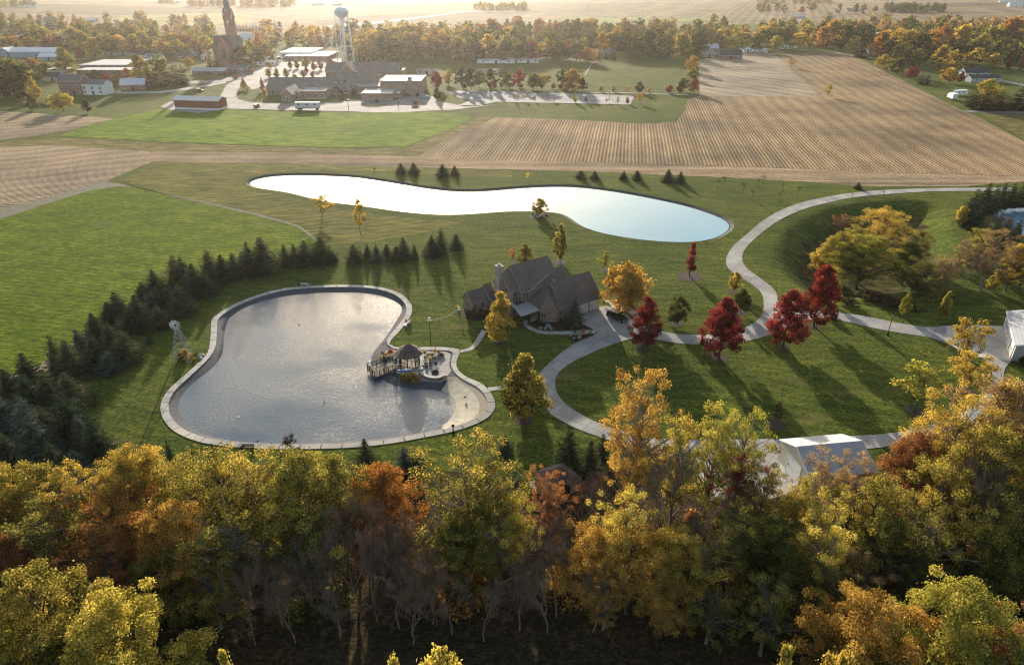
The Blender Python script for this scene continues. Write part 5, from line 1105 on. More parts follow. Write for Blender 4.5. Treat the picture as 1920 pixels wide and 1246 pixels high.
b = MB(); b.tube(hub, hub + Vector((-0.5, 0.9, -0.1)), 0.04, n=5); b.slab([hub + Vector((-0.45, 0.8, 0.35)), hub + Vector((-0.95, 1.5, 0.45)), hub + Vector((-1.0, 1.5, -0.45)), hub + Vector((-0.5, 0.8, -0.35))], 0.03); b.build('tail_vane', steel, wm)
bush_at(350, 672, 1.9, 2.6, 'amber', 'amber shrub growing under the windmill tower', kind='bush'); bush_at(340, 673, 1.5, 2.2, 'dark', 'dark shrub at the left foot of the windmill', kind='bush')
bush_at(369, 668, 1.0, 1.6, 'dark', 'dark plant between windmill and rim path'); bush_at(365, 676, 0.7, 1.2, 'olivegold', 'olive gold plant at the rim path near the windmill')
for i, (x, y) in enumerate(((376, 668), (381, 667), (377, 673))): boulder(x, y, 0.35, M('pale_rock', (0.45, 0.44, 0.42)), 'pale rock beside the rim path near the windmill', 'pale rocks by the windmill')
def bench(px, py, rz, mat, label, person=False):
    g = G(px, py); e = empty('park_bench', (g.x, g.y, 0), rz, label, 'bench', 'benches round the near pond')
    b = MB()
    for k in range(4): b.box(-0.95, 0.95, -0.25 + k * 0.13, -0.15 + k * 0.13, 0.42, 0.46)
    b.build('seat', mat, e); b = MB()
    for k in range(4): b.box(-0.95, 0.95, 0.27 + 0.02 * k, 0.31 + 0.02 * k, 0.52 + 0.12 * k, 0.61 + 0.12 * k)
    b.build('backrest', mat, e)
    for sx in (-0.8, 0.8): b = MB(); b.box(sx - 0.04, sx + 0.04, -0.25, 0.33, 0, 0.42); b.box(sx - 0.04, sx + 0.04, 0.25, 0.36, 0.42, 0.95); b.build('leg', mat, e)
    return e
bench(572, 536, R(175), M('bench_grey', (0.42, 0.42, 0.42)), 'pale grey bench behind the far rim of the near pond'); bench(764, 609, R(-110), white, 'white bench on the right rim beside the lawn'); bench(465, 844, R(0), black, 'black bench below the near rim of the pond')
bush_at(762, 604, 0.9, 1.0, 'red', 'small red shrub behind the white bench'); bush_at(561, 536, 0.9, 1.3, 'dark', 'dark small shrub left of the pale grey bench'); bush_at(584, 536, 0.7, 1.1, 'green', 'green small shrub right of the pale grey bench')
bush_at(455, 845, 1.0, 1.6, 'dark', 'dark shrub left of the black bench'); bush_at(475, 846, 1.0, 1.6, 'olive', 'olive shrub right of the black bench')
for i, (px, py) in enumerate(((1003, 406), (1010, 408), (1018, 407), (1024, 403), (1000, 402), (1007, 409))): boulder(px, py, 0.55, rock_t if i % 2 else rock, 'stone in the ring under the round tree by the long pond', 'planting ring stones')
# bare shrubs in front of the near rim
o = by_base('scrub', 545, 812, 850, 44, None, 'bare_shrub', '', '', 'shrub'); REG.pop(); o['label'] = 'leafless grey shrub standing before the near rim of the pond'
# ducks on the water
duckm = M('duck_brown', (0.08, 0.06, 0.045)); duckw = M('duck_white', (0.7, 0.69, 0.66))
for px, py, m, lab in ((447, 782, duckw, 'white duck floating on the left of the near pond'), (608, 754, duckm, 'dark duck floating in the middle of the near pond'), (561, 609, duckm, 'dark duck floating towards the back of the near pond'), (483, 826, duckm, 'dark duck beside the near rim of the pond')):
    g = G(px, py, -0.5); s = 0.8; b = MB(); prof = [(-0.32, 0.02, 0.10), (-0.22, 0.10, 0.04), (-0.05, 0.15, 0.02), (0.12, 0.13, 0.03), (0.22, 0.07, 0.12), (0.27, 0.055, 0.24), (0.33, 0.06, 0.27), (0.40, 0.02, 0.25)]
    for x, r, z in prof:
        for i in range(8): t = 2 * math.pi * i / 8; b.v.append((x * s, r * math.cos(t) * s, (z + r * 0.8 * math.sin(t)) * s))
    for k in range(len(prof) - 1):
        for i in range(8): j = (i + 1) % 8; b.f.append((k * 8 + i, k * 8 + j, (k + 1) * 8 + j, (k + 1) * 8 + i)); b.m.append(0)
    o = b.build('duck', m, smooth=True); o.location = (g.x, g.y, -0.49); o.rotation_euler = (0, 0, px * 0.7); tag(o, lab, 'duck')

# ------------------------------------------------------------------ WHITE METAL BARN (right edge), WHITE SHED and BROWN SHED (bottom)
msheet = M_metal_sheet('barn_wall_sheet', (0.34, 0.325, 0.30), 0.45, 0.5, 'Y'); mroof = M_metal_sheet('barn_roof_sheet', (0.36, 0.36, 0.355), 0.6, 0.4, 'Y')
a, c = G(1895, 676), G(1880, 611); ang = math.atan2(c.y - a.y, c.x - a.x); Lb = (c - a).length
B0 = empty('metal_barn', a, ang, 'white metal barn with pale roof at the right edge of the concrete apron', 'barn'); W = MB(); Rf = MB(); T = MB()
gable(W, Rf, T, 0, Lb, -14, 0, 0, 3.4, 5.6, 'x', 0.25, 0.2); W.build('wall', msheet, B0); Rf.build('roof', mroof, B0); T.build('trim', white, B0)
for k in range(2): door(B0, 2.6 + k * 4.0, 0.02, 0.02, math.pi / 2, 3.0, 2.7, gd, 'overhead_door', 5)
door(B0, -0.02, -3, 0, math.pi, 1.0, 2.1, white); door(B0, -0.02, -8, 0, math.pi, 3.2, 2.8, gd, 'overhead_door', 5)
for k in range(3): window(B0, Lb - 1.5 - k * 1.6, 0.02, 1.2, math.pi / 2, 0.7, 1.0, fm=white)
bush_at(1918, 682, 1.6, 2.6, 'dark', 'dark shrub at the near corner of the white barn', kind='bush'); bush_at(1906, 684, 0.9, 1.8, 'dark', 'low dark plant before the white barn wall')
zE = 3.5; A = G(1465, 824, zE); Bp = G(1579, 814, zE); Cn = G(1513, 893, zE)
ang = math.atan2(Bp.y - A.y, Bp.x - A.x); Ls = (Bp - A).length; dw_ = abs((Cn.x - A.x) * math.sin(ang) - (Cn.y - A.y) * math.cos(ang))
S0 = empty('metal_shed', (A.x, A.y, 0), ang, 'white metal shed with pale ridged roof among the front woodland trees', 'shed'); W = MB(); Rf = MB(); T = MB()
gable(W, Rf, T, 0, Ls, -dw_, 0, 0, zE, zE + 1.9, 'x', 0.2, 0.15); W.build('wall', M_metal_sheet('shed_wall_sheet', (0.50, 0.46, 0.38), 0.4, 0.5, 'Y'), S0); Rf.build('roof', M_metal_sheet('shed_roof_sheet', (0.42, 0.44, 0.45), 0.5, 0.35, 'X'), S0); T.build('trim', white, S0)
door(S0, -0.02, -dw_ * 0.52, 0, math.pi, dw_ * 0.42, 3.1, white, 'sliding_door', 1)
g = G(1042, 915); K0 = empty('garden_shed', (g.x, g.y, 0), R(28), 'small brown shed with dark hipped roof behind the front woodland', 'shed'); W = MB(); Rf = MB()
W.box(-2.4, 2.4, -1.9, 1.9, 0, 2.3); W.build('wall', siding, K0); hip(Rf, -2.4, 2.4, -1.9, 1.9, 2.25, 3.7, 0.35); Rf.build('roof', M_roof('shed_shingle', (0.11, 0.085, 0.07)), K0); door(K0, 0.5, -1.92, 0, -math.pi / 2, 1.1, 2.0, wood_d); window(K0, -1.3, -1.92, 1.0, -math.pi / 2, 0.7, 0.8)
sheet('slab', [(988, 905), (1018, 892), (1030, 905), (1000, 918)], 0.05, walk)
g = G(1460, 965); K1 = empty('low_shed', (g.x, g.y, 0), R(20), 'dark roofed low shed half hidden by front woodland trees', 'shed'); W = MB(); Rf = MB(); T = MB()
gable(W, Rf, T, -3.5, 3.5, -2.2, 2.2, 0, 2.2, 3.4, 'x', 0.3); W.build('wall', M('grey_board', (0.24, 0.23, 0.22)), K1); Rf.build('roof', shingle, K1); T.build('trim', trim, K1); door(K1, -1.0, -2.22, 0, -math.pi / 2, 1.2, 1.9, wood_d)
# ------------------------------------------------------------------ THE VILLAGE BEHIND
school_brick = M_brick('school_brick', (0.30, 0.185, 0.135), (0.30, 0.26, 0.22), 0.8, 0.3)
sroof = M_roof('school_shingle', (0.20, 0.165, 0.145), 0.6, 0.2)
flatw = M('membrane_roof', (0.36, 0.35, 0.335), 0.7, 0.3, 0.12)
def fbox(px0, px1, pyb, pyt, pyback):
    """front wall seen between px0..px1 from its foot to its top edge, back roof edge at pyback -> world box"""
    g0, g1 = G(px0, pyb), G(px1, pyb); h = height_at((px0 + px1) / 2, pyb, pyt); yb = G((px0 + px1) / 2, pyback, h).y
    return g0.x, g1.x, g0.y, max(yb, g0.y + 2), h
def fgable(px0, px1, pyb, pye, pyr, pitch=0.62):
    """long gable: foot, eave and ridge rows of the photograph"""
    g0, g1 = G(px0, pyb), G(px1, pyb); he = height_at((px0 + px1) / 2, pyb, pye); lo, hi = 1.0, 60.0
    for _ in range(40):
        d = (lo + hi) / 2
        if PX(g0.x, g0.y + d / 2, he + d / 2 * pitch)[1] > pyr: lo = d
        else: hi = d
    return g0.x, g1.x, g0.y, g0.y + lo, he, he + lo / 2 * pitch
S = empty('school', (G(640, 185).x, G(640, 185).y, 0), 0, 'long brick school with grey gabled roofs and white flat roofs', 'school')
O = S.location
def flat_block(px0, px1, pyb, pyt, pyback, wins=0, wm=None):
    x0, x1, y0, y1, h = fbox(px0, px1, pyb, pyt, pyback); b = MB(); b.box(x0 - O.x, x1 - O.x, y0 - O.y, y1 - O.y, 0, h); b.build('wall', wm or school_brick, S)
    r = MB(); r.box(x0 - O.x + 0.4, x1 - O.x - 0.4, y0 - O.y + 0.4, y1 - O.y - 0.4, h, h + 0.06); ro = r.build('flat_roof', flatw, S)
    p = MB(); q = 0.4
    for a in ((x0 - O.x, x1 - O.x, y0 - O.y, y0 - O.y + q), (x0 - O.x, x1 - O.x, y1 - O.y - q, y1 - O.y), (x0 - O.x, x0 - O.x + q, y0 - O.y + q, y1 - O.y - q), (x1 - O.x - q, x1 - O.x, y0 - O.y + q, y1 - O.y - q)): p.box(*a, h + 0.003, h + 0.5)
    p.build('parapet', trim, ro)
    pl_ = MB(); pl_.box(x0 - O.x - 0.06, x1 - O.x + 0.06, y0 - O.y - 0.08, y0 - O.y - 0.003, 0, 0.9); pl_.build('plinth', trim, S)
    for k in range(wins): window(S, x0 - O.x + (x1 - x0) * (k + 0.5) / wins, y0 - O.y - 0.02, 1.2, -math.pi / 2, 2.0, 1.6, fm=white, bars=2)
    return x0, x1, y0, y1, h
def roof_block(px0, px1, pyb, pye, pyr, wins=0, pitch=0.62, axis='x', nm='gable'):
    x0, x1, y0, y1, he, hr = fgable(px0, px1, pyb, pye, pyr, pitch); W = MB(); Rf = MB(); T = MB()
    gable(W, Rf, T, x0 - O.x, x1 - O.x, y0 - O.y, y1 - O.y, 0, he, hr, 'x', 0.5, 0.4, 0.25); W.build('wall', school_brick, S); Rf.build('roof', sroof, S); T.build('fascia', white, S)
    for k in range(wins): window(S, x0 - O.x + (x1 - x0) * (k + 0.5) / wins, y0 - O.y - 0.02, 1.0, -math.pi / 2, 1.8, 1.7, fm=white, bars=2)
def cross_gable(pxl, pxr, pyb, pye, pya, depth, wins=0):
    g0, g1 = G(pxl, pyb), G(pxr, pyb); he = height_at((pxl + pxr) / 2, pyb, pye); ha = height_at((pxl + pxr) / 2, pyb, pya); W = MB(); Rf = MB(); T = MB()
    gable(W, Rf, T, g0.x - O.x, g1.x - O.x, g0.y - O.y, g0.y - O.y + depth, 0, he, ha, 'y', 0.4, 0.3, 0.25); W.build('wall', school_brick, S); Rf.build('roof', sroof, S); T.build('fascia', white, S)
    for k in range(wins): window(S, g0.x - O.x + (g1.x - g0.x) * (k + 0.5) / wins, g0.y - O.y - 0.02, 1.0, -math.pi / 2, 1.6, 1.6, fm=white)
flat_block(714, 791.5, 178.5, 153, 141.5)
flat_block(690, 714, 181, 171, 165, 0)
flat_block(678, 736, 189, 176.5, 168)
flat_block(670, 714, 176, 163, 149)
flat_block(736, 753, 183, 173, 166)
flat_block(562, 611, 186, 172, 161, 4)
flat_block(598, 640, 178, 163, 157)
flat_block(670, 706, 160, 146, 139)
flat_block(668, 756, 140, 133, 128)
roof_block(502, 640, 178, 166, 145, 6)
roof_block(634, 702, 172, 158, 135, 0)
roof_block(612, 748, 150, 134, 117, 7)
cross_gable(528, 550, 191, 176, 166.5, 18, 1); cross_gable(550, 565, 188, 177, 170, 10, 1)
cross_gable(624, 640, 178, 166, 153, 22, 1); cross_gable(640, 657, 177, 166.5, 157, 14, 1)
cross_gable(640, 666, 153, 134, 119, 16, 1)
for k, px in enumerate((756, 735)): 
    g = G(px, 178.5 if px > 740 else 182.9); 
    door(S, g.x - O.x, (g.y if px > 740 else G(745, 183).y) - O.y - 0.03, 0, -math.pi / 2, 2.2, 3.0, wood_d, handle=False)
hv = MB(); g = G(768, 147, 9.3); hv.box(g.x - O.x - 1.2, g.x - O.x + 1.2, g.y - O.y - 1, g.y - O.y + 1, 8.0, 10.2); hv.build('roof_unit', M('roof_unit_grey', (0.3, 0.29, 0.28)), S)

# church
g = G(430, 122); CH = empty('church', (g.x, g.y, 0), R(-2), 'tall red brick church with steep grey spire, clock tower and dark nave roof', 'church')
cbrick = M_brick('church_brick', (0.34, 0.14, 0.10), (0.30, 0.22, 0.17), 0.8, 0.3); slate = M_roof('church_slate', (0.12, 0.115, 0.115), 0.6); copper = M_roof('spire_slate', (0.15, 0.145, 0.145), 0.8, 0.15)
stone_t = M('church_stone_trim', (0.55, 0.50, 0.43))
m_ = mpp(430, 122)
W = MB(); Rf = MB(); T = MB()
gable(W, Rf, T, -10.5, 9.5, 0, 11, 0, 11.2, 20.6, 'x', 0.5, 0.3, 0.3); gable(W, Rf, None, -4.9, 3.5, -4.5, 5, 0, 15.5, 21.2, 'y', 0.5, 0.3, 0.3)
W.build('wall', cbrick, CH); Rf.build('roof', slate, CH); T.build('fascia', M('church_gutter', (0.16, 0.14, 0.12)), CH)
ss = MB(); ss.tube((-0.7, -4.9, 21.5), (-0.7, 0.5, 21.5), 0.22, n=4); ss.build('ridge_cap', steel, CH)
TC, TH_ = 14.3, 3.1
W = MB(); W.box(-TH_, TH_, TC - TH_, TC + TH_, 0, 32.5); tw = W.build('tower', cbrick, CH)
T = MB()
for z in (22.3, 31.9): T.box(-TH_ - 0.12, TH_ + 0.12, TC - TH_ - 0.12, TC + TH_ + 0.12, z, z + 0.35)
T.build('stone_band', M('church_band', (0.30, 0.23, 0.18)), tw)
W = MB(); T = MB(); Rf = MB()
for k in range(4):
    a = k * math.pi / 2; c, s = math.cos(a), math.sin(a)
    def rt(x, y, z): return (x * c - y * s, TC + x * s + y * c, z)
    e1 = TH_ + 0.22
    W.poly([rt(-TH_, -TH_, 32.5), rt(TH_, -TH_, 32.5), rt(0, -TH_, 39.2)]); Rf.slab([rt(-e1, -e1, 32.3), rt(0, -e1, 39.5), rt(0, 0, 39.5)], 0.2); Rf.slab([rt(e1, -e1, 32.3), rt(0, -e1, 39.5), rt(0, 0, 39.5)], 0.2)
    T.tube(rt(-e1, -e1 - 0.1, 32.2), rt(0, -e1 - 0.1, 39.6), 0.2, n=4); T.tube(rt(e1, -e1 - 0.1, 32.2), rt(0, -e1 - 0.1, 39.6), 0.2, n=4)
W.build('tower_gable', cbrick, tw); Rf.build('tower_gable_roof', copper, tw); T.build('gable_trim', stone_t, tw)
sp = MB()
for i in range(8):
    a, b_ = 2 * math.pi * (i + .5) / 8, 2 * math.pi * (i + 1.5) / 8; sp.poly([(3.0 * math.cos(a), TC + 3.0 * math.sin(a), 34.0), (3.0 * math.cos(b_), TC + 3.0 * math.sin(b_), 34.0), (0, TC, 57)])
sp.build('spire', copper, CH)
k = MB(); k.tube((0, TC - TH_ - 0.02, 29.9), (0, TC - TH_ - 0.14, 29.9), 0.95, n=20, caps=True); k.build('clock_face', M('clock_white', (0.7, 0.68, 0.6)), tw)
for xx in (-0.75, 0.75): window(CH, xx, TC - TH_ - 0.03, 24.2, -math.pi / 2, 0.9, 3.2, True, fm=stone_t)
window(CH, -0.7, -4.52, 4.5, -math.pi / 2, 2.6, 6.6, True, fm=stone_t, bars=2)
for xx in (-8.6, -6.6, 5.5, 8.0): window(CH, xx, -0.02, 2.6, -math.pi / 2, 1.1, 5.0, True, fm=stone_t)
for xx in (-4.0, 2.6): window(CH, xx, -4.52, 5, -math.pi / 2, 0.7, 4.4, True, fm=stone_t)

# water tower
g = G(650, 117); WT = empty('water_tower', (g.x, g.y, 0), 0, 'white water tower with round tank on slender legs above the school', 'water tower')
wp = M('tower_white_paint', (0.60, 0.62, 0.64), 0.5, 0.5, 0.06); b = MB()
b.lathe([(0, -4.6), (2.0, -4.3), (4.0, -3.2), (5.2, -1.2), (5.45, 0.0), (5.2, 0.9), (4.2, 2.2), (2.6, 3.1), (0.9, 3.5), (0, 3.6)], 28, (0, 0, 36.8)); b.build('tank', wp, WT, True)
b = MB(); b.lathe([(0.75, 0), (0.75, 28), (1.1, 31), (1.6, 32.6)], 14); b.build('riser', wp, WT, True)
b = MB(); b.lathe([(5.6, 36.5), (5.75, 36.5), (5.75, 37.4), (5.6, 37.4)], 28); b.build('balcony', wp, WT)
lg = []
for k in range(5):
    a = 2 * math.pi * k / 5 + 0.95; p0 = Vector((7.4 * math.cos(a), 7.4 * math.sin(a), 0)); p1 = Vector((5.3 * math.cos(a), 5.3 * math.sin(a), 36.2)); b = MB(); b.tube(p0, p1, 0.28, 0.24, 8); b.build('leg', wp, WT); lg.append((p0, p1))
b = MB()
for k in range(5):
    (a0, a1), (b0, b1) = lg[k], lg[(k + 1) % 5]
    for f in (0.33, 0.66): b.tube(a0.lerp(a1, f), b0.lerp(b1, f), 0.14, n=5)
    for f0, f1 in ((0, 0.33), (0.33, 0.66), (0.66, 1.0)): b.tube(a0.lerp(a1, f0), b0.lerp(b1, f1), 0.05, n=3); b.tube(b0.lerp(b1, f0), a0.lerp(a1, f1), 0.05, n=3)
b.build('bracing', wp, WT)
b = MB(); b.tube((0, 0, 40.3), (0, 0, 42.0), 0.12, n=6); b.build('vent', wp, WT)

def simple_house(px, pyb, wpx, pye, pyr, wm, rm, label, axis='x', depth=8.0, wins=3, cat='house', name='house', rot=0, dr=True, chim=False, story2=False, grp=None, fm=None):
    """a gabled building standing with its front foot at (px, pyb)"""
    g = G(px, pyb); mp = mpp(px, pyb); w = wpx * mp; he = max(2.2, height_at(px, pyb, pye)); e = empty(name, (g.x, g.y, 0), R(rot), label, cat, grp); W = MB(); Rf = MB(); T = MB()
    if axis == 'x':
        lo = he + 0.4; y = g.y + depth / 2; hr = lo
        for _ in range(200):
            if PX(g.x, y, hr)[1] <= pyr: break
            hr += 0.1
        gable(W, Rf, T, -w / 2, w / 2, 0, depth, 0, he, hr, 'x', 0.4, 0.3, 0.2)
    else:
        hr = max(he + 0.4, height_at(px, pyb, pyr)); gable(W, Rf, T, -w / 2, w / 2, 0, depth, 0, he, hr, 'y', 0.4, 0.3, 0.2)
    W.build('wall', wm, e); Rf.build('roof', rm, e); T.build('fascia', fm or white, e)
    rows = (1.0, he * 0.55) if story2 else (1.0,)
    for z in rows:
        for k in range(wins):
            if dr and k == wins // 2 and z == 1.0 and wins > 1: door(e, -w / 2 + w * (k + 0.5) / wins, -0.03, 0, -math.pi / 2, 1.1, 2.1, wood_d, handle=False); continue
            window(e, -w / 2 + w * (k + 0.5) / wins, -0.03, z, -math.pi / 2, min(1.4, w / wins * 0.45), 1.3, fm=white)
    if chim: c = MB(); c.box(w * 0.2, w * 0.2 + 0.9, depth * 0.5 - 0.4, depth * 0.5 + 0.5, he, hr + 1.0); c.build('chimney', school_brick, e)
    return e
wsid = M('white_siding', (0.68, 0.67, 0.63), 0.7, 1.0, 0.06); tsid = M('tan_siding', (0.42, 0.36, 0.28), 0.8, 1.0, 0.08); gsid = M('grey_siding', (0.34, 0.35, 0.35), 0.8, 1.0, 0.08); bsid = M('blue_sheet', (0.20, 0.27, 0.36), 0.6, 0.6, 0.1)
rgrey = M_roof('roof_grey', (0.16, 0.155, 0.15), 0.5); rdark = M_roof('roof_dark', (0.05, 0.052, 0.06), 0.5); rlight = M_metal_sheet('roof_light_sheet', (0.50, 0.52, 0.54), 0.8, 0.4); rbrown = M_roof('roof_brown', (0.15, 0.11, 0.085), 0.5)
obrick = M_brick('old_red_brick', (0.26, 0.125, 0.095), (0.28, 0.22, 0.18), 0.7, 0.28); redb = M('red_barn_board', (0.25, 0.085, 0.055), 0.85, 1.2, 0.15)
simple_house(135, 178, 43, 152, 139, obrick, rgrey, 'two storey red brick house with tall white windows joined to the white one', depth=9, wins=4, story2=True, rot=-4)
o = simple_house(176, 178, 46, 158, 149, wsid, rgrey, 'white two storey house with grey roof joined to the brick one', depth=9, wins=3, story2=True, rot=-4)
simple_house(250, 169, 42, 158, 147, obrick, rlight, 'small brick barn with white doors and pale metal roof by the farm lane', axis='x', depth=9, wins=3, rot=12, cat='barn')
g = G(372, 206); e = empty('red_barn', (g.x, g.y, 0), R(-9), 'long dark red shed with grey metal roof and white base by the green field', 'barn'); W = MB(); Rf = MB(); T = MB()
gable(W, Rf, T, -13.2, 12.0, 0, 8.5, 0.9, 5.0, 6.3, 'x', 0.6, 0.6, 0.25); b = MB(); b.box(-13.26, 12.06, -0.06, 8.56, 0, 0.9); b.build('base', white, e); W.build('wall', redb, e); Rf.build('roof', M_metal_sheet('redbarn_roof', (0.42, 0.42, 0.42), 0.8, 0.4), e); T.build('fascia', white, e)
for xx in (-6, 5): door(e, xx, -0.06, 0.95, -math.pi / 2, 3.0, 3.0, redb, 'sliding_door', 2, False)
simple_house(95, 152, 30, 145, 136, gsid, rdark, 'dark roofed bungalow with pale gable behind the brick house', depth=10, wins=4)
simple_house(115, 150, 13, 145, 138.5, wsid, rdark, 'small pale gable porch before the dark roofed bungalow', axis='y', depth=6, wins=1)
def flat_building(px0, px1, pyb, pyt, pyback, wm, label, rm=None, wins=0, cat='building', name='flat_roofed_building', rail_=True):
    x0, x1, y0, y1, h = fbox(px0, px1, pyb, pyt, pyback); xm = (x0 + x1) / 2; e = empty(name, (xm, y0, 0), 0, label, cat); b = MB(); b.box(x0 - xm, x1 - xm, 0, y1 - y0, 0, h); b.build('wall', wm, e)
    r = MB(); r.box(x0 - xm - 0.3, x1 - xm + 0.3, -0.3, y1 - y0 + 0.3, h, h + 0.3); r.build('roof', rm or flatw, e)
    for k in range(wins): window(e, x0 - xm + (x1 - x0) * (k + 0.5) / wins, -0.03, 1.1, -math.pi / 2, 1.8, 1.4, fm=white)
    return e
flat_building(145, 255, 139, 132, 127.5, obrick, 'long low brick building with pale flat roof behind the barns', wins=8)
flat_building(150, 238, 130, 122.5, 112, obrick, 'wide building with pale grey roof and white roof slit behind the low brick one', M('grey_membrane', (0.36, 0.36, 0.36)), 6)
flat_building(88, 125, 136, 131, 126.5, gsid, 'pale flat annex left of the wide grey roofed building')
simple_house(62, 108, 88, 97, 89, bsid, rlight, 'long blue grey warehouse with pale metal roof at the left edge', depth=16, wins=6, cat='warehouse', name='warehouse')
simple_house(92, 113, 40, 106, 99, bsid, rlight, 'smaller blue warehouse wing before the long one', depth=12, wins=3, cat='warehouse', name='warehouse')
simple_house(8, 105, 34, 99, 90, bsid, rlight, 'blue warehouse with pale roof cut by the left frame edge', axis='y', depth=14, wins=2, cat='warehouse', name='warehouse')
simple_house(392, 140, 62, 133, 127, obrick, flatw, 'low brick building with white flat roof on the village street', depth=10, wins=5)
simple_house(444, 138, 40, 129, 121, obrick, slate, 'dark roofed brick hall with white porch in front of the church', depth=9, wins=4)
simple_house(455, 138, 5, 131, 127, wsid, rgrey, 'tiny white gabled porch of the hall before the church', axis='y', depth=3, wins=1)
flat_building(535, 615, 113, 106, 97, obrick, 'brick shop building with white flat roof beyond the school parking', wins=6)
flat_building(525, 585, 108, 99, 90, wsid, 'pale flat roofed store with white roof sections behind the brick shop', wins=4)
simple_house(572, 100, 40, 93, 88, gsid, rgrey, 'grey roofed store right of the pale flat one', depth=14, wins=3)
simple_house(468, 76, 40, 70, 62, wsid, rlight, 'white gabled church hall with pale roof right of the spire', axis='x', depth=14, wins=3)
simple_house(505, 75, 50, 69, 63, wsid, rlight, 'long white building with pale roof behind the conifer row', depth=14, wins=4)
simple_house(500, 123, 34, 117, 113, wsid, flatw, 'low white building beside the parking lot left of the trees', depth=10, wins=3)
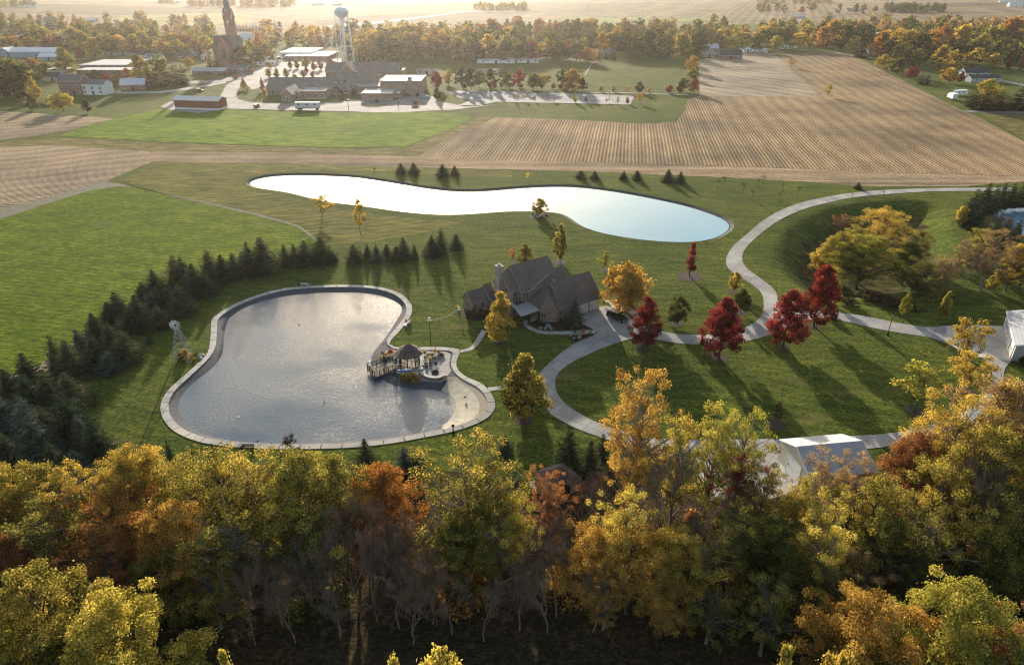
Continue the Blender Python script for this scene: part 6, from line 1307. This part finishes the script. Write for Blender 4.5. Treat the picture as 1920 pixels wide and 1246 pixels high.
for i, (px, pyb, w, pye, pyr, wm, rm, ax, lab) in enumerate([
 (1350,103,26,97,92,wsid,rgrey,'x','white house with grey roof left of the dark roofed house'),(1336,97,22,90,82,gsid,rlight,'x','pale two storey house with light roof behind the garden building'),(1330,107,20,101,94,tsid,rbrown,'y','brown gabled garden building with long pale terrace'),
 (1370,111.5,42,103.5,93.5,obrick,rdark,'x','long house with nearly black roof at the head of the pale field'),(1402,98,17,92,87.5,wsid,rgrey,'y','white gabled house right of the dark roofed house'),(1424,98,14,93,89,wsid,rgrey,'x','white cottage beyond the pale field corner'),(1436,99,8,95,92,wsid,rlight,'y','tiny white shed at the field corner'),(1473,92,18,87,84,wsid,rgrey,'y','white house with grey gable behind the yellow trees'),(1500,91,14,87,84,wsid,rlight,'x','low white house between the yellow trees'),(1536,83,14,77,73,wsid,rgrey,'y','white gabled house under the orange trees'),
 (1640,106,24,97,86,gsid,rgrey,'x','grey house behind the dark evergreen at the field edge'),(1655,70,16,66,57,wsid,rlight,'y','white domed barn roof among the right hand trees'),(1832,143,44,137,127,wsid,rdark,'x','white house with dark roof in the right hand village'),(1848,155,56,147,140,gsid,rdark,'x','low dark roofed house before the white one on the right'),(1745,108,18,102,98,tsid,rlight,'x','tan house peeping between the right hand trees'),(1790,107,14,101,96,wsid,rgrey,'y','white gable peeping between the yellow trees on the right'),
 (1295,92,16,87,84,wsid,rgrey,'x','small white house left of the flagged garden'),(1280,98,14,93,90,wsid,rlight,'x','small white garage at the lawn corner under the trees'),(1148,102,26,97,91,gsid,rgrey,'x','grey house hidden behind the conifers above the park lawn'),(1075,85,16,76,72,wsid,rgrey,'y','white gable hidden among trees above the park'),(1230,47,26,44,40,tsid,rgrey,'x','pale house by the striped far field'),(1175,48,14,45,40,gsid,rdark,'y','grey barn at the near edge of the striped far field'),
 (800,108,40,103,99,wsid,rgrey,'x','long grey roofed house under the trees right of the school'),(930,119,70,114,110,wsid,rlight,'x','long white building under the trees beside the park lawn'),(990,118,40,114,111,wsid,flatw,'x','low white building at the left of the park lawn'),(800,140,36,133,129,tsid,rbrown,'x','brown roofed house right of the school'),(915,138,40,133,129,tsid,rgrey,'x','tan house behind the row of park trees'),
 (52,14,30,10,4,wsid,rgrey,'x','white farmhouse with grey roof far left beyond the fields'),(30,50,20,45,40,wsid,rgrey,'x','white house among the far left trees'),(95,46,24,40,32,wsid,rgrey,'x','pale house with hipped grey roof among the far left trees'),(170,42,18,38,34,gsid,rlight,'x','grey house behind the far left trees'),(250,44,22,41,37,gsid,rgrey,'x','low grey house right of the far left trees'),(325,7,20,4,2,wsid,rlight,'x','white farm building at the top by the woods'),(595,10.5,22,8,6,wsid,rlight,'x','white long farm shed at the top beyond the church'),(632,11,18,8,6,wsid,rlight,'x','white farm shed behind the water tower tank'),(950,20,14,17,14,wsid,rgrey,'x','white farmhouse far behind the mid trees'),
 (1905,13,26,7,2,wsid,rlight,'x','white farm barn at the top right corner'),(1890,5,30,3,1,wsid,rlight,'x','white farm shed left of the top right barn'),(1500,34,18,31,28,gsid,rlight,'x','pale roofed shed beside the far right dark conifers'),(1600,22,24,19,16,gsid,rgrey,'x','grey farm house far off above the right hand trees'),(1690,23,18,21,19,wsid,rgrey,'x','white farm house before the dark far wood'),(1660,48,8,44,40,wsid,rgrey,'y','small white gable among the right hand trees'),(205,58,20,52,46,gsid,rlight,'x','pale roofed house in the left village trees'),(210,104,16,100,95,wsid,rgrey,'x','white cottage behind the wide grey roof'),(232,103,26,99,95,gsid,rgrey,'x','grey house right of the white cottage'),(360,105,20,99,91,gsid,rgrey,'y','steep gabled house left of the church'),(330,75,20,69,63,gsid,rgrey,'x','grey roofed house left of the church among orange trees'),(370,70,18,64,58,gsid,rgrey,'x','dark roofed house behind the church trees'),
 (140,64,22,58,52,wsid,rdark,'x','white house with dark roof deep in the left village trees'),(178,77,20,71,65,tsid,rgrey,'x','tan house with grey roof deep in the left village trees'),(213,86,20,80,74,wsid,rbrown,'y','white brown roofed gable left of the red round tree'),(246,94,22,88,82,gsid,rlight,'x','grey house with pale roof among the golden village trees'),(288,112,24,106,100,wsid,rgrey,'x','white house before the trees left of the church'),(316,100,20,94,88,tsid,rdark,'x','tan house with dark roof left of the steep gabled house'),(345,112,22,105,98,obrick,rdark,'x','brick house with dark roof beside the golden round tree'),(386,112,18,105,98,wsid,rgrey,'y','white gable close to the left wall of the church'),(118,78,20,72,66,wsid,rlight,'x','white house with pale roof above the long warehouse'),(72,70,20,64,58,tsid,rbrown,'x','tan house above the left warehouses'),(36,78,20,72,66,wsid,rgrey,'y','white gable above the left edge warehouse'),(262,110,20,104,99,wsid,rdark,'x','white bungalow behind the small brick barn'),(240,62,18,56,51,gsid,rdark,'y','grey gable in front of the pale green far strip'),(560,78,20,72,66,wsid,rgrey,'x','white house among trees right of the church hall'),(605,86,22,80,74,tsid,rgrey,'x','tan house left of the water tower legs'),(725,108,26,102,96,wsid,rgrey,'x','white house in the trees behind the school roof'),(860,112,26,106,100,gsid,rdark,'x','grey house in the trees above the evergreen row'),(1700,96,22,89,83,wsid,rgrey,'x','white house among the right hand tree crowns'),(1860,112,22,105,99,tsid,rdark,'x','tan dark roofed house behind the right hand gold trees')]):
    simple_house(px, pyb, w, pye, pyr, wm, rm, lab, ax, 9.0, 3 if w > 15 else 1, dr=w > 15)

# vehicles in the village
g = G(578, 206.5); e = empty('trailer', (g.x, g.y, 0.15), R(0), 'long pale grey semi trailer parked on the school drive', 'trailer'); b = MB(); b.box(-6.3, 6.3, -1.3, 1.3, 1.1, 4.0); b.build('body', M('trailer_grey', (0.48, 0.47, 0.46), 0.5), e); b = MB(); b.box(-6.2, 6.2, -1.1, 1.1, 0.85, 1.08); b.build('chassis', black, e)
for xx in (-4.6, 0.0, 4.2): b = MB(); b.box(xx - 0.5, xx + 0.5, -1.34, -1.303, 2.6, 3.3); b.build('window', glass, e)
for xx in (-4.9, -3.7, 4.8):
    for s in (-1, 1): b = MB(); b.tube((xx, s * 0.85, 0.5), (xx, s * 1.25, 0.5), 0.5, n=14, caps=True); b.build('wheel', black, e)
car(G(375, 171.5), R(-5), (0.05, 0.045, 0.045), 'dark car parked on the grass behind the red shed', 4.8)
car(G(482, 201.5), R(85), (0.05, 0.09, 0.05), 'dark green car on the school drive left of the semi trailer', 4.8)
car(G(796, 183), R(10), (0.45, 0.45, 0.46), 'silver car at the right end of the school gym', 4.8)
car(G(783, 180.5), R(90), (0.03, 0.03, 0.03), 'black car backed up to the school gym wall', 4.6)
car(G(765, 180.5), R(90), (0.06, 0.05, 0.05), 'dark brown car left of the black one by the gym', 4.6)
car(G(525, 111), R(0), (0.5, 0.5, 0.5), 'pale car on the lot beyond the school', 4.6); car(G(508, 114), R(10), (0.3, 0.3, 0.32), 'grey car left of the pale one on the far lot', 4.6); car(G(545, 121), R(5), (0.35, 0.05, 0.04), 'red car on the far lot behind the small trees', 4.6)
g = G(1784, 187); e = empty('box_truck', (g.x, g.y, 0.1), R(80), 'white box truck parked at the edge of the right stubble field', 'truck'); b = MB(); b.box(-4.0, 2.0, -1.25, 1.25, 0.9, 3.6); b.build('cargo_box', white, e); b = MB(); b.box(2.05, 4.2, -1.15, 1.15, 0.6, 2.6); b.build('cab', white, e); b = MB(); b.box(4.0, 4.23, -1.0, 1.0, 1.6, 2.4); b.build('windscreen', glass, e)
for xx in (-2.8, 3.0):
    for s in (-1, 1): b = MB(); b.tube((xx, s * 0.85, 0.45), (xx, s * 1.2, 0.45), 0.45, n=14, caps=True); b.build('wheel', black, e)
g = G(1799, 179); e = empty('camper_trailer', (g.x, g.y, 0.1), R(15), 'white camper trailer behind the white box truck', 'trailer'); b = MB(); b.box(-4.2, 4.2, -1.2, 1.2, 0.6, 2.9); b.build('body', white, e); b = MB(); b.box(-2.5, -1.2, -1.23, -1.203, 1.6, 2.2); b.box(0.5, 2.2, -1.23, -1.203, 1.6, 2.2); b.build('window', glass, e)
for s in (-1, 1): b = MB(); b.tube((-0.5, s * 0.8, 0.38), (-0.5, s * 1.1, 0.38), 0.38, n=12, caps=True); b.build('wheel', black, e)
# lamp and power poles of the village
def tall_pole(px, pyb, pyt, label, lamp=True, cat='lamp post', arm=1.0):
    g = G(px, pyb); h = height_at(px, pyb, pyt); e = empty('light_pole' if lamp else 'power_pole', (g.x, g.y, 0), 0, label, cat); b = MB(); b.tube((0, 0, 0), (0, 0, h), 0.16, 0.10, 8); b.build('post', black if lamp else M('pole_wood', (0.16, 0.12, 0.09)), e); b = MB()
    if lamp: b.box(-0.15, arm, -0.2, 0.2, h - 0.05, h + 0.22); b.build('lamp_head', white, e)
    else: b.box(-1.3, 1.3, -0.08, 0.08, h - 0.7, h - 0.5); b.build('crossarm', wood_d, e)
for px, b_, t, lab in [(653.5,206,187,'light pole on the school drive right of the semi trailer'),(747,200,174,'light pole between the two grass islands of the school drive'),(913,182,164,'light pole at the left end of the east parking lot'),(1026,185,168,'light pole in the middle of the east parking lot'),(1142,187,171,'light pole near the right end of the east parking lot'),(527,122,104,'light pole on the school parking lot'),(565,112,95,'light pole beside the brick shop')]: tall_pole(px, b_, t, lab)
for px, b_, t, lab in [(340,160,138,'power pole behind the two storey houses by the farm lane'),(318,170,152,'power pole beside the small brick barn'),(712,27,8,'first far power pole right of the water tower'),(783,27,7,'second far power pole right of the water tower'),(837,25,6,'third far power pole right of the water tower'),(1102,32,9,'left power pole behind the striped far field'),(1204,32,9,'middle power pole behind the striped far field'),(1307,31,9,'right power pole behind the striped far field'),(1409,30,10,'power pole behind the far right field trees'),(1475,32,14,'power pole above the orange trees on the right'),(1906,147,120,'power pole beside the right road under red trees'),(529,22,8,'far power pole left of the water tower'),(1343,98,72,'power pole above the white houses by the pale field')]: tall_pole(px, b_, t, lab, False, 'pole')

# ---- village trees picked out one by one: (top x, top y, base y, width, colour, kind, label)
ST = [(120,172,209,48,'yellow','round','broad yellow bush tree at the edge of the left stubble'),(68,142,188,32,'gold','oval','golden leaning tree left of the brick house'),(63,180,207,24,'dark','egg','dark clipped oval shrub below the golden leaning tree'),(165,183,212,18,'dark','far','small dark tree on the lawn below the white house'),(128,88,142,44,'olive','egg','tall olive tree between the warehouses and the brick house'),(20,108,180,96,'green','far','big green tree mass at the left edge'),(68,108,148,46,'rust','far','rust topped round tree at the left edge'),(110,130,150,36,'dark','round','dark dome tree right of the brick house roof') if False else (182,131,155,38,'dark','round','dark dome tree behind the white house'),(269,102,160,42,'olivegold','egg','tall olive gold tree behind the small brick barn'),(305,103,155,42,'olive','far','olive tree beside the olive gold one behind the barn'),(256,87,106,18,'red','round','red round tree in the left village'),(376,75,104,26,'red','round','red round tree left of the church'),(354,107,127,24,'gold','round','golden round tree in front of the church trees'),(153,89,112,20,'maroon','round','maroon tree beside the tall olive tree'),
 (545,112,130,10,'red','oval','left red young tree on the school lot'),(557,111,129,15,'olive','oval','olive young tree on the school lot'),(574,107,129,20,'lime','round','yellow green round tree on the school lot'),(589,115,133,13,'red','oval','second red young tree on the school lot'),(601,112,131,14,'red','round','third red young tree on the school lot'),(575,122,137,10,'red','oval','small red tree in front of the round lot trees'),(569,131,146,10,'red','oval','red tree at the near edge of the lot'),(587,133,146,10,'red','oval','bright red tree beside the school roof'),(505,128,146,14,'olivegold','oval','olive gold tree left on the school lawn'),(520,127,147,15,'olive','oval','olive tree left on the school lawn'),(537,127,146,15,'olivegold','oval','olive gold tree next to the school roof'),(553,139,148,10,'olive','round','low olive tree beside the school roof'),(506,115,129,13,'gold','egg','golden egg shaped tree on the far lot'),(511,103,114,12,'dark','egg','dark clipped tree on the far lot'),(493,145,172,10,'red','oval','red tree at the left end of the school') ,(496,165,178,10,'amber','round','amber shrub tree at the left end of the school'),(620,112,123,22,'rust','round','rusty tree behind the school roof ridge'),(458,146,168,14,'amber','oval','amber tree on the drive bend left of the school'),(444,140,147,10,'red','round','red low tree at the street corner'),(472,130,138,12,'rust','round','rust low tree on the street verge'),(465,160,171,10,'gold','round','golden low shrub tree at the drive bend'),
 (820,134,168,26,'red','round','orange red round tree at the right end of the school'),(841,128,160,20,'gold','round','golden tree right of the orange red one'),(820,160,187,17,'dark','oval','dark pointed tree at the right end of the school'),(707,185,193,7,'rust','round','tiny rust tree on the school island'),(780,186,197,9,'rust','round','tiny rust tree beside the right island'),(583,172,186,14,'tan','young','bare tan tree before the school wing'),
 (868,126,167,26,'dark','far','first dark evergreen in the row above the east lot'),(884,122,168,24,'dark','far','second dark evergreen in the row above the east lot'),(898,130,165,24,'green','far','third dark tree in the row above the east lot'),(920,126,165,26,'green','far','green tree in the row above the east lot'),(928,146,168,10,'red','oval','small red tree in the row above the east lot'),(948,134,166,30,'green','far','broad green tree in the row above the east lot'),(973,132,165,26,'red','far','red tree left of the park trees'),(1000,133,168,36,'olive','far','olive round tree above the parking lot'),(1015,138,168,34,'olivegold','far','olive gold tree beside the olive round tree'),(1038,156,168,10,'red','round','small red ball tree above the parking lot'),(1072,128,170,46,'amber','far','amber tree at the corner of the park lawn'),(1092,145,170,20,'dark','far','dark tree at the corner of the park lawn'),(1055,128,166,30,'green','far','green tree left of the amber park tree'),
 (964,175,190,9,'tan','young','first thin young tree in the parking row'),(982,175,190,10,'gold','young','golden young tree in the parking row'),(1002,178,191,9,'tan','young','second thin young tree in the parking row'),(1040,182,192,10,'tan','young','third thin young tree in the parking row'),(1078,174,193,11,'yellow','oval','yellow young tree in the middle of the parking row'),(1098,180,194,9,'dark','young','dark young tree in the parking row'),(1138,184,193,8,'rust','young','rusty young tree in the parking row'),(1158,180,197,9,'tan','young','tall bare young tree in the parking row'),(1176,181,195,10,'olivegold','oval','last olive gold tree in the parking row'),(1200,171,194,20,'amber','young','amber tree right of the parking lot'),(1150,161,172,9,'lime','round','first lime tree on the park lawn edge'),(1127,162,172,9,'lime','round','second lime tree on the park lawn edge'),(1178,160,175,14,'amber','young','amber thin tree on the park lawn edge'),(1199,153,174,18,'dark','round','dark round tree on the park lawn edge'),(1217,164,175,9,'yellow','round','yellow small tree on the park lawn edge'),(1255,160,175,16,'red','round','left red tree at the park corner'),(1273,160,176,14,'red','round','right red tree at the park corner'),
 (1296,104,135,28,'amber','round','orange round tree at the top of the hedge row by the pale field'),(1298,124,150,24,'olive','far','olive tree in the hedge row by the pale field'),(1300,144,174,20,'red','egg','bright red tree in the hedge row by the pale field'),(1280,145,172,22,'green','far','green tree in the hedge row by the pale field'),(1244,62,110,50,'green','far','big dark green round tree above the park lawn'),(1254,66,110,28,'olivegold','egg','olive pointed tree above the park lawn'),(1190,65,107,40,'green','far','dark tree behind the park lawn'),(1137,90,112,12,'spruce','farconifer','dark cone conifer behind the park lawn'),(1152,93,112,12,'spruce','farconifer','second dark cone conifer behind the park lawn'),(1122,93,113,10,'spruce','farconifer','third dark cone conifer behind the park lawn'),
 (1484,108,127,16,'tan','young','bare tan tree standing alone in the stubble'),(1552,156,181,22,'yellow','young','yellow tree standing alone at the pale field corner'),
 (1614,70,108,34,'spruce','farconifer','big dark evergreen at the right field edge'),(1655,102,130,28,'olivegold','far','olive gold tree at the right field edge'),(1680,105,140,40,'green','far','dark green trees at the right field edge'),(1708,124,150,26,'red','round','orange red dome tree at the right field edge'),(1726,134,159,14,'blue','farconifer','left blue spruce at the right field edge'),(1737,136,159,14,'blue','farconifer','right blue spruce at the right field edge'),(1779,126,156,38,'amber','far','amber broad tree in the right hand gardens'),(1800,133,156,16,'maroon','egg','dark red egg tree in the right hand gardens'),(1891,105,130,14,'red','oval','left slim red tree before the right road'),(1912,110,134,12,'red','oval','right slim red tree before the right road'),(1760,84,130,40,'gold','far','golden tree left in the right hand gardens'),(1785,93,128,36,'gold','far','second golden tree in the right hand gardens'),(1825,90,128,40,'gold','far','third golden tree in the right hand gardens'),(1860,98,128,34,'gold','far','fourth golden tree in the right hand gardens'),
 (1846,148,195,52,'yellow','round','yellow topped tree over the dark evergreens on the right'),(1840,168,206,50,'dark','farconifer','left dark evergreen clump beside the right verge'),(1870,165,206,46,'dark','farconifer','middle dark evergreen clump beside the right verge'),(1905,160,206,50,'dark','farconifer','right dark evergreen clump beside the right verge'),(1823,165,200,36,'dark','farconifer','dark evergreen behind the white box truck'),(1453,66,94,26,'yellow','round','left golden round tree by the white houses'),(1498,60,93,34,'gold','far','golden tree by the white houses'),(1518,62,93,22,'gold','round','right golden round tree by the white houses'),(1540,48,90,46,'orange','far','orange red broad tree above the field'),(1418,62,96,38,'green','far','green round tree behind the dark roofed house'),(1380,60,94,36,'lime','far','yellow green round tree behind the dark roofed house')]
EX = [(10,118,178,50,'green','far'),(35,112,176,52,'olive','far'),(55,118,172,44,'green','far'),(15,150,186,40,'dark','far'),(45,150,184,40,'dark','far'),(85,112,150,38,'olive','far'),(283,120,164,26,'dark','farconifer'),(298,118,165,28,'dark','farconifer'),(316,116,163,30,'dark','farconifer'),(333,112,160,26,'dark','farconifer'),(346,118,159,24,'dark','farconifer'),(232,132,160,26,'dark','farconifer'),(215,140,160,24,'rust','round'),(240,128,152,24,'rust','far'),(200,138,158,20,'red','round'),(256,60,104,44,'olivegold','far'),(230,64,102,40,'amber','far'),(285,68,104,44,'olive','far'),(310,72,106,40,'amber','far'),(336,74,106,36,'olivegold','far'),(180,66,106,44,'gold','far'),(205,62,104,44,'olive','far'),(140,50,92,50,'olivegold','far'),(110,64,94,40,'rust','far'),(60,70,96,44,'gold','far'),(95,66,92,44,'rust','far'),(30,66,92,40,'orange','far'),(155,42,84,46,'olive','far'),(395,82,124,18,'tan','farconifer'),(408,90,126,14,'dark','farconifer'),(455,84,124,30,'dark','far'),(472,76,122,28,'olive','far'),(486,84,122,26,'dark','far'),(500,78,112,24,'tan','far'),(700,62,112,44,'tan','far'),(735,70,118,34,'dark','farconifer'),(760,74,114,36,'gold','far'),(690,72,116,40,'amber','far'),(800,58,106,40,'olivegold','far'),(830,72,112,44,'rust','far'),(860,66,114,50,'gold','far'),(885,60,112,40,'green','far'),(915,64,116,44,'gold','far'),(945,70,118,38,'green','far'),(975,76,116,40,'green','far'),(1000,78,112,34,'red','far'),(1025,72,112,46,'gold','far'),(1050,80,116,40,'green','far'),(1080,78,114,44,'green','far'),(1100,88,118,40,'orange','round'),(1160,56,104,50,'green','far'),(1215,54,106,50,'green','far'),(1278,56,104,46,'olivegold','far'),(1310,58,98,40,'dark','far'),(1345,56,92,30,'dark','farconifer'),(1395,58,88,44,'gold','far'),(1445,50,88,44,'green','far'),(1560,36,86,60,'amber','far'),(1590,40,90,56,'green','far'),(1620,46,92,56,'green','far'),(1650,52,110,50,'orange','far'),(1690,52,104,60,'gold','far'),(1720,60,112,60,'dark','far'),(1665,70,116,40,'dark','far'),(1760,48,100,50,'orange','far'),(1800,40,96,60,'gold','far'),(1850,46,104,60,'olive','far'),(1890,30,92,70,'orange','far'),(1915,60,118,60,'olive','far'),(1835,64,112,50,'olivegold','far')]
for x, yt, yb, w, c, k in EX:
    con = k == 'farconifer'
    by_base(k, x, yt, yb, w, c, 'conifer' if con else 'village_tree', CW[c] + (' tall conifer' if con else ' broad tree'), 'among the village houses ' + ('left of the church' if x < 420 else 'behind the school' if x < 900 else 'above the park lawn' if x < 1330 else 'in the right hand village'), 'conifer' if con else 'tree', 'broad village trees')
for x, yt, yb, w, c, k, lab in ST:
    con = k == 'farconifer'
    o = by_base(k, x, yt, yb, w, None if c in ('spruce',) else c, 'conifer' if con else ('sapling' if k == 'young' else 'village_tree'), '', '', 'conifer' if con else 'tree'); REG.pop(); tag(o, lab)
# ---- belts of trees: region, base line, how many, sizes and colours
BELTS = [
 ('in the belt behind the left warehouses', [(-10,92),(100,90),(180,92),(240,96)], 18, (9, 15), ['orange','olivegold','olive','rust','green','amber']),
 ('in the far left village trees', [(-10,48),(60,58),(130,62),(210,72)], 22, (9, 15), ['tan','rust','olive','olivegold','amber','green','dark']),
 ('between the left village and the church', [(200,84),(270,92),(330,98),(400,102)], 20, (9, 15), ['olivegold','amber','green','olive','rust','dark']),
 ('behind the church and its houses', [(220,62),(300,66),(380,72),(410,74)], 14, (9, 14), ['amber','gold','rust','olivegold']),
 ('right of the church beyond the street', [(475,112),(495,104),(520,92),(560,86),(625,92)], 14, (8, 13), ['gold','olive','rust','lime','amber']),
 ('in the row right of the church by the far field', [(490,60),(540,62),(600,68),(640,78)], 14, (8, 12), ['rust','green','amber','dark']),
 ('in the tree belt behind the school', [(650,112),(720,114),(790,112),(850,108)], 22, (11, 18), ['tan','amber','olive','rust','green','tan']),
 ('in the tall belt right of the water tower', [(690,100),(780,98),(880,95),(960,90)], 20, (12, 20), ['amber','green','olive','tan','rust']),
 ('in the tree belt left of the park lawn', [(850,112),(920,116),(1000,110),(1060,112)], 20, (10, 17), ['green','olive','dark','olivegold','rust','green']),
 ('in the tree belt above the park lawn', [(1060,100),(1130,96),(1210,96),(1290,94)], 18, (10, 17), ['olive','green','dark','amber','green']),
 ('in the back of the belt by the striped far field', [(960,72),(1060,74),(1160,72),(1280,72),(1340,74)], 20, (10, 17), ['tan','olive','rust','green','amber']),
 ('in the belt behind the white houses', [(1330,86),(1400,82),(1480,78),(1560,76)], 22, (9, 16), ['olivegold','amber','orange','dark','green']),
 ('in the upper belt of the right hand village', [(1560,66),(1650,66),(1740,62),(1830,66),(1920,64)], 28, (9, 16), ['olivegold','amber','tan','rust','olive','dark']),
 ('in the middle belt of the right hand village', [(1620,92),(1690,96),(1760,90),(1850,92),(1940,96)], 26, (9, 16), ['amber','olivegold','olive','green','dark']),
 ('in the front belt of the right hand village', [(1640,112),(1690,126),(1740,120),(1850,118),(1930,120)], 12, (8, 14), ['green','olive','dark','olivegold']),
 ('in the far tree line at the top right', [(1420,24),(1500,25),(1590,24),(1650,24)], 12, (8, 13), ['tan','green','rust']),
]
for rg, line, n, hs, cs in BELTS:
    Pl = smooth_open(line, 6)
    n = int(n * 0.7)
    for i in range(n):
        t = (i + rng.uniform(0.1, 0.9)) / n * (len(Pl) - 1); k = int(min(len(Pl) - 2, t)); p = Pl[k].lerp(Pl[k + 1], t - k); y = p.y + rng.normal(0, 1.6)
        g = G(p.x, y); c = cs[int(rng.integers(len(cs)))]; H = rng.uniform(*hs) * 1.28
        con = rng.random() < 0.08
        plant('farconifer' if con else 'far', (g.x, g.y, 0), H, H * (0.5 if con else rng.uniform(0.72, 1.05)), None if con else c, 'conifer' if con else 'village_tree', 'dark conifer' if con else CW[c] + ' tree', rg, 'conifer' if con else 'tree', 'trees ' + rg)
for i in range(13):
    x = 432 + i * 6.2; g = G(x, 58 + rng.normal(0, 0.5)); plant('farconifer', (g.x, g.y, 0), rng.uniform(7, 9.5), 6, None, 'conifer', 'dark conifer', 'in the straight row right of the spire', 'conifer', 'conifer row right of the spire')
# far woods that read as one mass each
def wood(name, px0, px1, py, py2, n, H, cols_):
    P = V['far'][0]; vs_ = []; tn = []; r = np.random.default_rng(abs(int(px0)) + 3); 
    me0 = P['crown']; co = np.empty(len(me0.vertices) * 3, np.float32); me0.vertices.foreach_get('co', co); co = co.reshape(-1, 4, 3)[::4]
    for i in range(n):
        g = G(r.uniform(px0, px1), r.uniform(py2, py)); s = H / 12 * r.uniform(0.8, 1.25); a = r.uniform(0, 6.28); c, s_ = math.cos(a), math.sin(a)
        q = co.copy() ; q[..., 0], q[..., 1] = co[..., 0] * c - co[..., 1] * s_, co[..., 0] * s_ + co[..., 1] * c
        ctr = q.mean(1, keepdims=True); q = ctr + (q - ctr) * 1.8
        vs_.append(q * s + np.array([g.x, g.y, 0])); tn.append(np.full(len(q), r.uniform(0.2, 0.8)))
    me = quads_mesh(name, np.concatenate(vs_), np.concatenate(tn), L[cols_]); o = bpy.data.objects.new(name, me); COL.objects.link(o); return o
for px0, px1, py, py2, n, H, c, lab in [(345,560,15,9,70,13,'tan','hazy brown far wood behind the spire'),(1655,1770,24,21,60,13,'green','dark far wood above the right hand village'),(-40,66,14,9,40,12,'olive','far wood at the top left corner'),(890,985,22,15,40,11,'olive','far clump of farm trees right of the tilled field'),(1420,1560,8,3,40,12,'tan','far thin wood along the top right edge'),(1420,1460,22,16,14,10,'dark','small dark far clump beside the pale far field'),(300,330,9,5,10,10,'tan','small far clump beside the white farm building')]:
    tag(wood('far_wood', px0, px1, py, py2, n, H, c), lab, 'wood', kind='stuff')
for px0, px1, py, py2, n, H, c, lab in [(-20,240,90,62,30,14,'olive','background tree mass behind the left warehouses'),(-20,400,58,42,30,13,'tan','background tree mass at the far left of the village'),(200,408,98,66,24,14,'olive','background tree mass left of the church'),(475,640,84,64,16,13,'amber','background tree mass right of the church'),(650,960,106,74,44,17,'olive','olive tree mass behind the school'),(660,960,98,66,30,17,'tan','tan tree mass behind the olive one and the school'),(860,1330,100,64,55,16,'green','green tree mass behind the park lawn'),(965,1340,78,58,33,16,'tan','tan tree mass below the striped far field'),(1330,1570,80,54,38,15,'olivegold','olive gold tree mass behind the white houses'),(1570,1935,98,54,60,15,'olive','olive tree mass in the right hand village'),(1600,1935,76,52,33,16,'tan','tan tree mass at the back of the right hand village'),(1690,1935,122,100,22,13,'dark','dark tree mass in the front of the right hand village')]:
    tag(wood('tree_mass', px0, px1, py, py2, n, H, c), lab, 'wood', kind='stuff')
# ------------------------------------------------------------------ labels for the trees told apart by kind and order
ORD = ['', 'first', 'second', 'third', 'fourth', 'fifth', 'sixth', 'seventh', 'eighth', 'ninth', 'tenth', 'eleventh', 'twelfth', 'thirteenth', 'fourteenth', 'fifteenth', 'sixteenth', 'seventeenth', 'eighteenth', 'nineteenth', 'twentieth', 'twenty first', 'twenty second', 'twenty third', 'twenty fourth', 'twenty fifth', 'twenty sixth', 'twenty seventh', 'twenty eighth', 'twenty ninth', 'thirtieth', 'thirty first', 'thirty second', 'thirty third', 'thirty fourth', 'thirty fifth', 'thirty sixth', 'thirty seventh', 'thirty eighth', 'thirty ninth', 'fortieth', 'forty first', 'forty second', 'forty third', 'forty fourth', 'forty fifth', 'forty sixth', 'forty seventh', 'forty eighth', 'forty ninth', 'fiftieth']
by = {}
for o, d, rg in REG: by.setdefault((d, rg), []).append(o)
for (d, rg), lst in by.items():
    lst.sort(key=lambda o: PX(o.location.x, o.location.y, o.location.z)[0])
    for i, o in enumerate(lst):
        o['label'] = (d + ' ' + rg) if len(lst) == 1 else ((ORD[i + 1] if i + 1 < len(lst) else 'rightmost') if i else 'leftmost') + ' ' + d + ' ' + rg

# ------------------------------------------------------------------ the air: one even haze
hz = bpy.data.materials.new('air_haze'); hz.use_nodes = True; ht = hz.node_tree; ht.nodes.remove(ht.nodes['Principled BSDF'])
pv = ht.nodes.new('ShaderNodeVolumePrincipled'); pv.inputs['Color'].default_value = (1.0, 0.96, 0.90, 1); pv.inputs['Density'].default_value = 0.000042; pv.inputs['Anisotropy'].default_value = 0.68
ht.links.new(pv.outputs[0], ht.nodes['Material Output'].inputs['Volume'])
b = MB(); b.box(-9600, 9600, -9600, 9600, -6.6, 76); o = b.build('haze', hz); tag(o, kind='stuff')
